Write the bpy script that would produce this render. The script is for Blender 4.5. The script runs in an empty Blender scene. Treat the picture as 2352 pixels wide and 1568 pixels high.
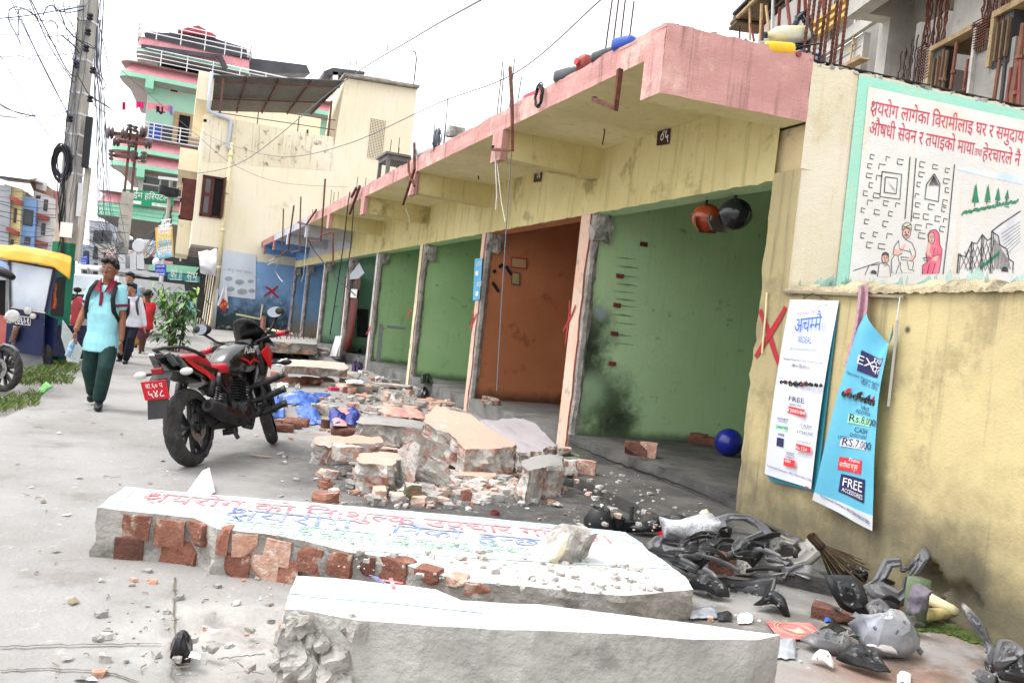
import bpy,bmesh,math,random
from mathutils import Vector as V,Matrix,Euler,noise
random.seed(7)
R=math.radians
S=bpy.context.scene
COL=S.collection
# ------------------------------------------------------------------ camera
CAMH,PSI,PIT,ROLL,FPX=1.38,R(22.7),R(-1.0),R(6.28),1881.7
CX,CY=1176.0,784.0
def ray(x,y):
 """viewing direction through a point of the 2352x1568 photograph (used once, to measure the place)"""
 dx,dy=(x-CX)/FPX,-(y-CY)/FPX
 c,s=math.cos(ROLL),math.sin(ROLL)
 r,u=dx*c-dy*s,dx*s+dy*c
 cp,sp=math.cos(PIT),math.sin(PIT)
 f,z=cp-u*sp,sp+u*cp
 cs,sn=math.cos(PSI),math.sin(PSI)
 return V((f*sn+r*cs,f*cs-r*sn,z))
EYE=V((0,0,CAMH))
def plane(x,y,p,n):
 d=ray(x,y);n=V(n)
 return EYE+d*((V(p)-EYE).dot(n)/d.dot(n))
def gd(x,y,z=0.0):return plane(x,y,(0,0,z),(0,0,1))
def fx(x,y,X=4.36):return plane(x,y,(X,0,0),(1,0,0))
def dy(x,y,Y):return plane(x,y,(0,Y,0),(0,1,0))
def at(x,y,D):
 fw=ray(CX,CY);return EYE+ray(x,y)*(D/ray(x,y).dot(fw))
def zr(x0,y0,s):return lambda x,y:((x0+x/s)/1.74149,(y0+y/s)/1.74149)
cam=bpy.data.cameras.new("camera")
cam.sensor_width=36;cam.lens=28.8;cam.clip_start=.05;cam.clip_end=2000
co=bpy.data.objects.new("camera",cam);COL.objects.link(co);S.camera=co
fw=ray(CX,CY).normalized();rt=(ray(CX+FPX,CY)-ray(CX,CY)).normalized();up=rt.cross(fw)
m=Matrix((rt,up,-fw)).transposed().to_4x4();m.translation=EYE;co.matrix_world=m
# ------------------------------------------------------------------ light: bright overcast day
S.view_settings.view_transform='Standard';S.view_settings.look='None'
S.view_settings.exposure=EXPOSURE=1.36;S.view_settings.gamma=1
SUN_EL,SUN_AZ=R(62),R(-75)
w=bpy.data.worlds.new("World");S.world=w;w.use_nodes=True
nt=w.node_tree;bg=nt.nodes['Background']
sky=nt.nodes.new('ShaderNodeTexSky');sky.sky_type='NISHITA';sky.sun_disc=False
sky.sun_elevation=SUN_EL;sky.sun_rotation=SUN_AZ;sky.air_density=1.0;sky.dust_density=6.0;sky.ozone_density=1.0
hs=nt.nodes.new('ShaderNodeHueSaturation');hs.inputs['Saturation'].default_value=.12
mw=nt.nodes.new('ShaderNodeMix');mw.data_type='RGBA';mw.inputs[0].default_value=.55
mw.inputs[7].default_value=(6.6,6.7,6.9,1)
nt.links.new(sky.outputs[0],hs.inputs['Color']);nt.links.new(hs.outputs[0],mw.inputs[6])
nt.links.new(mw.outputs[2],bg.inputs[0]);bg.inputs[1].default_value=.15
sl=bpy.data.lights.new("sun",'SUN');sl.energy=.6;sl.angle=R(14);sl.color=(1,.96,.9)
so=bpy.data.objects.new("sun",sl);COL.objects.link(so)
sd=V((math.sin(SUN_AZ)*math.cos(SUN_EL),math.cos(SUN_AZ)*math.cos(SUN_EL),math.sin(SUN_EL)))
so.rotation_euler=sd.to_track_quat('Z','Y').to_euler();so.location=(0,0,30)
try:
 S.cycles.use_denoising=True;S.cycles.max_bounces=8;S.cycles.diffuse_bounces=8;S.cycles.transparent_max_bounces=12
 S.cycles.sample_clamp_indirect=6
except Exception:pass
# ------------------------------------------------------------------ materials
def lin(c):
 if len(c)==4:return c
 return(*c,1)
def hexc(h):
 h=h.lstrip('#');o=[]
 for i in(0,2,4):
  c=int(h[i:i+2],16)/255
  o.append(c/12.92 if c<=.04045 else((c+.055)/1.055)**2.4)
 return tuple(o)
_mc={}
TONE=dict(cream_plaster=.88,pink_plaster=.93,old_render_pale=.8,poster_white=.9,poster_cyan=.8,white_sheet=.85,mural_white=.92,verge_grass=.8,yellow_canopy=.85,grey_paint=.9)
def M(name,c,c2=None,sc=3.,rough=.8,bump=.15,bsc=70.,dirt=None,streak=None,low=None,metal=0.,spec=.35,extra=None,alpha=1.,trans=0.,coat=0.,stains=(),bdist=.01):
 """weathered surface: two-tone noise, optional dirt patches, vertical streaks, grime rising from the ground, soft-edged stain spots"""
 if name in _mc:return _mc[name]
 if isinstance(c,str):c=hexc(c)
 if isinstance(c2,str):c2=hexc(c2)
 k_=TONE.get(name,1.);c=tuple(q*k_ for q in c[:3]);c2=tuple(q*k_ for q in c2[:3])if c2 is not None else None
 mt=bpy.data.materials.new(name);mt.use_nodes=True;_mc[name]=mt
 t=mt.node_tree;N=t.nodes.new;L=t.links.new
 b=t.nodes['Principled BSDF']
 b.inputs['Roughness'].default_value=rough;b.inputs['Metallic'].default_value=metal
 b.inputs['Specular IOR Level'].default_value=spec
 if coat:b.inputs['Coat Weight'].default_value=coat;b.inputs['Coat Roughness'].default_value=.08
 if alpha<1:b.inputs['Alpha'].default_value=alpha
 if trans:b.inputs['Transmission Weight'].default_value=trans
 geo=N('ShaderNodeNewGeometry')
 pos=geo.outputs['Position']
 def nz(scale,det=5.,vec=None,rgh=.6):
  n=N('ShaderNodeTexNoise');n.inputs['Scale'].default_value=scale;n.inputs['Detail'].default_value=det;n.inputs['Roughness'].default_value=rgh
  L(vec or pos,n.inputs['Vector']);return n.outputs['Fac']
 def rng(x,a,bb,lo=0.,hi=1.):
  r=N('ShaderNodeMapRange');r.interpolation_type='SMOOTHSTEP'
  r.inputs[1].default_value=a;r.inputs[2].default_value=bb;r.inputs[3].default_value=lo;r.inputs[4].default_value=hi
  L(x,r.inputs[0]);return r.outputs[0]
 def mix(f,A,B,mode='MIX'):
  q=N('ShaderNodeMix');q.data_type='RGBA';q.blend_type=mode
  if isinstance(f,float):q.inputs[0].default_value=f
  else:L(f,q.inputs[0])
  for k,X in((6,A),(7,B)):
   if isinstance(X,tuple):q.inputs[k].default_value=lin(X)
   else:L(X,q.inputs[k])
  return q.outputs[2]
 def mul(a,bb):
  q=N('ShaderNodeMath');q.operation='MULTIPLY'
  for k,X in((0,a),(1,bb)):
   if isinstance(X,float):q.inputs[k].default_value=X
   else:L(X,q.inputs[k])
  return q.outputs[0]
 def add(a,bb,op='ADD'):
  q=N('ShaderNodeMath');q.operation=op
  for k,X in((0,a),(1,bb)):
   if isinstance(X,float):q.inputs[k].default_value=X
   else:L(X,q.inputs[k])
  return q.outputs[0]
 col=c
 if c2 is not None:col=mix(rng(nz(sc),.35,.65),c,c2)
 else:col=mix(rng(nz(sc*3),.3,.7),c,tuple(x*.86 for x in c))
 if extra:col=extra(locals(),col)
 if streak:
  mp=N('ShaderNodeMapping');mp.inputs['Scale'].default_value=(7,7,.45);L(pos,mp.inputs['Vector'])
  col=mix(mul(rng(nz(1.3,6,mp.outputs[0]),.52,.72),streak[1]),col,hexc(streak[0])if isinstance(streak[0],str)else streak[0])
 for(px,py,pz,rad,cc,st)in stains:
  d=N('ShaderNodeVectorMath');d.operation='DISTANCE';L(pos,d.inputs[0]);d.inputs[1].default_value=(px,py,pz)
  dd=add(d.outputs['Value'],mul(nz(5.,7,None,.7),rad*1.1),'ADD')
  col=mix(mul(rng(dd,rad*1.6,rad*.75),st),col,hexc(cc)if isinstance(cc,str)else cc)
 if low:
  sp=N('ShaderNodeSeparateXYZ');L(pos,sp.inputs[0])
  zz=add(sp.outputs[2],mul(nz(4.,7),-(low[2]-low[1])*1.2),'ADD')
  col=mix(mul(rng(zz,low[2]-(low[2]-low[1])*.6,low[1]-(low[2]-low[1])*.6),low[3]if len(low)>3 else.9),col,hexc(low[0])if isinstance(low[0],str)else low[0])
 if dirt:
  col=mix(mul(rng(nz(dirt[2],8,None,.7),.62-.25*dirt[1],.74-.2*dirt[1]),dirt[3]if len(dirt)>3 else.8),col,hexc(dirt[0])if isinstance(dirt[0],str)else dirt[0])
 if isinstance(col,tuple):b.inputs['Base Color'].default_value=lin(col)
 else:L(col,b.inputs['Base Color'])
 if bump:
  bp=N('ShaderNodeBump');bp.inputs['Strength'].default_value=min(1,bump*2);bp.inputs['Distance'].default_value=bdist
  L(add(nz(bsc,4),mul(nz(bsc*.18,5),1.2)),bp.inputs['Height']);L(bp.outputs[0],b.inputs['Normal'])
  L(rng(nz(bsc*.3,4),.2,.8,max(0,rough-.12),min(1,rough+.1)),b.inputs['Roughness'])
 return mt
 # ------------------------------------------------------------------ mesh building
def rotm(e=(0,0,0)):return Euler(e).to_matrix()
def frame(d,hint=V((0,0,1))):
 z=V(d).normalized();h=hint if abs(z.dot(hint))<.95 else V((1,0,0))
 x=h.cross(z).normalized();return x,z.cross(x),z
class MB:
 def __init__(s):s.v=[];s.f=[];s.mi=[];s.mats=[];s.uv={}
 def mat(s,m):
  if m not in s.mats:s.mats.append(m)
  return s.mats.index(m)
 def add(s,vs,fs,m):
  o=len(s.v);k=s.mat(m);s.v+=[V(p)for p in vs]
  for f in fs:s.f.append(tuple(i+o for i in f));s.mi.append(k)
  return s
 def box(s,c,d,m,rot=None):
  c=V(c);h=V(d)/2;vs=[]
  for z in(-1,1):
   for y in(-1,1):
    for x in(-1,1):
     p=V((x*h.x,y*h.y,z*h.z))
     vs.append(c+(rot@p if rot else p))
  return s.add(vs,[(0,2,3,1),(4,5,7,6),(0,1,5,4),(2,6,7,3),(0,4,6,2),(1,3,7,5)],m)
 def bx(s,x0,y0,z0,x1,y1,z1,m):return s.box(((x0+x1)/2,(y0+y1)/2,(z0+z1)/2),(x1-x0,y1-y0,z1-z0),m)
 def bar(s,p,q,w,h,m,hint=V((0,0,1))):
  p,q=V(p),V(q);x,y,z=frame(q-p,hint)
  return s.box((p+q)/2,(w,h,(q-p).length),m,Matrix((x,y,z)).transposed())
 def prism(s,poly,vec,m,m2=None):
  n=len(poly);a=[V(p)for p in poly];vec=V(vec);b=[p+vec for p in a]
  s.add(a+b,[tuple(range(n-1,-1,-1)),tuple(range(n,2*n))],m)
  s.add(a+b,[(i,(i+1)%n,n+(i+1)%n,n+i)for i in range(n)],m2 or m)
  return s
 def poly(s,pts,m):return s.add(pts,[tuple(range(len(pts)))],m)
 def tube(s,pts,r,m,n=6,cap=True,closed=False,sq=(1,1),hint=V((0,0,1))):
  pts=[V(p)for p in pts];k=len(pts);rs=r if isinstance(r,(list,tuple))else[r]*k
  vs=[];px=None
  for i,p in enumerate(pts):
   if closed:d=pts[(i+1)%k]-pts[i-1]
   else:d=pts[min(i+1,k-1)]-pts[max(i-1,0)]
   if d.length<1e-9:d=V((0,0,1))
   x,y,z=frame(d,hint)
   if px is not None:
    x=(px-z*px.dot(z));x=x.normalized()if x.length>1e-6 else frame(d)[0];y=z.cross(x)
   px=x
   for j in range(n):
    a=2*math.pi*(j+.5)/n
    vs.append(p+x*(math.cos(a)*rs[i]*sq[0])+y*(math.sin(a)*rs[i]*sq[1]))
  fs=[]
  for i in range(k if closed else k-1):
   for j in range(n):
    i2=(i+1)%k
    fs.append((i*n+j,i*n+(j+1)%n,i2*n+(j+1)%n,i2*n+j))
  if cap and not closed:fs+=[tuple(range(n-1,-1,-1)),tuple((k-1)*n+j for j in range(n))]
  return s.add(vs,fs,m)
 def loft(s,rings,m,cap=True):
  """rings: list of equal-length point loops"""
  n=len(rings[0]);k=len(rings);vs=[p for r in rings for p in r]
  fs=[(i*n+j,i*n+(j+1)%n,(i+1)*n+(j+1)%n,(i+1)*n+j)for i in range(k-1)for j in range(n)]
  if cap:fs+=[tuple(range(n-1,-1,-1)),tuple((k-1)*n+j for j in range(n))]
  return s.add(vs,fs,m)
 def lathe(s,prof,m,n=24,o=(0,0,0),axis=(0,0,1),arc=(0,360),cap=False):
  x,y,z=frame(axis);o=V(o);full=abs(arc[1]-arc[0])>=360;k=n if full else n+1;vs=[]
  for r,h in prof:
   for j in range(k):
    a=R(arc[0]+(arc[1]-arc[0])*j/n);vs.append(o+x*math.cos(a)*r+y*math.sin(a)*r+z*h)
  fs=[(i*k+j,i*k+(j+1)%k,(i+1)*k+(j+1)%k,(i+1)*k+j)for i in range(len(prof)-1)for j in range(n)]
  if cap:fs+=[tuple(range(k-1,-1,-1)),tuple((len(prof)-1)*k+j for j in range(k))]
  return s.add(vs,fs,m)
 def ball(s,c,r,m,n=12,rot=None,nz=0.,nsc=3.,seed=0):
  r=V(r)if not isinstance(r,(int,float))else V((r,r,r));c=V(c);vs=[];
  k=max(4,n//2)
  for i in range(k+1):
   th=math.pi*i/k
   for j in range(n):
    a=2*math.pi*j/n;p=V((math.sin(th)*math.cos(a),math.sin(th)*math.sin(a),math.cos(th)))
    q=1+(nz*noise.noise(p*nsc+V((seed,seed*.7,0)))if nz else 0)
    p=V((p.x*r.x,p.y*r.y,p.z*r.z))*q;vs.append(c+(rot@p if rot else p))
  return s.add(vs,[(i*n+j,(i+1)*n+j,(i+1)*n+(j+1)%n,i*n+(j+1)%n)for i in range(k)for j in range(n)],m)
 def grid(s,fn,nu,nv,m):
  vs=[fn(i/nu,j/nv)for j in range(nv+1)for i in range(nu+1)]
  return s.add(vs,[(j*(nu+1)+i,j*(nu+1)+i+1,(j+1)*(nu+1)+i+1,(j+1)*(nu+1)+i)for j in range(nv)for i in range(nu)],m)
 def rock(s,c,d,mf,rot=None,seed=0,nz=.12,n=4,chip=.25,fq=3.):
  """broken lump: a gridded box with knocked-off corners and rough faces; mf(face normal, centre) -> material"""
  c=V(c);h=V(d)/2;rnd=random.Random(seed);g={}
  off=V((rnd.random()*50,rnd.random()*50,rnd.random()*50));mn=min(d)
  cut=[(V((rnd.choice((-1,1)),rnd.choice((-1,1)),rnd.choice((-1,0,1)))).normalized(),rnd.uniform(.8,1.1)*(1-chip*.5))for _ in range(4)]
  def vid(p):
   key=(round(p[0],4),round(p[1],4),round(p[2],4))
   if key in g:return g[key]
   q=V(p);l=q.length
   for nrm,dd in cut:
    e=q.dot(nrm)-dd*1.25
    if e>0:q-=nrm*e
   q=V((q.x*h.x,q.y*h.y,q.z*h.z))
   w=noise.noise_vector(q*(fq/max(.05,mn*3))+off)*(nz*mn)+noise.noise_vector(q*(3*fq/max(.05,mn*3))+off)*(nz*mn*.4)
   q=q+w
   s.v.append(c+(rot@q if rot else q));g[key]=len(s.v)-1;return g[key]
  for ax in range(3):
   for sg in(-1,1):
    for i in range(n):
     for j in range(n):
      qs=[]
      for(a,b)in((i,j),(i+1,j),(i+1,j+1),(i,j+1)):
       p=[0,0,0];p[ax]=sg;p[(ax+1)%3]=2*a/n-1;p[(ax+2)%3]=2*b/n-1;qs.append(vid(p))
      if sg<0:qs.reverse()
      nn=V((0,0,0));nn[ax]=sg
      s.f.append(tuple(qs));s.mi.append(s.mat(mf(nn,V([(2*i+1)/n-1,(2*j+1)/n-1,0]))if callable(mf)else mf))
  return s
 def ribbon(s,pts,w,nrm,m):
  pts=[V(p)for p in pts];nrm=V(nrm);vs=[]
  for i,p in enumerate(pts):
   d=pts[min(i+1,len(pts)-1)]-pts[max(i-1,0)];e=nrm.cross(d).normalized()*(w/2 if not isinstance(w,list)else w[i]/2)
   vs+=[p+e,p-e]
  return s.add(vs,[(2*i,2*i+1,2*i+3,2*i+2)for i in range(len(pts)-1)],m)
 def text(s,tp,fn,m):
  vs,fs=tp;return s.add([fn(x,y)for x,y in vs],fs,m)
 def xform(s,mx):
  s.v=[mx@p for p in s.v];return s
 def build(s,name,parent=None,smooth=False,local=False,bevel=0.,sub=0,solid=0.,auto=None):
  me=bpy.data.meshes.new(name);vs=s.v
  o=bpy.data.objects.new(name,me)
  if parent is not None:
   if not local:
    inv=ROOT[parent.name].inverted();vs=[inv@p for p in vs]
   o.parent=parent
   ROOT[o.name]=ROOT[parent.name].copy()
  elif not local:
   lo=V([min(p[k]for p in vs)for k in range(3)]);hi=V([max(p[k]for p in vs)for k in range(3)])
   c=V(((lo.x+hi.x)/2,(lo.y+hi.y)/2,lo.z));vs=[p-c for p in vs];o.location=c
   ROOT[o.name]=Matrix.Translation(c)
  me.from_pydata([tuple(p)for p in vs],[],s.f)
  for mt in s.mats:me.materials.append(mt)
  me.polygons.foreach_set('material_index',s.mi)
  if smooth:me.polygons.foreach_set('use_smooth',[True]*len(s.f))
  me.update();COL.objects.link(o)
  if auto:me.set_sharp_from_angle(angle=R(auto))if hasattr(me,'set_sharp_from_angle')else None
  if solid:
   md=o.modifiers.new('solid','SOLIDIFY');md.thickness=solid;md.offset=0
  if bevel:
   md=o.modifiers.new('bevel','BEVEL');md.width=bevel;md.segments=2;md.limit_method='ANGLE';md.angle_limit=R(40)
  if sub:
   md=o.modifiers.new('sub','SUBSURF');md.levels=sub;md.render_levels=sub
  return o
ROOT={}
def tag(o,label,cat,group=None):
 o['label']=label;o['category']=cat
 if group:o['group']=group
 return o
def thing(name,label,cat,loc=(0,0,0),rot=(0,0,0),group=None):
 o=bpy.data.objects.new(name,None);COL.objects.link(o);o.empty_display_size=.2
 o.location=loc;o.rotation_euler=rot
 ROOT[o.name]=Matrix.Translation(V(loc))@Euler(rot).to_matrix().to_4x4()
 return tag(o,label,cat,group)
def struct(o):o['kind']='structure';return o
def stuff(o,label=None):
 o['kind']='stuff'
 if label:o['label']=label
 return o
def dup(r0,loc,rot=None,label=None,group=None,scale=None):
 r=r0.copy();COL.objects.link(r);r.location=loc
 if rot is not None:r.rotation_euler=rot
 if scale is not None:r.scale=scale
 if label:r['label']=label
 if group:r['group']=group
 for ch in list(r0.children):
  c=ch.copy();COL.objects.link(c);c.parent=r
  for g in ch.children:
   d=g.copy();COL.objects.link(d);d.parent=c
 return r
 # ------------------------------------------------------------------ lettering (built-in font, laid out glyph by glyph)
_gl={}
def _glyph(s):
 if s in _gl:return _gl[s]
 c=bpy.data.curves.new('lettering','FONT');c.body=s;c.resolution_u=2
 o=bpy.data.objects.new('lettering',c);COL.objects.link(o)
 me=bpy.data.meshes.new_from_object(o.evaluated_get(bpy.context.evaluated_depsgraph_get()))
 vs=[(p.co.x,p.co.y)for p in me.vertices];fs=[tuple(p.vertices)for p in me.polygons]
 bpy.data.objects.remove(o);bpy.data.meshes.remove(me);bpy.data.curves.remove(c)
 _gl[s]=(vs,fs);return _gl[s]
def _adv(ch):
 if ch==' ':return.26
 k=('adv',ch)
 if k not in _gl:_gl[k]=max(x for x,y in _glyph(ch+'क')[0])-max(x for x,y in _glyph('क')[0])
 return _gl[k]
def _clip(g,xm):
 bm=bmesh.new();vv=[bm.verts.new((x,y,0))for x,y in g[0]]
 for f in g[1]:
  try:bm.faces.new([vv[i]for i in f])
  except ValueError:pass
 bmesh.ops.bisect_plane(bm,geom=bm.verts[:]+bm.edges[:]+bm.faces[:],plane_co=(xm,0,0),plane_no=(1,0,0),clear_outer=True)
 bm.verts.index_update();r=([(v.co.x,v.co.y)for v in bm.verts],[tuple(v.index for v in f.verts)for f in bm.faces]);bm.free();return r
def _strokes(paths,w):
 vs,fs=[],[]
 for pth in paths:
  for i in range(len(pth)-1):
   a,b=V(pth[i]),V(pth[i+1]);d=(b-a).normalized()*(w*.35);n=V((-d.y,d.x)).normalized()*w/2;a,b=a-d,b+d
   k=len(vs);vs+=[tuple(a+n),tuple(a-n),tuple(b-n),tuple(b+n)];fs.append((k,k+1,k+2,k+3))
 return vs,fs
KSHA=_strokes([[(.38,.60),(.62,.60)],[(.5,.62),(.5,0)],[(.2,.47),(.12,.5),(.12,.58),(.22,.62),(.31,.55),(.28,.44),(.16,.38)],[(.16,.38),(.08,.3),(.1,.2),(.2,.15),(.32,.17),(.37,.26),(.5,.31)],[(.2,.15),(.25,.04),(.38,-.1)]],.075)
def deva(s):
 """Devanagari line; 'K' is the ksha conjunct, '~' after a letter makes its half form, vowel sign i is written before its letter"""
 vs,fs=[],[];x=0.
 i=0
 while i<len(s):
  ch=s[i];half=i+1<len(s)and s[i+1]=='~'
  if ch!=' ':
   g=KSHA if ch=='K' else _glyph(ch)
   a=.62 if ch=='K' else _adv(ch)
   if half:g=_clip(g,a*.66);a*=.64
   o=len(vs);vs+=[(p[0]+x,p[1])for p in g[0]];fs+=[tuple(q+o for q in f)for f in g[1]]
  else:a=.26
  x+=a;i+=2 if half else 1
 return vs,fs
def latin(s):return _glyph(s)
def fit(tp,A,B,upv,h,cap=.7,lift=V((0,0,0)),shear=0.):
 """map a text so that it runs from A to B with letters h tall along upv"""
 vs,fs=tp;x0=min(x for x,y in vs);x1=max(x for x,y in vs);A,B=V(A),V(B);d=B-A;u=V(upv).normalized()*(h/cap)
 return lambda x,y:A+d*((x-x0)/(x1-x0))+u*y+lift
 # ================================================================== materials of the place
FAC,FAS,ROOF,SOF,LINT,PLI=4.36,3.13,3.72,3.50,2.78,.22
DARK='#2b2a28'
m_yel=M('yellow_plaster','#d6ca95','#cabd86',1.2,.85,.22,90,dirt=('#6f6335',.3,1.8,.6),streak=('#8f8457',.5))
m_yelsof=M('yellow_soffit','#dfd6a8','#d0c592',1.0,.88,.2,60,dirt=('#efe6b0',.28,1.3,.55),streak=('#8d7f45',.25))
m_cream=M('cream_plaster','#e7dfcb','#e0d6ba',.8,.85,.3,80,dirt=('#b9a67a',.2,1.6,.6),streak=('#c9ad80',.55))
m_pink=M('pink_plaster','#c69791','#bd8a85',1.6,.8,.3,60,dirt=('#dbb8ab',.45,2.0,.7),streak=('#6a4644',.75))
m_grey=M('grey_paint','#b9bcc4','#aeb1ba',1.4,.8,.2,60,streak=('#6f6f70',.4))
m_blue=M('blue_paint','#5f8bbf','#527eb2',1.4,.75,.2,60,dirt=('#8fb3d8',.05,5,.6))
m_terra=M('terracotta_paint','#a8776c','#976a60',2,.8,.2,60,streak=('#4d3a36',.5))
m_conc=M('bare_concrete','#9b9893','#7f7c77',3,.9,.5,40,dirt=('#55534f',.3,4,.7))
m_concl=M('pale_mortar','#c3bfb8','#a29e98',5,.92,.6,45,dirt=('#716d68',.25,7,.6))
m_brk=M('broken_concrete','#aeaaa5','#87837d',6,.95,.9,26,dirt=('#6a6258',.35,8,.8),bdist=.02)
m_plinth=M('plinth_cement','#7b7a77','#5f5e5c',1.5,.85,.35,40,dirt=('#3a3937',.4,1.6,.8))
m_plinthd=M('sooty_cement','#5c5a57','#434240',2.2,.85,.35,45,dirt=('#2c2b2a',.4,2.5,.8))
m_rust=M('rusty_steel','#6b3c2b','#4a2a20',14,.75,.3,120)
m_rebar=M('rebar_steel','#54443f','#3a3230',18,.7,.3,150)
m_dark=M('dark_void','#191817',None,3,.9,0)
m_redx=M('red_spray_paint','#b8202a','#a3303a',9,.7,.1,90)
P1=dy(1330,740,8.46);
def d8(x,y):return tuple(dy(x,y,8.46))
m_room0=M('green_room_paint','#b9d9a9','#afcf9e',.9,.8,.18,90,dirt=('#3f5a38',.12,6,.6),streak=('#7fa573',.2),stains=[(*d8(1345,760),.5,'#27322a',.9),(*d8(1340,830),.42,'#1e251d',.9),(*d8(1390,930),.55,'#2f3b2a',.85),(*d8(1420,985),.4,'#1d241a',.85),(*d8(1350,900),.3,'#a9c9a4',.6),(*d8(1378,715),.13,'#9aa5ad',.8)],low=('#4d5c44',PLI,PLI+.12,.8))
m_room1=M('orange_room_paint','#bf7f58','#b0714b',.8,.8,.2,70,dirt=('#6c3a22',.2,2,.6),streak=('#a86f4c',.3),low=('#3b2a22',PLI,PLI+.22,.85))
m_room2=M('green_room_paint_pale','#add29b','#a1c68f',.8,.8,.2,70,dirt=('#4b6b42',.12,5,.7),streak=('#86b078',.25),low=('#42543a',PLI,PLI+.15,.8))
m_room4=M('teal_room_paint','#9fd0ba','#a5cc9c',.5,.8,.2,70,dirt=('#4b6b42',.15,3,.7),streak=('#86b078',.25),low=('#39492f',PLI,PLI+.4,.8))
m_room6=M('blue_room_paint','#7fa9cf','#6d98c4',.9,.8,.2,70,dirt=('#7d8a83',.35,2.2,.8),low=('#8b7a4a',.3,1.5,.8))
ROOMS=[m_room0,m_room1,m_room2,m_room2,m_room4,m_room4,m_room6,m_room6]
PAINT_F=[m_yel]*5+[m_grey,m_grey,m_blue]
OPEN=[(5.38,8.40),(8.73,11.85),(12.1,15.3),(15.58,19.0),(19.3,22.4),(22.67,26.3),(26.6,30.1),(30.4,33.5)]
CORN=V((FAC,5.06,0));EDIR=V((.9915,-.13,0));EN=V((-.13,-.9915,0));WDIR=V((-.1100,-.9939,0));WN=V((-.9939,.11,0))
def E(x,y,off=0.):return plane(x,y,CORN+EN*off,EN)
def W(x,y,off=0.):return plane(x,y,CORN+WN*off,WN)
# ================================================================== ground
m_ground=M('trodden_earth','#a79c8b','#8f8575',1.5,.95,.5,30,dirt=('#6f6656',.3,1,.7))
def fore_extra(n,col):
 """oil-stained dark cement where the workshops used to work, pale cement on the walking line"""
 t,L,N=n['t'],n['L'],n['N']
 sp=N('ShaderNodeSeparateXYZ');L(n['pos'],sp.inputs[0])
 ns=n['nz'](1.1,7);ns2=n['nz'](.45,4)
 ax=n['add'](sp.outputs[0],n['mul'](n['add'](ns,-.5),1.5))
 ay=n['add'](sp.outputs[1],n['mul'](n['add'](ns2,-.5),2.2))
 mx=n['rng'](ax,.5,1.5);my=n['mul'](n['rng'](ay,3.3,4.1),n['rng'](ay,9.2,7.0))
 st=n['rng'](n['nz'](3.2,8,None,.75),.18,.62)
 k=n['mul'](n['mul'](mx,my),n['add'](n['mul'](st,.5),.5))
 col=n['mix'](k,col,hexc('#403f3e'))
 near=n['mul'](n['rng'](sp.outputs[1],3.6,2.6),n['rng'](ax,2.2,3.1))
 col=n['mix'](n['mul'](near,n['rng'](n['nz'](2.3,7),.35,.62)),col,hexc('#7d6355'))
 wet=n['mul'](n['rng'](ay,4.9,3.6),n['rng'](n['nz'](1.7,6),.5,.62));wet=n['mul'](wet,n['rng'](ax,1.8,2.6))
 col=n['mix'](n['mul'](wet,.6),col,hexc('#4a4642'))
 col=n['mix'](n['mul'](n['rng'](n['nz'](45.,6,None,.8),.58,.7),.55),col,hexc('#5d5851'))
 dust=n['mul'](n['rng'](n['nz'](9.,9,None,.8),.56,.7),.5)
 return n['mix'](dust,col,hexc('#c9c4bb'))
m_fore=M('forecourt_cement','#92908e','#827f7c',.8,.9,.3,45,extra=fore_extra,dirt=('#6f6a62',.3,1.6,.55),stains=[(*gd(1000,1110)[:],.75,'#b9b5b0',.55),(*gd(1150,1120)[:],.7,'#b9b5b0',.6),(*gd(820,1010)[:],.8,'#b3aea8',.45),(*gd(520,1450)[:],.5,'#c2beb9',.5)])
m_asph=M('road_asphalt','#8a8680','#77736d',1.2,.9,.3,60,dirt=('#a79f92',.3,.7,.6))
b=MB();b.grid(lambda u,v:V((-500+1000*u,-60+900*v,-.09)),4,4,m_ground);struct(b.build('ground'))
b=MB();b.grid(lambda u,v:V((-60+58.2*u,-8+200*v,-.06)),6,20,m_asph);struct(b.build('road'))
def fore_z(x,y):
 z=.006*noise.noise(V((x*1.3,y*1.3,0)))+.003*noise.noise(V((x*6,y*6,3)))
 e=.02*noise.noise(V((x*5,y*5,9)))
 if.13+e<x<.95 and y<3.72+e*2:z-=.05+.02*noise.noise(V((x*9,y*9,1)))
 if x<-1.3:z-=.05
 return z
xs=[-1.8+.1*i for i in range(17)]+[-.1+.045*i for i in range(102)]+[4.5+.4*i for i in range(12)]
ys=[-6+.6*i for i in range(13)]+[1.9+.045*i for i in range(56)]+[4.45+.12*i for i in range(50)]+[10.6+.5*i for i in range(120)]
b=MB();nx=len(xs)
b.add([V((x+(.05*noise.noise(V((0,y*2,4)))if x<-1.25 and x>-1.4 else 0),y,fore_z(x,y)))for y in ys for x in xs],[(j*nx+i,j*nx+i+1,(j+1)*nx+i+1,(j+1)*nx+i)for j in range(len(ys)-1)for i in range(nx-1)],m_fore)
struct(b.build('forecourt',smooth=True))
# ================================================================== the row of gutted shops
shop=thing('shop_row','row of doorless yellow shop rooms under one pink-edged concrete canopy','building',(FAC,20,0))
YN,YF=5.06,34.9
def ynear(x):return 5.06-(x-FAC)*.131
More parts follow.
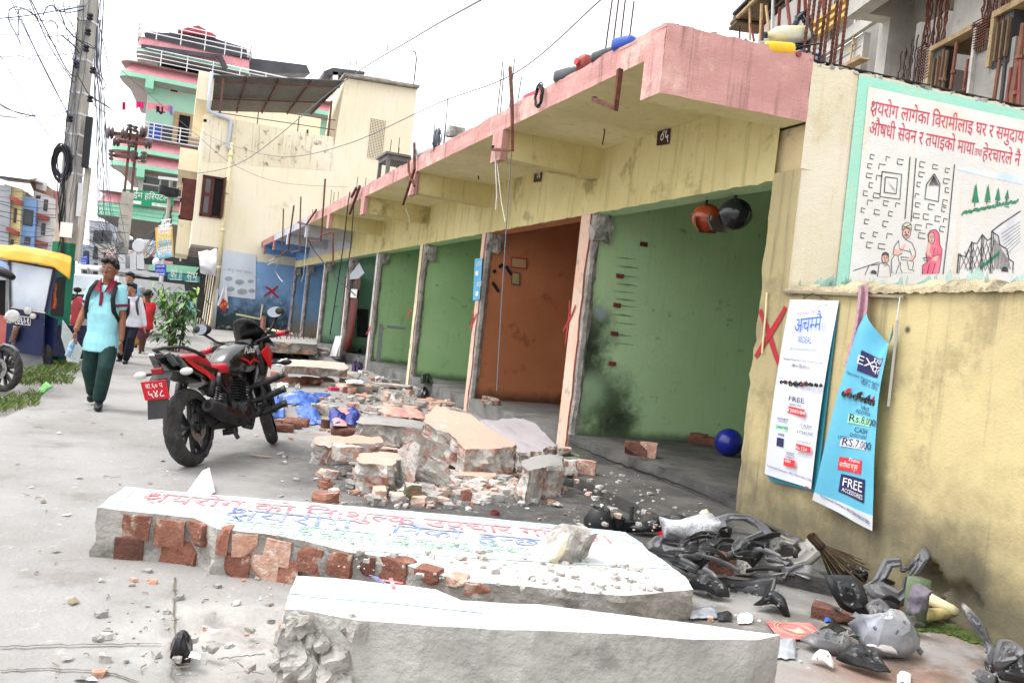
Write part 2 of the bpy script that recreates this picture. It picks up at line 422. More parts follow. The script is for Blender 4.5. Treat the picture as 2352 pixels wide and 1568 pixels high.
# canopy and roof slab: three paint lengths
segs=[(None,22.5,m_pink,m_yelsof),(22.5,30.2,m_grey,m_grey),(30.2,YF,m_terra,m_blue)]
for y0,y1,fm,sm in segs:
 b=MB();n=60 if y0 is None else 20
 ya=(lambda x:ynear(x)+.01)if y0 is None else(lambda x,y=y0:y)
 def front(u,v,ya=ya,y1=y1):
  y=ya(FAS)+(y1-ya(FAS))*u;q=V((FAS,y,SOF+(ROOF-SOF)*v))
  d=noise.noise(V((y*3,v*2,1)))*.008
  q.x+=d;q.z+=(noise.noise(V((y*2.2,5,5)))*.03+noise.noise(V((y*9,5,5)))*.015)*(1 if v>.9 else 0);return q
 b.grid(front,n*3,4,fm)
 x1=8.2
 b.add([(FAS,ya(FAS),SOF),(FAC+.1,ya(FAC),SOF),(FAC+.1,y1,SOF),(FAS,y1,SOF)],[(0,3,2,1)],sm)
 b.add([(FAS,ya(FAS),ROOF-.03),(x1,ya(x1),ROOF-.03),(x1,y1,ROOF-.03),(FAS,y1,ROOF-.03)],[(0,1,2,3)],m_conc)
 b.build('roof_slab',shop)
 # near end block of the canopy edge
b=MB()
A0,A1=V((FAS,ynear(FAS),0)),V((FAC,YN,0))
def endf(u,v):
 p=A0+(A1-A0)*u;z=3.2+(3.70-3.2)*v
 if v>.95:z+=noise.noise(V((u*14,2,2)))*.02+noise.noise(V((u*40,2,2)))*.01+.012
 return p+V((0,0,z))+EN*(.012*noise.noise(V((u*5,v*3,0))))
b.grid(endf,40,12,m_pink)
b.add([A0+V((0,0,3.2)),A0+V((0,.27,3.2)),A0+V((0,.27,SOF+.02)),A0+V((0,0,SOF+.02))],[(0,1,2,3)],m_pink)
b.add([A0+V((0,0,3.2)),A1+V((0,0,3.2)),A1+V((0,.27,3.2)),A0+V((0,.27,3.2))],[(0,3,2,1)],m_yelsof)
b.add([A0+V((0,.27,3.2)),A1+V((0,.27,3.2)),A1+V((0,.27,SOF)),A0+V((0,.27,SOF))],[(0,1,2,3)],m_yelsof)
for k in range(46):
 p=A0+(A1-A0)*random.random();b.rock(p+V((0,.03+random.random()*.1,ROOF-.005)),(.05,.04,.03),m_brk,seed=k,n=2,nz=.3)
b.build('canopy_end_block',shop)
# cantilever beams
PY=[(8.37,8.68)]+[(OPEN[i][1],OPEN[i+1][0])for i in range(1,7)]+[(33.5,33.8)]
for i,(ya,yb)in enumerate(PY):
 yb=ya+.26;b=MB();fm=m_yel if i<4 else m_grey if i<6 else m_blue;em=m_pink if i<4 else m_grey if i<6 else m_terra
 b.add([(FAS,ya,3.2),(FAC+.02,ya,3.18),(FAC+.02,ya,SOF),(FAS,ya,SOF),(FAS,yb,3.2),(FAC+.02,yb,3.18),(FAC+.02,yb,SOF),(FAS,yb,SOF)],[(0,1,2,3),(5,4,7,6),(0,4,5,1)],fm)
 b.bx(FAS-.012,ya-.02,3.17,FAS+.06,yb+.02,SOF-.004,em)
 b.build('cantilever_beam',shop)
 # lintel band above the openings
for i,(ya,yb)in enumerate(OPEN):
 y0=ya-.02 if i==0 else ya-(OPEN[i][0]-OPEN[i-1][1]);y1=yb
 b=MB();fm=m_yel;zt=SOF
 def lf(u,v,y0=y0,y1=y1):return V((FAC+.006*noise.noise(V((u*8,v*3,i))),y0+(y1-y0)*u,LINT+(zt-LINT)*v+(.02*noise.noise(V((u*22+i*7,0,0)))if v==0 else 0)))
 b.grid(lf,30,5,fm)
 b.add([(FAC,y0,LINT),(FAC+.24,y0,LINT),(FAC+.24,y1,LINT),(FAC,y1,LINT)],[(0,3,2,1)],ROOMS[i])
 b.add([(FAC+.24,y0,LINT),(FAC+.24,y1,LINT),(FAC+.24,y1,zt),(FAC+.24,y0,zt)],[(0,1,2,3)],ROOMS[i])
 if PAINT_F[i]is not m_yel:
  def pf(u,v):return V((FAC-.008,y0+(y1-y0)*u,(LINT+.26+.05*noise.noise(V((u*5+i,1,0)))+.02*noise.noise(V((u*60,1,0))))*(1-v)+zt*v))
  b.grid(pf,60,2,PAINT_F[i])
 b.build('lintel_band',shop)
 # rooms
XB=7.7
for i,(ya,yb)in enumerate(OPEN):
 b=MB()
 b.add([(FAC+.1,yb+.06,PLI-.1),(XB,yb+.06,PLI-.1),(XB,yb+.06,SOF),(FAC+.1,yb+.06,SOF)],[(0,1,2,3)],ROOMS[i])
 nm=ROOMS[i+1]if i<7 else m_blue
 b.add([(FAC+.1,yb+.2,PLI-.1),(XB,yb+.2,PLI-.1),(XB,yb+.2,SOF),(FAC+.1,yb+.2,SOF)],[(3,2,1,0)],nm)
 b.add([(FAC+.1,yb+.06,0),(FAC+.1,yb+.2,0),(FAC+.1,yb+.2,SOF),(FAC+.1,yb+.06,SOF)],[(3,2,1,0)],m_brk)
 b.build('partition_wall',shop)
 b=MB();b.bx(XB,ya-.2,0,XB+.12,yb+.2,SOF,ROOMS[i]);b.build('back_wall',shop)
 b=MB();pm=m_plinthd if i==0 else m_plinth
 y0=ya-.02 if i==0 else ya-.05
 def pl(u,v):return V((FAC+.01+(XB-FAC)*v,y0+(yb+.05-y0)*u,PLI+.008*noise.noise(V((u*9,v*9,i)))))
 b.grid(pl,20,12,pm)
 def pf(u,v):return V((FAC+.01+.012*noise.noise(V((u*12,v*2,i*3))),y0+(yb+.05-y0)*u,-.02+(PLI+.02)*v+(.008*noise.noise(V((u*9,0,i)))if v==1 else 0)))
 b.grid(pf,40,4,pm)
 if i==0:
  pts=[V((FAC-.012,5.5+2.8*t/40,.125+.02*noise.noise(V((t*.6,0,8)))+.012*math.sin(t*.17)))for t in range(41)]
  b.ribbon(pts,[.004+.012*max(0,math.sin(math.pi*t/40))for t in range(41)],(-1,0,0),m_dark)
 b.build('plinth',shop)
b=MB()
b.grid(lambda u,v:V((3.5+.86*v+.02*noise.noise(V((u*14,0,0)))*(1-v),4.4+2.85*u,.1+.006*noise.noise(V((u*12,v*5,0))))),40,8,m_plinthd)
b.grid(lambda u,v:V((3.5+.02*noise.noise(V((u*14,0,0))),4.4+2.85*u,-.02+.12*v)),40,3,m_plinthd)
b.add([(3.5,7.25,-.02),(FAC,7.25,-.02),(FAC,7.25,.1),(3.5,7.25,.1)],[(3,2,1,0)],m_plinthd)
b.add([(3.5,4.4,-.02),(FAC,4.4,-.02),(FAC,4.4,.1),(3.5,4.4,.1)],[(0,1,2,3)],m_plinthd)
b.build('front_step',shop)
# pillars with torn edges
m_peach=M('peach_paint_strip','#e3b39c','#d8c3b0',2,.85,.3,60,dirt=('#8f857c',.3,4,.7))
m_creamstrip=M('cream_paint_strip','#e9dfbb','#d9cfae',2,.85,.3,60,dirt=('#8f857c',.3,4,.7))
m_whitestrip=M('white_paint_strip','#dcdad8','#c6c2be',2,.85,.3,60,dirt=('#8f857c',.3,4,.7))
PF=[m_peach,m_peach,m_creamstrip,m_whitestrip,m_whitestrip,m_whitestrip,m_room6,m_blue]
m_redox=M('red_oxide_edge','#7d3b35','#6a3330',6,.85,.4,60)
for i in range(8):
 ya=OPEN[i][1];yb=OPEN[i+1][0]if i<7 else 33.8
 w_=yb-ya;b=MB();N=34;z1=LINT+.01
 def jag(z,s,a):return a*(noise.noise(V((z*2.2,s,i*5.)))+.6*noise.noise(V((z*8,s,i*5.))))
 rows=[]
 for k in range(N+1):
  z=z1*k/N;top=max(0,(z-2.3)/.5)
  e=jag(z,1,.05)-.02;e2=jag(z,3,.035)
  rows.append([V((FAC+.004,yb,z)),V((FAC,ya+.09+e2,z)),V((FAC+.008,ya+.055+e2,z)),V((FAC+.02+jag(z,7,.012),ya+.03+e*.6,z)),V((FAC+.07+jag(z,9,.025),ya+.02+e*.6-.04*top,z)),V((FAC+.125+jag(z,11,.035),ya+.045-.03*top,z)),V((FAC+.16,yb,z))])
 mats=[PF[i],m_redox,m_brk,m_brk,m_brk,m_brk]
 for k in range(N):
  for j in range(6):
   b.add([rows[k][j],rows[k][j+1],rows[k+1][j+1],rows[k+1][j]],[(0,1,2,3)],mats[j])
 b.rock((FAC+.13,ya+.01,LINT-.14),(.24,.12,.3),m_brk,seed=i+3,nz=.35,n=5)
 b.build('pillar',shop,smooth=False)
b=MB()
def cross(mb,f,p,q,r_,s,w,nrm):
 for j_,(a,c)in enumerate(((p,q),(r_,s))):
  pts=[]
  for k in range(9):
   t=k/8;pts.append(f(a[0]+(c[0]-a[0])*t+1.5*math.sin(t*5),a[1]+(c[1]-a[1])*t))
  mb.ribbon([q_+V(nrm)*.003*j_ for q_ in pts],[w*(.5+.5*math.sin(math.pi*(.15+.7*k/8)))for k in range(9)],nrm,m_redx)
fo=lambda x,y:fx(x,y,FAC-.006)
cross(b,fo,(1308,690),(1300,790),(1322,700),(1296,760),.035,(-1,0,0));b.build('sprayed_cross',shop)
b=MB();cross(b,fo,(1086,712),(1084,760),(1094,720),(1080,752),.04,(-1,0,0));b.build('sprayed_cross',shop)
b=MB();cross(b,fo,(940,704),(938,733),(946,706),(935,730),.04,(-1,0,0));b.build('sprayed_cross',shop)
b=MB();cross(b,fo,(847,748),(846,770),(851,750),(842,768),.04,(-1,0,0));b.build('sprayed_cross',shop)
# corner pilaster, beige return above it
m_ochre=M('ochre_wall_paint','#bdae80','#ac9e78',.7,.88,.22,60,dirt=('#857a5c',.45,1.7,.65),streak=('#7a6f58',.7),low=('#4a463d',.02,1.0,.85),bdist=.008,stains=[(*W(2085,757),.035,'#2a2a28',.9),(*W(2180,1300),.3,'#4c4a33',.6),(*W(2230,1390),.35,'#3d4026',.75),(*W(2040,1190),.3,'#6b6656',.6)])
b=MB();N=40
for k in range(N):
 z0,z1=2.84*k/N,2.84*(k+1)/N
 j=lambda z:5.40+.035*noise.noise(V((z*3,2,1)))+.02*noise.noise(V((z*11,2,1)))
 j2=lambda z:j(z)-.03-.03*abs(noise.noise(V((z*5,6,1))))
 for(a,c,mt,xa,xb)in((lambda z:5.05,j2,m_ochre,FAC,FAC),(j2,j,m_brk,FAC,FAC+.03),(j,j,m_redox,FAC+.03,FAC+.08),(j,lambda z:5.36,m_brk,FAC+.08,FAC+.3)):
  b.add([(xa,a(z0),z0),(xb,c(z0),z0),(xb,c(z1),z1),(xa,a(z1),z1)],[(0,3,2,1)],mt)
b.add([(FAC,5.05,2.84),(FAC,5.4,2.84),(FAC+.3,5.4,2.84),(FAC+.3,5.05,2.84)],[(0,1,2,3)],m_ochre)
m_beige=M('bare_beige_plaster','#d6c39a','#c3b08a',1.5,.9,.3,50,dirt=('#7d7561',.3,3,.7))
b.add([(FAC+.05,5.06,2.84),(FAC+.05,5.42,2.84),(FAC+.05,5.42,3.2),(FAC+.05,5.06,3.2)],[(3,2,1,0)],m_beige)
b.build('corner_pilaster',shop)
b=MB();cross(b,fo,(1745,712),(1790,835),(1805,705),(1737,820),.055,(-1,0,0));b.build('sprayed_cross',shop)
# ---- end wall carrying the mural
b=MB()
def ew(u,v):
 z=3.66*v
 if v==1:z+=.02*noise.noise(V((u*30,1,1)))+.015*noise.noise(V((u*90,1,1)))
 return CORN+EDIR*(u*5)+V((0,0,z))+EN*(.006*noise.noise(V((u*20,v*9,4))))
b.grid(ew,120,24,m_cream)
b.add([ew(0,1)+V((0,0,-.02)),ew(1,1)+V((0,0,-.02)),ew(1,1)-EN*.22+V((0,0,-.02)),ew(0,1)-EN*.22+V((0,0,-.02))],[(0,1,2,3)],m_conc)
for k in range(90):
 b.rock(CORN+EDIR*(random.random()*3)-EN*(.01+.05*random.random())+V((0,0,3.655)),(.06,.04,.035),m_brk if k%3 else m_conc,seed=k,n=2,nz=.3)
b.build('end_wall',shop)
# ---- mural, painted on the end wall
mural=thing('wall_mural','painted health mural with red lettering and turquoise border on cream end wall','mural',CORN+EDIR*1.5+V((0,0,2)))
m_turq=M('turquoise_paint','#97d6c4','#a3d6c2',2,.8,.25,80,dirt=('#d8ddb2',.25,3,.5),streak=('#b9c9a0',.4))
m_mwhite=M('mural_white','#eceae6','#e3e1dc',1.5,.8,.25,80,dirt=('#e6d8b4',.3,1.3,.7),streak=('#d9c59a',.4))
z4=zr(2900,0,1.7425);z2=zr(3150,250,1.742)
b=MB()
tl,bl=E(*z4(935,520),.01),E(*z4(838,1640),.01);tr=E(2480,272,.01);br_=bl+(tr-tl)
tr=tl+EDIR*3.4;bl=V((tl.x,tl.y,1.3))+EDIR*.02;br_=bl+EDIR*3.4
b.grid(lambda u,v:(bl*(1-u)+br_*u)*(1-v)+(tl*(1-u)+tr*u)*v,10,6,m_turq);b.build('border',mural)
b=MB();tl2=E(*z4(1000,605),.014);tl2=tl2;bl2=V((tl2.x,tl2.y,1.3))+EDIR*.04;L2=EDIR*3.0
b.grid(lambda u,v:(bl2*(1-v)+tl2*v)+L2*u,10,6,m_mwhite);b.build('picture_field',mural)
m_mred=M('mural_red','#c93a55','#d0506a',6,.7,.1)
m_mblk=M('mural_black','#3c3b42','#55545a',6,.8,.1)
m_mgrn=M('mural_green','#3f8f6d','#2f7f5a',12,.8,.1)
m_mblu=M('mural_sky_blue','#c3d6ef','#dde5f0',4,.8,.1)
m_mskin=M('mural_skin','#e9b7a8',None,4,.8,.05)
m_mpink=M('mural_pink','#e0647f','#e98a9c',9,.8,.05)
m_msh=M('mural_shade','#c9c9cf','#dededf',5,.8,.05)
b=MB();e4=lambda x,y,o=.018:E(*z4(x,y),o);e2=lambda x,y,o=.018:E(*z2(x,y),o)
UP=V((0,0,1))
for txt,A_,B_,h in(('Kयरोग लागेका िवरामीलाइ घर र समुदायमा',(1012,793),(2140,1012),.098),('औषधी सेवन र तपाइको माया',(1003,935),(1735,1082),.098),('तथा',(1738,1082),(1790,1092),.055),('हेरचारले नै',(1793,1110),(2055,1158),.098),('घ',(2085,1165),(2130,1172),.098)):
 t=deva(txt);b.text(t,fit(t,e4(*A_),e4(*B_),UP,h,.62),m_mred)
b.build('red_lettering',mural)
b=MB()
def stroke(pts,w=.008,m=m_mblk,f=e2,o=.018):b.ribbon([f(x,y,o)for x,y in pts],w,EN,m)
def shape(pts,m,o=.0165,f=e2):b.poly([f(x,y,o)for x,y in pts],m)
rnd=random.Random(4)
for(x,y)in[(580,640),(690,655),(770,672),(562,703),(640,706),(553,770),(622,785),(572,835),(532,892),(602,908),(560,957),(672,962),(757,977),(517,1012),(608,1023),(708,1035),(540,1090),(668,1103),(515,1185),(600,1180),(695,1190),(555,1250),(637,1260),(925,690),(1015,710),(1103,735),(918,762),(1090,808),(906,832),(1102,870),(893,912),(1085,955),(895,975),(985,985),(1078,1005),(880,1050),(950,1053),(1032,1068),(1090,1085),(893,1128),(972,1122),(1065,1140),(917,1185)]:
 w_,h_=rnd.uniform(24,46),rnd.uniform(28,38)
 stroke([(x+w_,y+8),(x,y),(x-4,y+h_)],.007)
 if rnd.random()<.75:stroke([(x-4,y+h_),(x+w_*rnd.uniform(.6,1),y+h_+5)],.007)
shape([(683,798),(767,808),(758,915),(676,905)],m_mwhite)
for q in([(660,760),(797,780),(784,953),(645,935),(660,760)],[(683,798),(767,808),(758,915),(676,905),(683,798)],[(1023,775),(1063,845),(1053,970),(958,950),(970,850),(1023,775)],[(855,657),(820,1090)],[(897,665),(862,1110)],[(1165,710),(1120,1180),(1085,1475)]):stroke(q,.009)
for k in range(4):stroke([(700+k*9,830+k*14),(735+k*7,870+k*10)],.012,m_msh)
for k in range(9):stroke([(1020,790),(985+k*9,860)],.005)
# sky wash and hills, trees, fence and roof
shape([(1180,725),(1640,790),(1640,850),(1400,800),(1180,745)],m_mblu,.016)
for x,y0,y1,wd in((1310,838,1005,24),(1395,846,990,21),(1466,868,985,19),(1530,882,978,15)):
 shape([(x+6,y0),(x+wd,y1-28),(x-wd,y1-30)],m_mgrn,.0172);stroke([(x-2,y1-30),(x-6,y1)],.007)
 for k in range(7):stroke([(x-wd*(k+2)/9*1.1,y0+25+k*16),(x+wd*(k+2)/9*1.15,y0+30+k*16)],.009,m_mgrn,o=.0176)
for k in range(36):
 x=1215+k*11;y=1052-(x-1215)*.22+rnd.uniform(-6,6);stroke([(x,y+9),(x+rnd.uniform(6,14),y-13)],.014,m_mgrn)
for x,y0,y1 in((1195,1330,1470),(1285,1245,1470),(1358,1195,1470),(1425,1175,1470)):stroke([(x,y0),(x-12,y1)],.012);stroke([(x+12,y0+12),(x,y1)],.006)
for q in([(1195,1340),(1240,1352),(1285,1255)],[(1285,1255),(1322,1262),(1358,1200)],[(1358,1200),(1395,1240),(1425,1220)],[(1425,1175),(1500,1118),(1625,1035)],[(1425,1175),(1470,1210),(1480,1270),(1530,1300),(1545,1370),(1575,1390),(1570,1470)]):stroke(q,.01)
shape([(1430,1178),(1622,1045),(1622,1290),(1545,1330),(1480,1262)],m_msh,.0164)
for k in range(7):
 stroke([(1490+k*6,1195+k*24),(1622,1110+k*22)],.004)
 x=1205+k*30;stroke([(x,1440),(x+60,1310-k*12)],.005);stroke([(x,1330-k*14),(x+55,1450)],.005)
for k in range(12):stroke([(1440+k*9,1215+k*14),(1445+k*10,1440)],.005)
for k in range(14):stroke([(1350+k*9,1440-k*7),(1362+k*9,1405-k*7)],.012,m_mgrn)
# seated man, seated woman in pink, boy and two more heads
def face(x,y,rx,ry,hair=None):
 shape([(x+rx*math.cos(a*.3925),y+ry*math.sin(a*.3925))for a in range(16)][::-1],m_mskin,.0172)
 stroke([(x+rx*math.cos(a*.3925),y+ry*math.sin(a*.3925))for a in range(17)],.005,o=.0185)
 for sx in(-.45,.3):stroke([(x+rx*sx,y-ry*.1),(x+rx*(sx+.3),y-ry*.1)],.006,o=.0185);stroke([(x+rx*sx,y-ry*.3),(x+rx*(sx+.32),y-ry*.32)],.005,o=.0185)
 stroke([(x,y),(x-rx*.1,y+ry*.3),(x+rx*.1,y+ry*.32)],.004,o=.0185)
 stroke([(x-rx*.25,y+ry*.58),(x+rx*.25,y+ry*.58)],.006,o=.0185)
shape([(775,1235),(820,1230),(865,1255),(890,1310),(893,1370),(880,1460),(740,1470),(725,1440),(722,1370),(745,1290)][::-1],m_mwhite,.0166)
for q in([(775,1240),(745,1285),(735,1340),(770,1345),(800,1330)],[(820,1232),(868,1258),(890,1310)],[(890,1310),(893,1345),(870,1385),(845,1380)],[(745,1345),(725,1375),(728,1470)],[(770,1350),(780,1400),(755,1470)],[(790,1390),(785,1430),(800,1465)],[(880,1385),(872,1440)],[(790,1355),(845,1360),(835,1378),(795,1375),(790,1355)],[(775,1240),(780,1300),(860,1320)],[(850,1300),(866,1345)],[(835,1385),(845,1440),(885,1450)]):stroke(q,.006)
shape([(745,1295),(775,1310),(815,1265),(828,1268),(800,1325),(760,1345),(738,1335)],m_mskin,.0174);shape([(866,1345),(893,1340),(872,1385),(845,1378)],m_mskin,.0174)
face(830,1190,28,36)
shape([(800,1165),(805,1130),(832,1112),(862,1125),(866,1172),(832,1152)],m_cream,.0178)
for q in([(800,1165),(805,1130),(832,1112),(862,1125),(866,1172),(832,1152),(800,1165)],[(810,1150),(860,1130)],[(805,1140),(862,1158)]):stroke(q,.006,o=.0188)
stroke([(815,1205),(830,1198),(845,1206)],.009,o=.019)
shape([(985,1250),(980,1195),(1000,1168),(1035,1165),(1058,1195),(1062,1270),(1075,1300),(1070,1380),(1055,1470),(940,1475),(945,1410),(975,1385),(965,1330)][::-1],m_mpink,.0166)
face(1005,1222,22,40)
for q in([(985,1250),(980,1195),(1000,1168),(1035,1165),(1058,1195),(1062,1270),(1078,1300),(1070,1380),(1055,1470)],[(965,1330),(975,1390),(943,1412),(940,1475)],[(1030,1290),(1010,1350),(1060,1340)],[(990,1400),(975,1470)],[(1030,1400),(1010,1470)],[(948,1360),(1000,1362),(985,1380),(955,1378),(948,1360)]):stroke(q,.006)
shape([(972,1300),(985,1245),(998,1262),(992,1310),(1000,1350),(970,1340)],m_mskin,.0174);shape([(1030,1345),(1058,1340),(1040,1385),(1000,1380)],m_mskin,.0174)
shape([(640,1400),(680,1395),(715,1425),(718,1490),(628,1490)][::-1],m_mwhite,.0166);face(682,1365,24,34)
shape([(655,1350),(665,1325),(685,1318),(705,1330),(708,1358),(685,1340)],m_mblk,.0178)
for q in([(640,1400),(628,1490)],[(640,1400),(680,1395),(712,1420),(718,1490)],[(668,1402),(682,1418),(696,1404)],[(460,1450),(640,1390)],[(540,1480),(570,1412),(632,1408)]):stroke(q,.006)
shape([(1490,1455),(1495,1430),(1515,1420),(1535,1432),(1540,1460)],m_mblk,.0178);shape([(578,1470),(585,1450),(602,1444),(620,1455),(622,1475)],m_mblk,.0178)
b.build('painted_figures',mural)
# ================================================================== boundary wall with broken glass on top
bw=thing('boundary_wall','ochre boundary wall topped with broken glass, mossy hole at its foot','wall',CORN+WDIR*2)
b=MB();HOLES=[(W(2130,1335),.12,.16),(W(2205,1385),.12,.06),(W(2135,1378),.08,.12)]
WL=6.2;NU,NV=190,56
def wf(u,v):
 p=CORN+WDIR*(WL*u)+V((0,0,1.88*v));d=0
 for hc,rr,dep in HOLES:
  q=(p-hc).length+.05*noise.noise(p*14)+.02*noise.noise(p*40)
  if q<rr:d=max(d,dep*min(1,(rr-q)/(rr*.3)))
 d+=.004*noise.noise(p*7)
 if v==1:p.z+=.02*noise.noise(p*6)
 return p-WN*d
b.grid(wf,NU,NV,m_ochre)
m_mortar=M('mossy_mortar','#b5a78a','#8d836d',4,.95,.9,30,dirt=('#54523f',.4,5,.8),bdist=.03)
b.build('wall_face',bw,smooth=True)
b=MB()
def cap_(u,v):
 p=CORN+WDIR*(WL*u-.03*0);a=math.pi*v
 return p-WN*(.1-.13*math.cos(a))+V((0,0,1.86+.075*math.sin(a)*(1+.5*noise.noise(V((u*50,v,0))))+.02*noise.noise(V((u*120,v*4,3)))))
b.grid(cap_,260,8,m_mortar)
b.add([CORN-WN*.22,CORN+WDIR*WL-WN*.22,CORN+WDIR*WL-WN*.22+V((0,0,1.88)),CORN-WN*.22+V((0,0,1.88))],[(3,2,1,0)],m_mortar)
b.build('mortar_cap',bw)
m_glass=M('bottle_glass','#a9c9c0','#c6dcd6',5,.12,0,spec=.6,trans=.55)
m_glass.node_tree.nodes['Principled BSDF'].inputs['IOR'].default_value=1.25
rnd=random.Random(11)
for k in range(64):
 u=rnd.random()*3.0;p=CORN+WDIR*u-WN*rnd.uniform(.04,.16)+V((0,0,1.9));a=rnd.uniform(-1.2,1.2)
 t=(WDIR*math.cos(a)+WN*math.sin(a));hh=rnd.uniform(.05,.12);ww=rnd.uniform(.03,.08);nrm=t.cross(UP)*.004
 sh=rnd.uniform(-.04,.04);b=MB()
 b.prism([p-t*ww/2,p+t*ww/2,p+t*(ww*.4+sh)+UP*hh*rnd.uniform(.4,.8),p+t*sh+UP*hh,p-t*(ww*.45)+UP*hh*rnd.uniform(.3,.7)],nrm,m_glass)
 b.build('glass_shard',bw)
 # ================================================================== yellow house closing the row
HY=34.95
def h(x,y,o=0.):p=dy(x,y,HY);return V((p.x,p.y-o,p.z))
z3=zr(400,0,1.68);h3=lambda x,y,o=0.:h(*z3(x,y),o)
m_hc=M('house_cream','#e8e0cb','#e3d8bd',.35,.85,.15,40,dirt=('#b5a988',.12,.9,.5),streak=('#b9aa84',.3))
m_hstain=M('house_parapet','#e4dcc6','#d6cbb0',.5,.85,.15,40,dirt=('#3a3932',.3,2.4,.85),streak=('#55524a',.55))
m_wood=M('window_wood','#5a2a22','#481f1a',5,.6,.1,40)
m_win=M('window_dark_glass','#20262a','#2d363b',.6,.12,0,spec=.6)
m_pipe=M('grey_pvc_pipe','#b8bfca',None,3,.5,0)
m_pipec=M('cream_pipe','#e6d9ae',None,3,.6,0)
m_iron=M('iron_rail_paint','#6e4741','#5b3a36',4,.6,.1,60)
m_tin=M('tin_sheet_underside','#5f6064','#545559',.7,.6,.1,20)
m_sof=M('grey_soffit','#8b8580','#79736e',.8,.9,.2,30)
house=thing('yellow_house','cream yellow house with roofed terrace at the far end of the shops','house',(4,38,0))
XL,XG,ZO=.48,1.50,3.25;XR=8.9;ZP=8.1;ZT=11.0
b=MB()
b.bx(XL,HY,ZO,XR,45,ZP-.02,m_hc);b.build('wall',house)
b=MB();b.add([h3(700,820),h3(1570,920),h3(1570,1150),h3(690,1090)],[(3,2,1,0)],m_hstain)
for q in b.v:q.y-=.006
b.bx(XL,HY,ZP-.02,5.6,HY+.12,ZP+.3,m_hstain);b.bx(XL,HY,ZP-.02,XL+.12,45,ZP+.1,m_hc);b.build('parapet',house)
b=MB();b.add([V((x,y,z))for y in(HY,HY+3.2)for(x,z)in((5.62,ZP-.1),(XR,ZP-.1),(XR,11.16),(5.8,10.98))],[(0,1,2,3),(4,7,6,5),(1,5,6,2),(0,3,7,4),(3,2,6,7)],m_hc)
b.build('stair_tower',house)
b=MB();b.box((7.3,HY+1.5,11.14),(3.25,3.6,.1),m_conc,rotm((0,-.055,0)));b.build('tower_roof',house)
b=MB()
gx0,gx1,gz0,gz1=7.03,7.69,7.89,9.55
b.bx(gx0,HY-.015,gz0,gx1,HY-.004,gz1,m_dark)
for i in range(11):b.bx(gx0+i*.066-.012,HY-.03,gz0,gx0+i*.066+.012,HY-.012,gz1,m_hc)
for i in range(26):b.bx(gx0,HY-.034,gz0+i*.066-.012,gx1,HY-.013,gz0+i*.066+.012,m_hc)
b.build('vent_screen',house)
b=MB();wx0,wx1,wz0,wz1=.67,1.50,4.40,6.03
for q in((wx0,wz0,wx1,wz0+.07),(wx0,wz1-.07,wx1,wz1),(wx0,wz0,wx0+.07,wz1),(wx1-.06,wz0,wx1,wz1),(1.06,wz0,1.12,wz1)):b.bx(q[0],HY-.06,q[1],q[2],HY+.02,q[3],m_wood)
wf_=b.build('window',house)
b=MB();b.bx(wx0+.06,HY-.02,wz0+.06,1.08,HY-.005,wz1-.06,m_wood);b.bx(.8,HY-.03,5.35,.98,HY-.018,5.9,m_tin);b.bx(.8,HY-.03,4.55,.98,HY-.018,5.2,m_tin)
b.build('shutter',wf_)
b=MB();b.bx(1.12,HY-.012,wz0+.07,wx1-.06,HY-.003,wz1-.07,m_dark);b.build('pane',wf_)
b=MB();b.bar((1.5,HY-.08,6.0),(1.53,HY-.45,6.0),.03,0.05,m_wood);b.bx(1.47,HY-.5,wz0+.03,1.5,HY-.06,wz1-.03,m_wood);b.build('open_shutter',wf_)
# ground floor, blue dado, shutters leaning on the street side
m_blu2=M('blue_dado','#7fa5cf','#88acd3',.9,.8,.2,50,dirt=('#d9d7b0',.18,3.5,.8),low=('#26302a',.3,2.0,.95))
b=MB();b.bx(XG,HY-.01,0,FAC+.3,45,ZO,m_hc);b.bx(XG+.02,HY-.03,0,FAC+.3,HY-.012,2.9,m_blu2);b.build('ground_floor',house)
b=MB();b.prism([(XL,HY,ZO-.004),(XG,HY,ZO-.004),(XG,45,ZO-.004),(XL,45,ZO-.004)],(0,0,-.1),m_sof);b.build('overhang_soffit',house)
b=MB()
b.bx(XL-.55,HY+4.5,ZO-.25,XL,45,6.0,m_hc);b.bx(XL-.75,HY+1.6,6.3,XL-.002,43,7.2,m_hc);b.bx(XL-.35,HY+.3,9.0,XL+.25,44,10.1,m_hc);b.build('street_bay',house)
for(zz,yy)in((4.3,HY+.9),(4.4,HY+5)):
 b=MB();xx=XL-.06
 for q in((0,.9,0,.1),(0,.9,1.5,1.6),(0,.08,0,1.6),(.82,.9,0,1.6),(0,.9,.7,.78)):b.bx(xx-.45+.0,yy+q[0],zz+q[2],xx+.05,yy+q[1],zz+q[3],m_wood)if q[1]-q[0]<.5 else b.bx(xx-.5,yy+q[0],zz+q[2],xx-.42,yy+q[1],zz+q[3],m_wood)
 b.build('window',house)
 # terrace roof of tin on iron posts
b=MB()
r0,r1,r2,r3=h3(750,505),h3(1640,545),h3(1425,765),h3(735,745)
back=lambda p,d:V((p.x,p.y+d,p.z))
A,B_,C_,D_=r0,r1,dy(*z3(1425,765),HY+3.4),dy(*z3(735,745),HY+3.4)
b.add([A,B_,C_,D_,A+V((0,0,.03)),B_+V((0,0,.03)),C_+V((0,0,.03)),D_+V((0,0,.03))],[(0,1,2,3),(7,6,5,4),(0,4,5,1)],m_tin);b.build('terrace_roof',house)
b=MB()
for t in(.0,.26,.5,.75,.99):b.bar(A+(B_-A)*t-V((0,0,.04)),D_+(C_-D_)*t-V((0,0,.04)),.05,.06,m_iron)
for t in(.12,.58):b.bar(A+(D_-A)*t-V((0,0,.09)),B_+(C_-B_)*t-V((0,0,.09)),.05,.06,m_iron)
b.build('roof_framing',house)
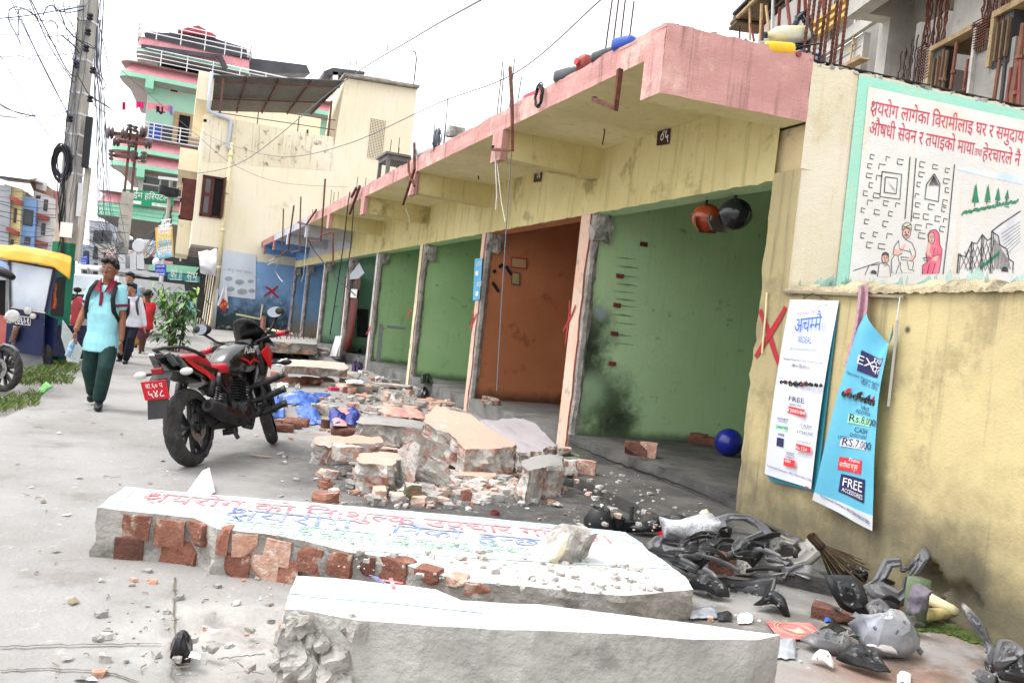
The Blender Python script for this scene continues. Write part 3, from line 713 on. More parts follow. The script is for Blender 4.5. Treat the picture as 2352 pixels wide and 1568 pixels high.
for(x,y0)in((1.05,HY+.1),(5.35,HY+.1),(1.05,HY+3.2),(4.9,HY+3.2)):
 b=MB();b.bx(x-.04,y0-.04,ZP-.1,x+.04,y0+.04,9.95 if y0<HY+1 else 9.2,m_iron);b.build('roof_post',house)
for z0 in(8.55,8.95):
 b=MB();b.bar((.7,HY+.06,z0),(5.6,HY+.06,z0+.22),.03,.03,m_iron);b.build('terrace_rail',house)
for x in(2.5,4.1):
 b=MB();b.bx(x-.02,HY+.04,ZP,x+.02,HY+.08,9.05,m_iron);b.build('rail_post',house)
b=MB();b.bx(.7,HY+5.0,8.0,5.7,HY+5.1,10.2,m_hc);b.build('terrace_back_wall',house)
b=MB();b.tube([(.6,HY-.09,10.05),(.6,HY-.09,8.62),(.68,HY-.09,8.5),(1.42,HY-.09,8.38),(1.5,HY-.09,8.28),(1.46,HY-.09,7.3),(1.5,HY-.09,7.2),(1.6,HY-.09,7.22)],.075,m_pipe,8);b.build('drain_pipe',house,smooth=True)
b=MB();b.tube([(1.6,HY-.09,7.45),(1.6,HY-.09,1.6)],.075,m_pipec,8)
for z in(6.9,5.4,3.9,2.4):b.tube([(1.6,HY-.09,z),(1.6,HY-.09,z+.12)],.09,m_pipec,8)
b.tube([(1.6,HY-.09,1.6),(1.62,HY-.09,0)],.09,M('white_pipe','#d8d8d4',None,2,.6,0),8);b.build('down_pipe',house,smooth=True)
for k,(x,dz)in enumerate(((6.1,11.3),(6.35,11.5))):
 b=MB();b.tube([(x,HY+1,10.9),(x+.02,HY+1,dz+.8)],.018,m_rebar,5);b.build('starter_bar',house)
b=MB();b.tube([(8.85,HY+.5,11.1),(8.85,HY+.5,12.6),(8.78,HY+.5,12.85),(8.65,HY+.5,12.9)],.03,m_rebar,5);b.build('lamp_mast',house)
# leaning boards and white sheets at the passage
rnd=random.Random(5)
lean=[('#20242f',0),('#3b2a20',1),('#1c1a1a',2),('#8c7a5e',3),('#26314f',4),('#5b3a2c',5),('#b7a78b',6)]
for k,(c,_)in enumerate(lean):
 b=MB();x=.95+k*.085;b.bar((x,HY-.2-.06*k,0),(x+.12,HY-.05,2.35),.075,.05,M('board_'+str(k),c,None,3,.8,.1),V((1,0,0)))
 tag(b.build('leaning_board'),['narrow navy board leaning by the house passage','dark brown plank leaning by the house passage','black board leaning by the house passage','weathered tan plank leaning by the house passage','blue grey board leaning by the house passage','reddish brown plank leaning by the house passage','pale cream plank leaning nearest the white pipe'][k],'board','boards leaning beside the house')
m_white=M('white_sheet','#e9e9ec','#dcdde2',2,.7,.15,20)
def panel(name,fn,pts,mt,off,th,label,cat,smooth=False):
 """a flat board cut to an outline on a known wall plane"""
 P=[fn(x,y,off)for x,y in pts];n=(P[1]-P[0]).cross(P[2]-P[1]).normalized()
 b=MB();b.prism(P,n*-th,mt);return tag(b.build(name),label,cat)
m_menu=M('faded_menu_print','#d5dbe2','#c6ced6',.8,.5,.05,40)
o=thing('menu_board','faded white food menu board on the blue house wall','sign',h(548,630,.06))
b=MB();b.prism([h(512,572,.06),h(588,586,.06),h(586,687,.06),h(502,678,.06)][::-1],(0,.03,0),m_menu);b.build('board',o)
b=MB();t=deva('मासु भात पसल');m_gtx=M('faded_lettering','#a3adb5',None,3,.8,0)
b.text(t,fit(t,h(522,622,.064),h(578,630,.064),UP,.1,.62),m_gtx)
for(x,y,r_)in((525,640,9),(550,648,11),(575,646,7),(530,664,9),(556,670,12),(578,668,8)):
 b.text(([(math.cos(k*.5236)*r_,math.sin(k*.5236)*r_*.6)for k in range(12)],[tuple(range(11,-1,-1))]),lambda X,Y,x=x,y=y:h(x+X,y+Y,.064),m_gtx)
 b.text(([(math.cos(k*.5236)*r_*.6,math.sin(k*.5236)*r_*.35)for k in range(12)],[tuple(range(11,-1,-1))]),lambda X,Y,x=x,y=y:h(x+X,y+Y,.068),M('dish_tint','#8d8f8f','#b3b0a8',9,.8,0))
b.build('printing',o)
z6=zr(400,850,3.92);h6=lambda x,y,o=0.:h(*z6(x,y),o)
b=MB()
cl=[h6(1535,620,.5),h6(1820,575,.4),h6(1830,870,.45),h6(1800,1000,.6),h6(1620,1035,.8),h6(1500,860,.9)]
def crum(u,v):
 a=cl[0]*(1-u)+cl[1]*u;c=cl[5]*(1-u)*.5+cl[4]*(1-u)*.5+cl[3]*u;p=a*(1-v)+c*v
 return p+V((0,-.14*noise.noise(p*3.1)-.2*math.sin(v*3),.05*noise.noise(p*5)))
b.grid(crum,14,14,m_white);tag(b.build('plastic_sheet',solid=.01),'crumpled white plastic sheet hanging from the house corner','sheet')
o=thing('cloth_banner','white and red cloth banner hanging folded on the down pipe','banner',h(515,690,.25))
b=MB();P=[h6(1975,1060,.25),h6(1820,1455,.25),h6(1930,1560,.25),h6(2010,1500,.25)]
def ban(u,v):p=P[0]*(1-v)+(P[1]*(1-u)+P[3]*u)*v;return p+V((0,-.06*math.sin(u*9)*v,0))
b.grid(ban,8,8,m_white);b.build('cloth',o)
b=MB();m_bred=M('banner_red','#b53038',None,3,.8,0)
def red(u,v):return(h6(1900+20*u,1360,.27)if False else(h6(1925,1340,.33)*(1-u)+h6(2003,1420,.33)*u)*(1-v)+(h6(1850,1470,.33)*(1-u)+h6(1940,1555,.33)*u)*v)
b.grid(red,4,4,m_bred);m_yl=M('banner_yellow','#e5c64a',None,3,.8,0);t=deva('मोमो भात')
b.text(t,fit(t,h6(1885,1500,.345),h6(1985,1440,.345),h6(1915,1380,0)-h6(1940,1450,0),.11,.62),m_yl);b.build('printed_panel',o)
# ================================================================== hospital with pink tiled balconies
hos=thing('hospital_building','six storey mint and white hospital with pink tiled curved balconies','building',(2,60,0))
m_tile=M('pink_roof_tile','#d6979e','#cc8a92',2,.6,.6,5,bdist=.06)
m_mint=M('mint_trim','#98d2b8','#8cc9ae',1,.7,.05)
m_hw=M('hospital_white','#dcdad8','#cfccca',.4,.85,.1,20)
m_mintw=M('mint_wall','#b4e0cd','#aadac5',.4,.85,.1,20)
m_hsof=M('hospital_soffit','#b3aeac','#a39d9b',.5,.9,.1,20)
m_steel=M('white_rail','#e4e4ea',None,3,.35,0,metal=.2)
HB=55.
zb1=zr(400,80,3.267);zc1=zr(400,500,3.136)
q1=lambda x,y,Y=HB:dy(*zb1(x,y),Y);q2=lambda x,y,Y=HB:dy(*zc1(x,y),Y)
def path(xl,yb=66,xr=12.,cut=0):
 p=[V((xl+.9,yb,0)),V((xl+.5,59,0)),V((xl+.12,57,0))]
 for k in range(7):a=math.pi+math.pi/2*k/6;p.append(V((xl+.9+.9*math.cos(a),HB+.9+.9*math.sin(a),0)))
 p+=[V((xl+2.5,HB,0)),V((xr,HB+.1,0))];return p
def sweep(mb,pth,prof,m):
 n=len(pth);rows=[]
 for i,p in enumerate(pth):
  d=(pth[min(i+1,n-1)]-pth[max(0,i-1)]).normalized();o_=V((d.y,-d.x,0))
  rows.append([p-o_*r_+V((0,0,z))for r_,z in prof])
 for i in range(n-1):
  for j in range(len(prof)-1):mb.add([rows[i][j],rows[i+1][j],rows[i+1][j+1],rows[i][j+1]],[(0,1,2,3)],m)
levels=[(q1(268,705).z,-4.2,12),(q1(197,1680).z,-4.25,12),(q2(155,490).z,-4.25,12)]
for i,(zb,xl,xr)in enumerate(levels):
 pt=path(xl,xr=xr);b=MB();sweep(b,pt,[(0,zb),(0,zb+.26)],m_mint);sweep(b,pt,[(0,zb+.262),(-.0,zb+.3),(.7,zb+.95),(.75,zb+.95)],m_tile)
 b.poly([p+V((0,0,zb+.01))for p in pt]+[V((xr,66,zb+.01))],m_hsof);b.poly([p+V((0,0,zb+.93))for p in pt]+[V((xr,66,zb+.93))],m_hsof)
 for x in(-2.7,3.2):b.bx(x,HB-.02,zb-.5,x+.45,HB+1.6,zb,m_mint)
 b.build('balcony',hos)
 b=MB();z0=zb+.95
 for dz in(.35,.6,.85,1.05):b.tube([p+V((.5,.62,z0+dz))for p in pt[3:]],.03 if dz<1 else.04,m_steel,5,False)
 for x in(-3.5,-2.,-.5,1.,2.6,4.2):b.tube([(x,HB+.62,z0),(x,HB+.62,z0+1.1)],.035,m_steel,5)
 b.build('railing',hos)
zs=[levels[2][0],levels[1][0],levels[0][0]]
b=MB();b.bx(-2.6,56.7,0,12,66,levels[0][0]+.9,m_hw);b.build('wall',hos)
b=MB();b.bx(-2.5,56.66,levels[1][0]+.9,12,56.69,levels[0][0],m_mintw);b.build('mint_wall_panel',hos)
# doors and windows
def win(x0,z0,x1,z1,y,fr,gl,parent,nx=2,nz=1,t=.06):
 b=MB();b.bx(x0,y-.03,z0,x1,y-.01,z1,gl);w_=b.build('window',parent)
 b=MB()
 for i in range(nx+1):x=x0+(x1-x0)*i/nx;b.bx(x-t/2,y-.06,z0-t/2,x+t/2,y-.032,z1+t/2,fr)
 for j in range(nz+1):z=z0+(z1-z0)*j/nz;b.bx(x0,y-.064,z-t/2,x1,y-.034,z+t/2,fr)
 b.build('frame',w_);return w_
m_doorw=M('door_wood','#b79a78',None,2,.7,.1)
b=MB();x0=q1(985,1100,56.6).x;zf=levels[1][0]+.95
b.bx(x0,56.5,zf,x0+2.1,56.64,zf+2.2,m_doorw);b.bx(x0+.3,56.47,zf,x0+.95,56.49,zf+2.05,m_dark);b.build('door',hos)
win(q1(915,900,56.6).x,q1(915,940,56.6).z,q1(1025,900,56.6).x,q1(915,880,56.6).z,56.6,m_hw,m_win,hos,1)
zf=levels[2][0]+.95
xa,xb_=q2(585,300,56.6).x,q2(1110,300,56.6).x
m_poster=M('blue_poster','#2c3f9e','#2a5aa8',1.5,.5,0)
win(xa,zf+.2,xa+(xb_-xa)*.62,zf+2.2,56.6,m_hw,m_win,hos,2);win(xa+(xb_-xa)*.72,zf+.2,xb_,zf+2.1,56.6,m_hw,m_win,hos,1)
b=MB();b.bx(xa+.05,56.5,zf+.25,xa+(xb_-xa)*.3,56.53,zf+2.1,m_poster);b.build('window_poster',hos)
zg=q2(535,800,56.6).z;xa,xb_=q2(535,700,56.6).x,q2(970,760,56.6).x
win(xa,zg-.2,xb_+1,q2(535,630,56.6).z,56.6,m_hw,m_win,hos,3,2,.1)
win(xa-1.2,.5,6,4.2,56.6,m_hw,m_win,hos,5,1,.1)
# wide green canopy over the street with its sloping soffit
b=MB();zb=q2(80,1130).z;pt=path(-4.7,xr=8);sweep(b,pt,[(0,zb),(.06,zb+.26),(0,zb+.28),(.06,zb+.52),(0,zb+.54),(.06,zb+.8)],m_mint);sweep(b,pt,[(.02,zb+.82),(.5,zb+1.5)],m_tile)
b.poly([p+V((0,0,zb+1.48))for p in pt]+[V((8,66,zb+1.48))],m_hsof)
rows=[[p+V((0,0,zb))for p in pt],[V((max(p.x,-1.4),p.y+1.4,zb-1.6))for p in pt]]
for i in range(len(pt)-1):b.add([rows[0][i],rows[0][i+1],rows[1][i+1],rows[1][i]],[(0,1,2,3)],m_sof)
b.build('street_canopy',hos)
# hospital name board
o=thing('hospital_sign','green hospital name board with white lettering above the green canopy','sign',q2(600,950,54.6))
m_sgreen=M('sign_green','#17875c','#1a8f63',1,.5,0);m_swhite=M('sign_white','#eef0ee',None,1,.5,0)
ys=54.6;c4=[q2(280,800,ys),q2(930,860,ys),q2(915,1050,ys),q2(265,1000,ys)]
b=MB();b.prism(c4,(0,.12,0),m_sgreen);b.build('board',o)
b=MB();t=deva('प्राईम हस~िपटल'.replace('प्रा','प्रा'));t=deva('ईम हिस~पटल')
f=lambda x,y:q2(x,y,ys-.02)
b.text(t,fit(t,f(418,912),f(858,955),UP,f(560,855).z-f(560,925).z,.62),m_swhite)
t=deva('पा');b.text(t,fit(t,f(300,895),f(360,903),UP,f(560,855).z-f(560,925).z,.62),m_swhite)
for(xa,ya,xb_,yb_)in((290,935,520,990),(650,975,860,1030)):
 b.poly([f(xa,ya),f(xb_,ya+(xb_-xa)*.095),f(xb_-5,yb_+8),f(xa,yb_-18)][::-1],m_swhite)
t=latin('021-470000');b.text(t,fit(t,q2(680,1008,ys-.03),q2(845,1022,ys-.03),UP,.12),m_sgreen)
b.build('lettering',o)
# top storeys: set-back floor, awning, tin roofs, little red gable
b=MB();zt=levels[0][0]+.93;b.bx(-2.9,58.2,zt,3.4,66,zt+2.9,m_hw);b.build('top_floor',hos)
b=MB();b.bx(-2.2,58.1,zt,1.6,58.18,zt+2.4,m_dark);b.build('dark_opening',hos)
zu=q1(405,370,56.).z
b=MB();pt=[V((-3.4,66,0)),V((-3.5,57,0)),V((-3.4,56.2,0)),V((-3.0,56,0)),V((3.0,56,0)),V((3.2,56.2,0)),V((3.3,66,0))]
for(pf,mt)in(([(0,zu),(0,zu+.28)],m_mint),([(0,zu+.282),(.1,zu+.85)],m_tile)):sweep(b,pt,pf,mt)
b.poly([p+V((0,0,zu+.01))for p in pt],m_hsof);b.poly([p+V((0,0,zu+.84))for p in pt],m_hsof);b.build('roof_balcony',hos)
b=MB()
for dz in(.35,.65,.95,1.2):b.tube([p+V((0,.1,zu+.85+dz))for p in pt],.035,m_steel,5,False)
for x in(-3.2,-2.4,-1.,.4,1.6,2.6):b.tube([(x,56.1,zu+.8),(x,56.1,zu+2.1)],.035,m_steel,5)
b.build('railing',hos)
m_tinr=M('dark_tin_roof','#4a4a50','#3d3d44',1,.5,.3,6)
b=MB();A=[q1(540,315,55.6),q1(1560,455,55.6)];b.add([A[0],A[1],A[1]+V((.3,2.6,.6)),A[0]+V((0,2.6,.6)),A[0]-V((0,0,.25)),A[1]-V((0,0,.25))],[(0,1,2,3),(0,4,5,1)],m_tinr);b.build('awning',hos)
b=MB();b.bar(q1(1555,460,55.6),q1(1640,640,55.6),.3,.3,m_tinr);b.build('awning_side',hos)
b=MB();T=[q1(575,165,57.),q1(1050,170,57.),q1(1480,235,57),q1(1920,370,57.),q1(1920,490,57.),q1(620,310,57.)]
b.prism(T,(0,5,0),m_tinr);b.build('tin_roof',hos)
m_redt=M('red_tin','#a8444c','#943c44',2,.6,.2,10);b=MB()
b.prism([q1(1015,130,56.6),q1(1285,70,56.6),q1(1520,205,56.6),q1(1500,222,56.6),q1(1020,150,56.6)],(0,2,0),m_redt);b.build('gable_roof',hos)
b=MB();b.prism([q1(1900,490,58),q1(2700,590,58),q1(2750,700,58),q1(1960,690,58)],(0,3,.4),m_tinr);b.build('tin_roof',hos)
# washing over the balcony rail
for k,(x0,x1,y0,y1,c,lb)in enumerate(((290,335,1070,1180,'#c2305e','dark pink cloth at the curved end of the balcony rail'),(470,570,1062,1145,'#e0307a','bright pink cloth hung over the white balcony rail'),(625,915,1080,1165,'#e58a9a','long rosy cloth draped along the balcony rail'),(735,850,1125,1215,'#22222c','black garment hanging under the rosy cloth'),(905,955,1120,1235,'#a58fd0','lilac garment hanging beside the balcony door'))):
 b=MB();mt=M('washing_'+str(k),c,None,3,.9,.1,8)
 yy=HB+.58-.02*(k==3)
 b.grid(lambda u,v:q1(x0+(x1-x0)*u,y0+(y1-y0)*v+(x1-x0)*u*.12+14*math.sin(u*9+k)*v,yy-.08*math.sin(u*11)-.03),12,5,mt)
 tag(b.build('washing',smooth=True),lb,'laundry','laundry on the hospital balcony')
 # block behind the house roofline
b=MB();o=thing('far_roof_house','pale pink roof house with small tin shelter above the yellow tower','house',dy(840,180,60))
zz=zr(400,0,1.68);r=lambda x,y:dy(*zz(x,y),60.)
b=MB();b.prism([r(1625,490),r(1945,525),r(1945,700),r(1625,700)],(0,6,0),M('pale_pink_wall','#e2cfc6',None,.5,.9,.1));b.build('wall',o)
b=MB();b.prism([r(1565,455),r(1780,482),r(1780,498),r(1590,505),r(1505,505),r(1505,478)],(0,4,0),m_tinr);b.build('roof',o)
b=MB();b.prism([r(1565,480),r(1600,485),r(1600,560),r(1565,560)],(0,2,0),m_hw);b.build('column',o)
b=MB();b.tube([r(1915,550),r(1938,285)],.03,m_white,5);fo_=b.build('flag_pole',o)
b=MB();b.poly([r(1936,288),r(1925,320),r(1930,348),r(1940,335)],M('orange_flag','#e0803a','#d8b040',3,.8,0));b.build('flag',fo_)
# low shop front under the hospital with its sign boards
low=thing('corner_shop','low green trimmed corner shop with teal name boards behind the sapling','shop',dy(480,690,48))
z6b=lambda x,y,Y=48.:dy(*z6(x,y),Y)
b=MB();b.prism([z6b(80,660),z6b(290,670),z6b(690,720),z6b(1140,770),z6b(1140,812),z6b(80,720)],(0,1.2,0),m_tile);b.build('tiled_edge',low)
b=MB();b.prism([z6b(80,712,47.9),z6b(1560,860,47.9),z6b(1480,970,47.9),z6b(80,840,47.9)],(0,1.4,0),m_mint);b.build('fascia',low)
b=MB();b.prism([z6b(100,560,48.6),z6b(880,620,48.6),z6b(880,740,48.6),z6b(100,680,48.6)],(0,1,0),m_hw);b.build('parapet',low)
b=MB();b.bx(-3.2,49.3,0,3,52,3,m_win);b.build('shop_window',low)
m_teal=M('teal_board','#3f9aa0','#3a8f98',1,.5,0)
for(xa,ya,xb_,yb_,tx,lb)in((610,905,800,1010,'मेरा',''),(1060,945,1310,1060,'को ॥',''),(1315,975,1560,1090,'सभ','')):
 b=MB();b.prism([z6b(xa,ya,47.7),z6b(xb_,ya+25,47.7),z6b(xb_,yb_+5,47.7),z6b(xa,yb_-15,47.7)],(0,.1,0),m_teal)
 t=deva(tx);b.text(t,fit(t,z6b(xa+40,yb_-40,47.68),z6b(xb_-40,yb_-18,47.68),UP,.42,.62),m_swhite)
 b.poly([z6b(xa+30,yb_-22,47.68),z6b(xa+30,yb_-10,47.68),z6b(xb_-30,yb_+2,47.68),z6b(xb_-30,yb_-10,47.68)],m_swhite);b.build('name_board',low)
b=MB();b.prism([z6b(570,400,52),z6b(870,440,52),z6b(880,640,52),z6b(620,590,52)],(0,.1,0),m_menu);b.build('banner',low)
o=thing('blue_signboard','pale blue shop board low behind the green sapling','sign',dy(590*.9,740,44))
b=MB();b.prism([dy(*z6(1330,1380),44),dy(*z6(1515,1400),44),dy(*z6(1505,1560),44),dy(*z6(1330,1530),44)],(0,.08,0),M('sky_board','#7cc6d6',None,2,.6,0));b.build('board',o)
t=deva('अ');b=MB();b.text(t,fit(t,dy(*z6(1420,1510),43.97),dy(*z6(1500,1520),43.97),UP,.5,.62),m_swhite);b.build('lettering',o)
# ================================================================== far houses on the left
zFL=zr(0,600,3.1357);FH=62.
f0=lambda x,y,Y=FH:dy(*zFL(x,y),Y)
def quad_house(name,label,wallm,pts,wins,bands=(),extra=None,Y=FH,depth=7):
 o=thing(name,label,'house',f0(pts[0][0],pts[0][1],Y)*1.0)
 b=MB();b.prism([f0(x,y,Y)for x,y in pts],(0,depth,0),wallm);b.build('wall',o)
 for(xa,ya,xb_,yb_,mt)in bands:
  b=MB();b.prism([f0(xa,ya,Y),f0(xb_,yb_,Y),f0(xb_-5,yb_+55,Y),f0(xa-5,ya+55,Y)],(0,-.7,0),mt);b.build('balcony_edge',o)
 for(xa,ya,xb_,yb_)in wins:
  b=MB();s_=(xb_-xa)*.14;b.prism([f0(xa,ya,Y),f0(xb_,ya+s_,Y),f0(xb_-12,yb_+s_,Y),f0(xa-12,yb_,Y)],(0,-.06,0),m_wood);w_=b.build('window',o)
  b=MB();b.prism([f0(xa+8,ya+10,Y),f0(xb_-7,ya+s_+9,Y),f0(xb_-18,yb_+s_-10,Y),f0(xa-4,yb_-10,Y)],(0,-.09,0),m_win);b.build('pane',w_)
 return o
m_gb=M('grey_far_wall','#a9adb5','#9da1a9',.6,.9,.1,10);m_redb=M('brick_red_band','#a8564c','#95473f',.8,.8,.1);m_fy=M('far_yellow','#ecd9a0',None,.5,.9,.1);m_fw=M('far_white','#e6e3e4','#d9d6d8',.5,.9,.1);m_fb=M('far_blue','#8fb2e2','#7fa6dc',.5,.7,.1);m_fbr=M('far_brown','#a88877',None,.5,.9,.1)
g0=quad_house('grey_house','grey plastered house at the left edge far down the street',m_gb,[(-200,400),(140,460),(75,1680),(-200,1680)],[],Y=60)
g1=quad_house('yellow_terrace_house','narrow yellow house with brick red balcony edges beside grey house',m_fy,[(50,425),(275,490),(215,1680),(60,1680)],[(180,735,215,910),(140,1120,175,1210)],[(145,575,300,650,m_redb),(105,965,250,1030,m_redb)],Y=60.5)
g2=quad_house('blue_house','blue clad house front between yellow and white houses',m_fb,[(280,560),(455,620),(400,1680),(215,1680)],[(300,740,420,940),(315,1090,385,1180)],Y=61)
g3=quad_house('white_house','white house with brick red floor bands left of the big pole',m_fw,[(420,510),(650,590),(640,1680),(405,1680)],[(460,570,515,605),(555,620,605,760),(430,890,478,960),(525,920,575,1060),(490,1225,540,1275)],[(445,800,625,840,m_redb),(420,1120,600,1165,m_redb)],Y=62)
b=MB();b.prism([f0(355,370,63),f0(460,350,63),f0(590,440,63),f0(655,500,63),f0(650,600,63),f0(420,515,63)],(0,3,0),m_fbr);b.prism([f0(455,360,62.8),f0(585,410,62.8),f0(575,520,62.8),f0(450,480,62.8)],(0,.3,0),m_fw);b.build('roof_room',g3)
g4=quad_house('rose_house','rose walled house just left of the concrete pole',M('far_rose','#cf8a90',None,.6,.9,.1),[(655,495),(730,520),(700,1680),(600,1680)],[(655,650,700,800),(615,940,690,1090)],Y=64)
b=MB();b.prism([f0(-100,310,59.5),f0(440,380,59.5),f0(440,392,59.5),f0(-100,330,59.5)],(0,5,.3),m_tinr);b.build('terrace_roof',g1)
# grey blocks closing the street
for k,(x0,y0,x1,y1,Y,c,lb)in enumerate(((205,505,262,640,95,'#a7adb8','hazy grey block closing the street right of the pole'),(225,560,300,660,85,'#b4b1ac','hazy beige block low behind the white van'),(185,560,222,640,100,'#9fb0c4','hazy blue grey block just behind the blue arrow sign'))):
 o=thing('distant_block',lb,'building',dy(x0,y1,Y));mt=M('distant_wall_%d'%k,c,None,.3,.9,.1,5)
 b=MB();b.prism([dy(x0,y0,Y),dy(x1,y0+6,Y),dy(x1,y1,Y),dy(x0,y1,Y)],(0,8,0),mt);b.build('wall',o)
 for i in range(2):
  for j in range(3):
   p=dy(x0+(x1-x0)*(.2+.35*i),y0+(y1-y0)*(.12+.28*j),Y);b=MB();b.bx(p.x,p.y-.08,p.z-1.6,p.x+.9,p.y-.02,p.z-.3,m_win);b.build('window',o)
   # ================================================================== concrete pole and its tangle of cables
zA=zr(0,0,2.8);PD=13.5
wA=lambda x,y,D=PD:at(*zA(x,y),D)
m_pole=M('pole_concrete','#b5b1aa','#a5a199',1.5,.9,.3,30,dirt=('#6b6760',.3,3,.6),streak=('#7d7870',.4))
m_cab=M('black_cable','#23252c',None,5,.6,0)
m_cabg=M('grey_cable','#6f7480',None,5,.6,0)
m_cabb=M('blue_black_cable','#4a5280',None,5,.5,0)
m_band=M('metal_strap','#c7c8ca',None,5,.4,0,metal=.5)
px,py=at(177,280,PD).x,at(177,280,PD).y
pole=thing('utility_pole','tall grey concrete utility pole wrapped in black cables, teal painted base','utility pole',(px,py,0))
a_=R(-22.7);rz=rotm((0,0,a_));b=MB()
def ring(z,w,d):return[V((px,py,z))+rz@V((sx*w/2,sy*d/2,0))for sx,sy in((-1,-1),(1,-1),(1,1),(-1,1))]
b.loft([ring(1.95,.272,.22),ring(9.5,.18,.16)],m_pole);b.build('shaft',pole,bevel=.012)
b=MB();b.loft([ring(-.1,.3,.24),ring(1.951,.278,.225)],M('teal_base_paint','#177a5e','#126b52',2,.6,.1));b.build('painted_base',pole)
b=MB();p0=at(152,528,PD-.18);r_=rt;uu=UP
b.box(p0,(.2,.004,.24),m_white,rz);b.build('white_notice',pole)
for x,y in((1000,265),(950,705),(905,1070),(880,1300),(860,1530),(835,1750),(830,1960)):
 z=wA(x,y).z;w_=.272-(.092*(z-1.95)/7.5);b=MB();b.loft([ring(z,w_+.012,.23),ring(z+.035,w_+.012,.23)],m_band);b.build('strap',pole)
for k,(x,y)in enumerate(((1010,190),(985,360),(965,545),(1040,790),(1010,1110),(850,725),(780,1330))):
 b=MB();c=wA(x,y,PD-.2);b.lathe([(0,-.05),(.04,-.05),(.05,-.02),(.025,0),(.05,.02),(.04,.05),(0,.05)],m_cab,10,c);b.build('insulator',pole)
b=MB();A,B_=at(206,270,PD-.12),at(195,385,PD-.12);b.bar(A,B_,.14,.1,m_cab,V((1,0,0)));b.build('splice_box',pole)
b=MB();A,B_=at(187,422,PD),at(181,498,PD);b.tube([at(203,385,PD),at(178,600,PD)],.05,m_pole,6);b.bar(A,B_,.13,.08,m_band,V((1,0,0)));b.build('meter_box',pole)
for k in range(13):
 rnd=random.Random(k);x0=rnd.uniform(-.14,.14);x1=rnd.uniform(-.15,.15);z1=rnd.uniform(3.2,7.4);z0=rnd.uniform(1.9,z1-.6)
 b=MB();pts=[]
 for t in range(9):
  q=t/8;xx=x0+(x1-x0)*q+.03*math.sin(q*9+k);pts.append(V((px,py,z0+(z1-z0)*q))+rz@V((xx,-.125-.02*rnd.random(),0)))
 b.tube(pts,rnd.choice((.004,.006,.008)),rnd.choice((m_cab,m_cabg,m_cabg)),5,False);b.build('down_cable',pole)
def coil(name,c,r_,n,m,parent=None,ax=(0,1,0),sq=1.6,seed=0,th=.009,lab=None,spread=.25):
 b=MB();rnd=random.Random(seed);x,y,z=frame(ax)
 for k in range(n):
  rr=r_*rnd.uniform(1-spread,1+spread);o=V((rnd.uniform(-1,1),rnd.uniform(-1,1),rnd.uniform(-1,1)))*r_*.22;pts=[]
  for j in range(18):
   a=2*math.pi*j/18;pts.append(V(c)+o+V((1,0,0)).cross(V((0,0,0)))+x*math.cos(a)*rr*(1 if abs(x.z)<.5 else sq)+y*math.sin(a)*rr*(1 if abs(y.z)<.5 else sq)+z*rnd.uniform(-.1,.1)*r_)
  b.tube(pts,th,m,5,False,True)
 o=b.build(name,parent,smooth=True);return o
tag(coil('cable_coil',at(142,375,PD-.1),.13,22,m_cab,None,(rt.x*.2+fw.x,rt.y*.2+fw.y,.1),1.9,3),'thick black coil of cable tied to the left of the concrete pole','cable coil')
b=MB();rnd=random.Random(8)
for k in range(9):
 pts=[at(145-k%5*2+5*math.sin(t*.9+k),418+t*22,PD-.1+rnd.uniform(-.05,.05))for t in range(9)];b.tube(pts,.008,m_cab,5,False)
tag(b.build('cable_bundle',smooth=True),'black bundle of cables hanging down the left edge of the pole','cables')
LAB='thin dark overhead cable strung from the tangled concrete pole'
def wire(pts,r_=.008,m=None,sag=0.,lab=LAB,grp='overhead cables strung around the poles',n=10):
 """a cable through given points, rounded into a smooth line"""
 P=[V(p)for p in pts];out=[]
 for i in range(len(P)-1):
  p0,p1,p2,p3=P[max(0,i-1)],P[i],P[i+1],P[min(len(P)-1,i+2)]
  for j in range(n):
   t=j/n;t2,t3=t*t,t**3
   q=.5*((2*p1)+(p2-p0)*t+(2*p0-5*p1+4*p2-p3)*t2+(3*p1-p0-3*p2+p3)*t3)
   if sag and len(P)==2:q.z-=sag*4*t*(1-t)
   out.append(q)
 out.append(P[-1]);b=MB();b.tube(out,r_,m or m_cab,5,False);return tag(b.build('overhead_cable',smooth=True),lab,'cable',grp)
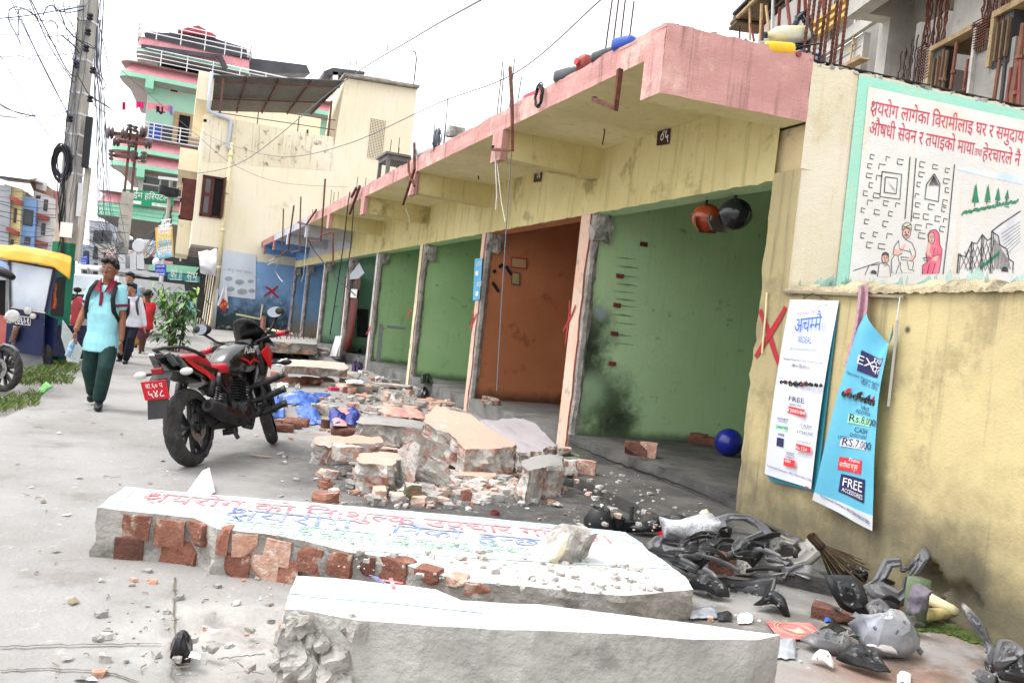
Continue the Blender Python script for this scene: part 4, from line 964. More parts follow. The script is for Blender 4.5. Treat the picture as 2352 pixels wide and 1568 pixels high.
WS=[([(335,-20),(590,480),(760,800),(850,860)],.013,0,11.5),([(320,-20),(560,520),(830,930)],.011,2,11.5),([(100,-40),(330,430),(560,900),(770,1290)],.010,2,12),([(130,-40),(370,500),(600,960),(745,1250)],.008,2,12),([(240,-30),(400,200),(640,540),(880,700)],.008,0,12),([(-20,590),(110,800),(280,1100),(370,1290)],.008,1,12.5),([(-20,880),(190,1110),(370,1290)],.006,1,12.5),([(-20,1150),(180,1260),(370,1295),(600,1300),(780,1230)],.008,2,12.5),([(-20,1290),(200,1315),(370,1290),(560,1220),(800,1040)],.007,2,12.5),([(-20,1175),(150,1250),(370,1298),(500,1350),(790,1420)],.006,2,12.5),([(-20,1160),(120,1235),(340,1290)],.008,0,12.5),([(-20,1300),(160,1318),(380,1300)],.008,0,12.5),([(370,1290),(440,1380),(520,1480),(600,1590)],.008,2,13),([(-20,210),(200,190),(480,150),(700,110),(950,70)],.013,2,12.5),([(-20,100),(300,110),(500,90),(800,75),(960,60)],.008,1,12.5),([(-20,230),(200,225),(500,240),(620,250),(650,310)],.008,0,12.5),([(-20,390),(200,392),(500,410),(700,400),(900,420)],.008,1,12.5),([(-20,640),(250,630),(560,620),(880,600)],.008,2,12.5),([(-20,655),(400,665),(700,670),(870,680)],.006,2,12.5),([(-20,535),(200,620),(560,720),(860,830)],.006,2,12.5),([(-20,150),(300,290),(600,430),(900,640)],.006,0,12.5),([(-20,770),(300,800),(840,850)],.004,1,12.5),([(-20,810),(400,830),(840,850)],.005,1,12.5),([(480,180),(510,110),(540,70),(600,70),(660,120),(780,140),(930,110)],.013,0,13),([(95,200),(110,110),(200,80),(330,130),(420,200)],.012,0,12.8),([(95,200),(120,280),(200,420),(230,500)],.013,2,12.8),([(210,230),(205,130),(260,95),(350,150),(420,190)],.011,0,12.8),([(205,220),(210,320),(205,400)],.011,2,12.8),([(380,160),(440,220),(520,240),(600,240),(650,330)],.010,0,13),([(590,-20),(640,150),(720,280),(800,380),(900,470),(1050,550)],.010,0,13),([(560,-20),(640,130),(760,110),(930,70)],.009,2,13),([(650,330),(640,440),(690,500),(760,450),(800,380)],.008,1,13),([(680,390),(780,470),(850,540),(890,600)],.016,0,13.2),([(700,-20),(740,180),(830,320),(860,480),(900,560)],.009,0,13),([(770,-20),(800,250),(850,650),(880,800)],.007,2,13),([(860,830),(930,950),(1000,1060),(1100,1130),(1250,1230)],.010,0,13.2),([(1040,790),(1130,850),(1180,940),(1160,1000),(1120,980)],.009,0,13.2),([(1010,1110),(1080,1200),(1200,1270),(1255,1250),(1190,1180),(1040,1110)],.008,0,13.2),([(660,110),(720,250),(760,420),(800,560),(840,700)],.008,2,13.1),([(640,60),(690,190),(750,330),(850,430),(1000,500),(1060,545)],.008,0,13.1)]
for pts,r_,c,d0 in WS:
 n=len(pts);wire([wA(x,y,d0+(13.3-d0)*i/(n-1))for i,(x,y)in enumerate(pts)],r_*.72,(m_cab,m_cabg,m_cabb)[c])
 # cables falling from the pole to the steel pole further on
for k in range(15):
 rnd=random.Random(40+k);x0=1060+rnd.uniform(0,110);y0=rnd.uniform(-40,260)
 p=[wA(x0,y0,13.6),wA(x0-rnd.uniform(0,60),700+rnd.uniform(-80,80),15),wA(1090+rnd.uniform(-40,90),1250+rnd.uniform(-60,60),19),at(237+rnd.uniform(-8,25),520+rnd.uniform(-40,30),26),at(285+rnd.uniform(-4,8),590+rnd.uniform(-30,20),37)]
 wire(p,rnd.choice((.006,.008,.009)),rnd.choice((m_cabb,m_cabb,m_cabg)),lab='loose cable falling from the concrete pole to the steel pole')
for(pts,r_,d0,d1)in(([(1105,0),(955,85),(780,195),(560,370),(440,400)],.012,9,33),([(1380,0),(1180,170),(1000,240),(800,330),(650,360),(520,330),(440,290)],.010,9,33),([(215,0),(270,240),(330,480)],.010,14,37),([(205,0),(245,300),(290,560)],.010,14,37),([(800,430),(650,420),(540,380),(440,300),(230,120)],.006,30,16)):
 n=len(pts);wire([at(x,y,d0+(d1-d0)*i/(n-1))for i,(x,y)in enumerate(pts)],r_,m_cabg,lab={1105:'long dark cable crossing the sky above the yellow house roof',1380:'sagging dark cable looping across the yellow house wall',215:'pale cable dropping past the hospital to the steel pole',205:'pale cable just right of the big concrete pole',800:'faint thin wire across the plain yellow house wall'}[pts[0][0]],grp=None)
 # near-horizontal street wires far left
for k in range(14):
 rnd=random.Random(90+k);y=440+k*13
 wire([at(-20,y-rnd.uniform(0,20),20),at(70,y+rnd.uniform(2,16),22),at(150,y+rnd.uniform(5,25),25),at(295,y+rnd.uniform(10,45),38)],.009,rnd.choice((m_cab,m_cabg)),lab='low street wire sagging across the far houses')
for k in range(24):
 rnd=random.Random(150+k);y=540+rnd.uniform(-30,70)
 wire([at(190+rnd.uniform(-8,30),y,36),at(240+rnd.uniform(-10,10),y+rnd.uniform(0,40),37),at(292,560+rnd.uniform(-30,90),38),at(345+rnd.uniform(-10,30),540+rnd.uniform(-10,60),38),at(395,470+rnd.uniform(-10,50),37)],.012,rnd.choice((m_cab,m_cabg)),lab='cable of the knotted mass slung between the far poles')
 # ================================================================== steel channel pole
zc=zr(400,500,3.136);SD=38.
sC=lambda x,y,D=SD:at(*zc(x,y),D)
m_chan=M('brown_steel','#5a4038','#6b4b3e',2,.7,.15,20)
p=sC(360,800);sp_=thing('steel_pole','brown steel channel pole with three cross-arms and insulators before the hospital','utility pole',(p.x,p.y,0))
b=MB()
for dx in(-.16,.13):b.bx(p.x+dx-.055,p.y-.07,1.5,p.x+dx+.055,p.y+.07,sC(370,70).z,m_chan)
b.build('channel_shaft',sp_)
b=MB();b.bx(p.x-.27,p.y-.16,0,p.x+.24,p.y+.16,sC(360,850).z,m_pole);b.build('concrete_casing',sp_)
for(xa,xb_,y)in((150,545,100),(190,600,200),(150,545,380)):
 b=MB();A=sC(xa,y,SD-.2);B_=sC(xb_,y,SD-.2);B_.z=A.z;b.bar(A,B_,.12,.14,m_chan);b.build('cross_arm',sp_)
for(x,y,r_)in((128,100,.32),(305,110,.26),(545,85,.3),(205,215,.22),(400,240,.18),(605,240,.24),(375,30,.14),(440,50,.14),(140,350,.14),(140,400,.12),(425,360,.16),(420,415,.14),(550,375,.16),(547,430,.14)):
 b=MB();c=sC(x,y,SD-.35);ax=(1,.2,0)if r_>.2 else(0,0,1)
 b.lathe([(0,-.16),(r_*.7,-.14),(r_,-.05),(r_*.4,0),(r_,.05),(r_*.7,.14),(0,.16)],M('brown_porcelain','#4a3a3c','#5b494a',3,.4,0),10,c,ax);b.build('insulator',sp_,smooth=True)
m_gbox=M('grey_meter_box','#c9ccd2','#bcc0c6',1,.5,.05)
for(xa,ya,xb_,yb_,lb)in((290,655,395,900,0),(470,640,565,895,1),(575,660,690,890,2)):
 b=MB();b.prism([at(*z6(xa,ya),SD-.6),at(*z6(xb_,ya+6),SD-.6),at(*z6(xb_,yb_),SD-.6),at(*z6(xa,yb_-8),SD-.6)],fw*.5,m_gbox);f_=b.build('meter_cabinet',sp_)
b=MB();b.prism([at(*z6(320,900),SD-.65),at(*z6(610,905),SD-.65),at(*z6(610,960),SD-.65),at(*z6(330,965),SD-.65)],fw*.6,m_chan);b.build('platform',sp_)
b=MB();b.lathe([(0,0),(.28,0),(.34,.12),(.32,.3),(0,.34)],m_gbox,16,at(*z6(600,520),SD-.3),fw);b.build('round_lamp',sp_)
# slim concrete pole with a tube lamp
p=sC(870,900,36.);o=thing('lamp_pole','slim pale concrete pole with lamp tube beside the hospital sign','street lamp',(p.x,p.y,0))
b=MB();b.tube([(p.x,p.y,0),(p.x,p.y,sC(920,690,36.).z)],.085,m_pole,8);b.build('shaft',o)
b=MB();b.bar(sC(735,660,35.8),sC(990,690,35.8),.1,.12,m_band);b.build('tube_lamp',o)
b=MB();b.rock(sC(800,820,35.7),(.4,.3,.4),m_cab,seed=2,n=3);b.build('cable_knot',o)
b=MB();b.rock(sC(915,850,35.7),(.45,.3,.4),m_cab,seed=4,n=3);b.build('cable_knot',o)
# ================================================================== hanging street signs
S6=lambda x,y,D:at(*z6(x,y),D)
o=thing('clinic_hoarding','tall orange clinic hoarding on a post beside the yellow house','sign',S6(980,1300,30)*1.0)
m_or=M('hoarding_orange','#e8b765','#e2a95a',1.5,.6,0);m_cy=M('hoarding_blue','#67b4c9','#5aa9c2',1.5,.6,0);m_hyl=M('hoarding_yellow_ink','#f2e24c',None,1,.6,0)
P=[S6(865,235,30),S6(1120,213,30),S6(1140,690,30),S6(885,735,30)]
b=MB();b.prism(P[::-1],fw*.1,m_or);b.build('panel',o)
bil=lambda u,v,k=.0:(P[0]*(1-u)+P[1]*u)*(1-v)+(P[3]*(1-u)+P[2]*u)*v-fw*k
b=MB();b.add([bil(0,.74,.01),bil(1,.76,.01),bil(1,1,.01),bil(0,1,.01)],[(0,3,2,1)],m_cy)
for tx,u0,u1,v,hh,mt,fn in(('बाल',.3,.9,.13,.42,m_swhite,deva),('बािलका',.15,.95,.25,.36,m_swhite,deva),('िक~िलिनक',.08,.95,.38,.36,m_swhite,deva),('डा. सुरेश साह',.08,.95,.47,.28,m_hyl,deva),('बाल रोग िबशेषज्ञ',.12,.92,.56,.2,m_swhite,deva),('बिरष्ठ िशशु तथा',.08,.92,.645,.22,m_cy,deva),('बाल रोग िबशेषज्ञ',.08,.92,.715,.22,m_cy,deva),('Contact No',.05,.95,.80,.3,m_swhite,latin),('021-590522',.08,.95,.88,.28,m_swhite,latin),('9842271702',.1,.95,.955,.26,m_swhite,latin)):
 t=fn(tx);b.text(t,fit(t,bil(u0,v,.02),bil(u1,v-.005,.02),UP,hh,.62 if fn is deva else.72),mt)
b.build('lettering',o)
b=MB();b.tube([S6(985,735,30.1),S6(975,1000,30.1),S6(930,1320,30.1)],.06,m_band,6);b.build('post',o)
def arrow_sign(name,P,label,D):
 o=thing(name,label,'sign',P[3]);b=MB();b.prism(P[::-1],fw*.06,M('sign_blue','#2a3fae','#3048b8',1,.5,0));b.build('panel',o)
 bl_=lambda u,v,k=.02:(P[0]*(1-u)+P[1]*u)*(1-v)+(P[3]*(1-u)+P[2]*u)*v-fw*k
 hgt=(P[0]-P[3]).length;b=MB()
 for tx,v,s_,fn in(('उज्वल पानी',.27,.15,deva),('९८४२०५२५२५',.56,.1,deva),('९८५२०२०२०२',.7,.1,deva)):t=fn(tx);b.text(t,fit(t,bl_(.08,v),bl_(.92,v),UP,hgt*s_,.62),m_swhite)
 b.poly([bl_(.1,.88),bl_(.28,.98),bl_(.26,.91),bl_(.78,.91),bl_(.92,.98),bl_(.86,.88),bl_(.92,.78),bl_(.78,.85),bl_(.26,.85),bl_(.28,.78)],m_swhite);b.build('lettering',o)
arrow_sign('arrow_sign',[S6(862,812,28),S6(1025,815,28),S6(1030,985,28),S6(862,980,28)],'blue sign with white arrow just under the orange hoarding',28)
arrow_sign('arrow_sign',[at(*zFL(990,1322),27),at(*zFL(1098,1330),27),at(*zFL(1092,1432),27),at(*zFL(975,1420),27)],'blue sign with white arrow above the white van roof',27)
b=MB();b.bar(S6(720,770,29),S6(840,745,29),.28,.2,m_cab);b.bar(S6(800,720,29),S6(860,790,29),.25,.2,m_cab);tag(b.build('street_camera'),'black street camera bracket left of the blue arrow sign','camera')
b=MB();b.ball(S6(878,780,28.5),(.12,.12,.17),m_swhite,10);tag(b.build('dome_camera',smooth=True),'small white dome camera just above the blue arrow sign','camera')
# ================================================================== starter bars, brackets and things on the shop roof
HT=[2.35,2.1,1.85,1.7,1.5,1.5,1.2,1.0]
for i,hh in enumerate(HT):
 yc=(OPEN[i][1]+(OPEN[i+1][0]if i<7 else 33.8))/2
 for k,(dx,dyy)in enumerate(((0,-.1),(.2,-.1),(0,.1),(.2,.1))):
  rnd=random.Random(i*7+k);l=hh*rnd.uniform(.62,1.08);tx,ty=rnd.uniform(-.05,.05),rnd.uniform(-.05,.05)
  b=MB();b.tube([(FAC+.02+dx,yc+dyy,3.6),(FAC+.02+dx+tx*.4,yc+dyy+ty*.4,3.7+l*.5),(FAC+.02+dx+tx,yc+dyy+ty,3.7+l)],.009 if i else.011,m_rebar,6);b.build('starter_bar',shop)
for k in range(8):
 rnd=random.Random(k);x0,y0,y1=[(1370,-80,690),(1420,-80,880),(1530,-80,640),(1590,-80,900),(1650,-80,920),(1760,-80,920),(1810,-80,960),(1900,-80,990)][k]
 zz8=zr(2850,0,3.7327);p=E(*zz8(x0+45,y1-350),-.1-.07*(k%2));b=MB();pts,rr=[],[]
 for j in range(90):pts.append(V((p.x,p.y,3.5+j*.018)));rr.append(.0145 if j%2 else.0115)
 b.tube(pts,rr,m_rust,7);b.build('corner_bar',shop)
zx1=zr(1600,300,2.613);zx2=zr(950,700,3.136);zx6=zr(2000,0,1.809)
BR=[(zx1,[(2300,-60),(2255,355),(2030,260),(2035,230)],.028),(zx1,[(1150,-80),(1172,290),(1175,790),(968,780),(970,740)],.022),(zx1,[(150,710),(152,985),(30,1355)],.024),(zx1,[(88,890),(92,1010),(150,1160)],.02),(zx2,[(1100,50),(1070,500),(1045,830),(915,825),(912,790)],.026),(zx2,[(1060,750),(1190,705),(1198,730),(1200,1140)],.026),(zx2,[(795,275),(785,600),(780,945),(675,972)],.026),(zx2,[(708,380),(635,940),(560,985)],.03),(zx2,[(577,425),(568,720),(555,1010),(470,1030)],.028),(zx2,[(990,435),(862,622),(762,590),(765,600)],.026),(zx2,[(1535,140),(1480,290),(1405,490)],.03),(zx2,[(1490,165),(1430,275)],.03)]
for z_,pts,r_ in BR:
 b=MB();P=[fx(*z_(x,y),FAS-.06)for x,y in pts]
 b.tube(P,r_,m_rust,4);b.build('rusty_bracket',shop)
def drop(pts,z_,X,r_,m,label):b=MB();b.tube([fx(*z_(x,y),X)for x,y in pts],r_,m,5,False);return tag(b.build('hanging_wire',smooth=True),label,'wire')
m_wwire=M('pale_string','#c9c6c2',None,3,.8,0)
drop([(1165,795),(1150,1000),(1130,1300),(1112,1568),(1060,2400),(1010,3300)],zx1,FAS,.006,m_cabg,'long grey wire hanging in front of the orange shop')
drop([(990,760),(1000,1000),(1012,1250),(1000,1410)],zx1,FAS-.02,.006,m_wwire,'pale string hanging left of the long grey wire')
drop([(992,770),(1030,1050),(1060,1330),(1100,1540)],zx1,FAS,.005,m_wwire,'pale twisted string beside the second canopy beam')
drop([(2130,330),(2115,420),(2100,470),(2140,590),(2115,730)],zx1,3.9,.007,m_cab,'black wire dangling from the canopy soffit above the first shop')
drop([(835,895),(815,990),(820,1090)],zx1,3.9,.010,m_cab,'black bulb wire dangling from the second canopy bay')
drop([(1410,210),(1380,400),(1350,700),(1290,1150),(1230,1540),(1160,2000)],zx2,FAS-.05,.012,m_cab,'black wire hanging from the canopy before the teal shop')
drop([(1460,350),(1440,640),(1420,900),(1390,1100),(1380,1400)],zx2,FAS,.011,m_cab,'second black wire hanging before the dark banner')
drop([(790,640),(960,950),(1200,1250),(1480,1510)],zx2,3.6,.014,m_cab,'black cable slanting across the grey painted bay')
drop([(890,640),(870,800),(850,1000),(830,1250),(800,1340)],zx2,FAS,.011,m_wwire,'pale string hanging from the grey canopy bay')
drop([(480,1030),(400,1080),(370,1130),(520,1060),(470,1200),(530,1300),(570,1340)],zx2,FAS,.012,m_wwire,'white looped wire hanging on the blue end bay')
drop([(2120,370),(2110,430),(2150,520),(2155,600)],zx2,3.6,.008,m_wwire,'thin string under the third canopy bay')
# bottles, cans and coils left on the roof edge
def jerry(name,c,d,m,label,rot=0.,tilt=0.,cap=None,cat='can',lie=False,capm=None):
 """plastic can: waisted body, shoulder, neck and screw cap"""
 L,Wd,Hh=d;o=thing(name,label,cat,c,(0,tilt,rot));b=MB();rings=[]
 for t,s_ in((0,.8),(.03,.95),(.1,1),(.62,1),(.78,.93),(.87,.62),(.92,.34),(1.,.3)):
  rings.append([V((L*(t-.5),Wd/2*s_*math.copysign(abs(math.cos(a))**.55,math.cos(a)),Hh/2+Hh/2*s_*math.copysign(abs(math.sin(a))**.55,math.sin(a))))for a in[2*math.pi*k/16 for k in range(16)]])
 b.loft(rings,m);b.build('body',o,smooth=True,local=True,auto=50)
 b=MB();b.lathe([(0,0),(Hh*.2,0),(Hh*.2,L*.08),(0,L*.08)],capm or m_cab,14,(L*.485,0,Hh/2),(1,0,0));b.build('cap',o,local=True);return o
pl=lambda n,c,c2=None:M(n,c,c2,3,.4,.03,30)
er=zr(2000,0,1.809);F6=lambda x,y,X=FAS+.05:fx(*er(x,y),X)
def rest(x,y,X=FAS+.08):p=F6(x,y,X);return V((p.x,p.y,ROOF-.01))
jerry('oil_can',rest(925,345),(.24,.17,.11),pl('can_blue','#2b4fa8'),'blue plastic oil can on the pink roof edge',R(-70),capm=pl('can_blue','#2b4fa8'))
jerry('oil_can',rest(780,410),(.3,.16,.1),pl('can_black','#33363c'),'flat black plastic can beside the blue one on the roof',R(-80))
jerry('oil_can',rest(618,495),(.2,.16,.16),pl('can_maroon','#8f3b38'),'maroon can with its mouth to the street on the roof edge',R(190),capm=pl('cap_red','#c93a30'))
jerry('oil_can',rest(640,480,FAS+.3),(.26,.16,.18),pl('can_amber','#e0a52c'),'amber can just behind the maroon one',R(-60))
jerry('oil_can',rest(690,450,FAS+.2),(.18,.1,.1),pl('can_sky','#2f7fc9'),'small sky blue can between maroon and black cans',R(-70))
jerry('oil_can',rest(510,540),(.34,.16,.12),pl('can_slate','#4a4d52'),'slate grey can left of the maroon can on roof edge',R(-75))
jerry('oil_bottle',rest(240,670),(.5,.09,.09),pl('bottle_crimson','#c32c4c'),'long crimson bottle with black cap on the roof edge',R(95))
q=zx1(300,780);p=fx(*q,FAS+.1);jerry('oil_can',V((p.x,p.y,ROOF)),(.5,.2,.17),pl('can_white','#d6d4d6'),'white can with red cap beside the roof cable coil',R(-80),capm=pl('cap_red','#c93a30'))
q=zx1(205,810);p=fx(*q,FAS+.1);jerry('oil_can',V((p.x,p.y,ROOF)),(.34,.2,.15),pl('can_white','#d6d4d6'),'smaller white can left of the red capped one',R(-95))
tag(coil('cable_coil',fx(*zx1(385,690),FAS+.05)+V((0,0,.0)),.14,14,m_cabg,None,(1,-.5,0),1,5,.008,spread=.12),'grey cable coil standing on the roof edge','cable coil')
tag(coil('cable_coil',fx(*zx1(1450,215),FAS-.05),.075,4,m_cab,None,(1,0,0),1.4,6,.007,spread=.08),'thin black cable loop hanging over the pink fascia','cable coil')
b=MB();b.rock(fx(*zx1(565,605),FAS+.1),(.2,.3,.13),m_brk,seed=9,nz=.25);tag(b.build('concrete_lump'),'grey concrete lump on the roof edge by the coil','rubble')
p=fx(915,362,FAS+.4);o=thing('wooden_table','grey weathered wooden table standing on the shop roof','table',(p.x,p.y,ROOF));m_gw=M('grey_wood','#7d7a78','#66625f',4,.85,.3,30)
zt=p.z;b=MB();b.bx(p.x-.32,p.y-.4,zt-.04,p.x+.32,p.y+.4,zt,m_gw);b.build('table_top',o)
b=MB();b.bx(p.x-.28,p.y-.35,zt-.12,p.x+.28,p.y+.35,zt-.045,m_gw);b.build('apron',o)
for sx,sy in((-1,-1),(1,-1),(-1,1),(1,1)):b=MB();b.bx(p.x+sx*.25-.03,p.y+sy*.32-.03,ROOF-.03,p.x+sx*.25+.03,p.y+sy*.32+.03,zt-.12,m_gw);b.build('leg',o)
p=E(*zr(2850,0,3.7327)(930,760),-.06);AZ=math.atan2(EDIR.y,EDIR.x)
jerry('oil_can',V((p.x,p.y,3.665)),(.3,.14,.1),pl('can_yellow','#e6b91c','#dcae18'),'bright yellow can lying on the pink canopy end',AZ+math.pi,.12,capm=pl('can_yellow','#e6b91c'))
jerry('oil_can',E(*zr(2850,0,3.7327)(1110,640),-.2),(.36,.16,.12),pl('can_milky','#c9cac4','#bdb98f'),'milky white can with dark cap lying behind the yellow can',AZ+math.pi,.2)
p=E(*zr(2850,0,3.7327)(1240,830),-.03);b=MB();b.lathe([(0,0),(.022,0),(.022,.05),(0,.05)],pl('cap_brick','#8a3b36'),14,p,EN);tag(b.build('bottle_cap'),'brick red round cap between yellow can and blue tray','cap')
for(x,y,c,lb)in((480,640,'#c2405c','rose plastic bottle lying behind the pink roof edge'),(620,660,'#4c5058','grey plastic bottle behind the roof edge beside yellow can')):
 p=E(*zr(2850,0,3.7327)(x,y),-.12);jerry('oil_bottle',V((p.x,p.y,3.68)),(.2,.07,.06),pl('bottle_'+c[1:],c),lb,AZ,.1,capm=pl('bottle_'+c[1:],c))
o=thing('plastic_tray','blue plastic tray behind the corner reinforcement bars','tray',E(*zr(2850,0,3.7327)(1500,870),-.12));T8=lambda x,y,o_:E(*zr(2850,0,3.7327)(x,y),o_)
b=MB();b.prism([T8(1310,850,-.2),T8(1360,740,-.2),T8(1690,840,-.2),T8(1690,930,-.2)],-EN*.14,pl('tray_blue','#2e79c7'));b.build('body',o)
b=MB();b.prism([T8(1345,735,-.19),T8(1700,835,-.19),T8(1700,855,-.19),T8(1350,765,-.19)],-EN*.17,pl('tray_blue_rim','#4a94dc'));b.build('rim',o)
b=MB();b.poly([T8(1430,815,-.196),T8(1420,880,-.196),T8(1580,910,-.196),T8(1590,850,-.196)],m_white);b.build('paper_label',o)
b=MB();rnd=random.Random(3);c0=E(*zr(2850,0,3.7327)(1330,440),-.25)
for k in range(40):
 w_=rnd.uniform(.7,1.05);pts=[]
 for j in range(20):
  a=2*math.pi*j/20;pts.append(c0+EDIR*(math.sin(a)*.072*w_*(1+.4*(math.cos(a)<0))+rnd.uniform(-.003,.003))+V((0,0,math.cos(a)*.14*w_-.01))+EN*rnd.uniform(-.05,.05))
 b.tube(pts,.0045,m_cab if k%4 else m_cabg,5,False,True)
tag(b.build('cable_coil',smooth=True),'big black cable coil hung on the corner reinforcement bars','cable coil')
b=MB();b.tube([T8(900,650,-.03),T8(1200,660,-.03),T8(1420,715,-.03),T8(1470,640,-.05),T8(1490,500,-.05),T8(1360,230,-.1)],.006,m_cab,6);b.tube([T8(1340,690,-.03),T8(1610,650,-.02)],.007,m_cab,6);tag(b.build('cable_end',smooth=True),'black cable end trailing over the yellow can','cable')
b=MB();b.prism([E(*zr(3300,0,2.955)(x,y),-.03)for x,y in((1350,1070),(1600,1110),(1590,1140),(1385,1095))],-EN*.12,pl('pink_foam','#e3a0b4'));tag(b.build('foam_slab'),'thin pink slab lying on the mural wall top','slab')
# ================================================================== unfinished concrete building behind
KO=at(2130,190,17);KF=V((.2924,.9563,0));KN=V((-.9563,.2924,0))
site=thing('unfinished_building','grey concrete building under construction behind the mural wall','building',KO+KF*2-V((0,0,KO.z)))
z7=zr(3300,0,2.955);z8=zr(2850,0,3.7327)
def kk(x,y,bb=0.,z=z7):p=plane(*z(x,y),KO+KN*bb,KN);return(p-KO).dot(KF),p.z
def kv(a,bb,z):q=KO+KF*a+KN*bb;return V((q.x,q.y,z))
def kbox(mb,a0,a1,b0,b1,z0_,z1,m):mb.add([kv(a,bb,z)for z in(z0_,z1)for bb in(b0,b1)for a in(a0,a1)],[(0,2,3,1),(4,5,7,6),(0,1,5,4),(2,6,7,3),(0,4,6,2),(1,3,7,5)],m)
m_rc=M('raw_concrete','#b5b2ad','#a19e99',.8,.9,.35,18,dirt=('#7f7b76',.25,2,.6),streak=('#8a8680',.4));m_rcd=M('raw_concrete_grey','#8f8c88','#7c7975',.9,.9,.3,18)
m_ply=M('black_ply','#2a2b2e','#37383b',2,.6,.1,20);m_tim=M('site_timber','#a68f6e','#8b7557',4,.85,.2,30);m_timd=M('old_timber','#6b5846','#574838',4,.85,.2,30);m_prop=M('red_prop','#80403a','#6d3430',4,.6,.1);m_proprust=M('rusty_prop','#7b4f3c','#6a4334',4,.7,.15);m_bam=M('bamboo','#c0a57e','#ab906a',5,.7,.1);m_brick=M('site_brick','#a8553d','#93452f',9,.9,.3,30);m_plyp=M('plank_ply','#b98d86',None,2,.8,.1)
def kpart(name,boxes,**kw):
 b=MB()
 for q in boxes:kbox(b,*q)
 return b.build(name,site,**kw)
aL,zB=kk(240,220,.9)
kpart('upper_beam',[(-6,aL,.55,.9,zB,zB+1.3,m_rc),(aL-.4,aL-.02,-.7,.55,zB+.01,zB+.5,m_rc)])
kpart('floor_slab',[(-6,aL,-7,.55,zB+.55,zB+.7,m_rcd)])
aC,zC=kk(765,270);kpart('column',[(aC,aC+.45,-.65,0,4,zB+.55,m_rc)])
aD,zD=kk(940,290,-.5);kpart('cross_beam',[(-4,aC-.01,-.9,-.5,zD,zD+.8,m_rc)])
kpart('edge_beam',[(aC+.46,11,-.12,0,9.55,9.85,m_rc)]);kpart('plank_wall',[(3.2,10.6,-.3,-.13,5,9.54,m_rc)])
for k in range(7):kpart('plank_joint',[(3.3,9.8,-.128,-.115,7.9+k*.22,7.92+k*.22,m_rcd)])
kpart('inner_wall',[(-8,11,-4.2,-4,3,13,m_rcd)])
a2,_=kk(1450,300,-.1);kpart('column',[(-1.5,-.42,-.8,-.12,8.12,13,m_rc)])
kpart('formwork_edge',[(-1.32,.02,-.2,.03,8.0,8.1,m_tim),(-6,-1.88,-.2,.03,8.0,8.12,m_tim),(-6,.02,-2.5,-.21,8.05,8.1,m_timd)])
kpart('shutter_post',[(-.03,.05,-.3,.02,5,8.0,m_tim)]);kpart('shutter_post',[(-1.95,-1.86,-.3,.02,7.1,8.0,m_tim)])
kpart('black_shutter',[(-.42,-.04,-.3,-.04,5,7.98,m_ply)]);kpart('black_shutter',[(-2.4,-1.96,-.3,-.04,7.05,7.98,m_ply)])
for a in(-.16,-.3):kpart('batten',[(a-.04,a,-.03,.03,6.3,7.8,m_timd)])
for a in(-2.06,-2.2,-2.34):kpart('batten',[(a-.04,a,-.03,.03,7.15,7.85,m_timd)])
kpart('concrete_panel',[(-2.5,-1.42,-.5,-.06,4,7.48,m_rcd)]);kpart('concrete_panel',[(-1.45,-1.38,-.6,.02,4,8.0,m_rc)])
kpart('low_parapet',[(.35,1.74,-2.2,-.4,4,7.85,m_rc)]);kpart('brick_wall',[(-1.3,.6,-3.0,-2.8,4,8.1,m_brick),(-1.3,.6,-2.79,-2.6,4,7.3,m_rc)]);kpart('brick_wall',[(-4,-2.6,-1.6,-1.4,4,7.1,m_brick)])
for(xa,ya,xb_,yb_,r_,m)in((1560,500,1480,1090,.035,m_proprust),(1410,590,1335,1080,.03,m_proprust),(1450,600,1390,1080,.04,m_timd),(2140,250,1990,1240,.04,m_proprust),(2350,280,2205,1250,.05,m_proprust),(2190,240,2080,1240,.04,m_ply),(1690,700,1625,1140,.028,m_prop),(2310,700,2290,1240,.03,m_prop),(370,240,280,820,.028,m_bam),(2200,800,2140,1230,.03,m_prop)):
 b=MB();a0,zz0=kk(xa,ya,-.05);b.tube([kv(a0,-.05,zz0),kv(kk(xb_,yb_,-.05)[0],-.05,kk(xb_,yb_,-.05)[1])],r_,m,7);b.tube([kv(a0,-.05,zz0-.62),kv(a0,-.05,zz0-.56)],r_*1.5,m,7);b.build('shoring_prop',site)
rnd=random.Random(17)
def bars(x0,x1,y0,y1,n,m,bb,r_,top=0.):
 for k in range(n):
  x=x0+(x1-x0)*(k+rnd.random()*.5)/n;a,zz0=kk(x-30+rnd.uniform(-20,20),y1,bb);_,zt_=kk(x,y0+rnd.uniform(0,top),bb);w_=rnd.uniform(-.02,.02)
  b=MB();b.tube([kv(a+w_*math.sin(j*1.3),bb+rnd.uniform(-.03,.03),zz0+(zt_-zz0)*j/8)for j in range(9)],r_,m,5);b.build('rebar',site)
bars(1160,1450,-60,560,17,m_rust,-.02,.016);bars(1860,2190,-60,290,15,m_rust,-.05,.016);bars(890,1140,420,1030,9,m_rebar,.06,.016,260)
for(x0,x1,y0,y1,nx_,ny)in((1105,1215,580,1000,5,13),(1770,1925,280,610,6,11)):
 b=MB()
 for i in range(nx_):a,zt_=kk(x0+(x1-x0)*i/nx_,y0,.0);_,zb_=kk(x0+(x1-x0)*i/nx_-40,y1,0);b.tube([kv(a,.0,zb_),kv(a,.0,zt_)],.013,m_rust,4)
 for j in range(ny):a0,zz=kk(x0-10,y0+(y1-y0)*j/ny);a1,_=kk(x1+10,y0+(y1-y0)*j/ny);b.tube([kv(a0,.02,zz),kv(a1,.02,zz)],.012,m_rust,4)
 b.build('rebar_cage',site)
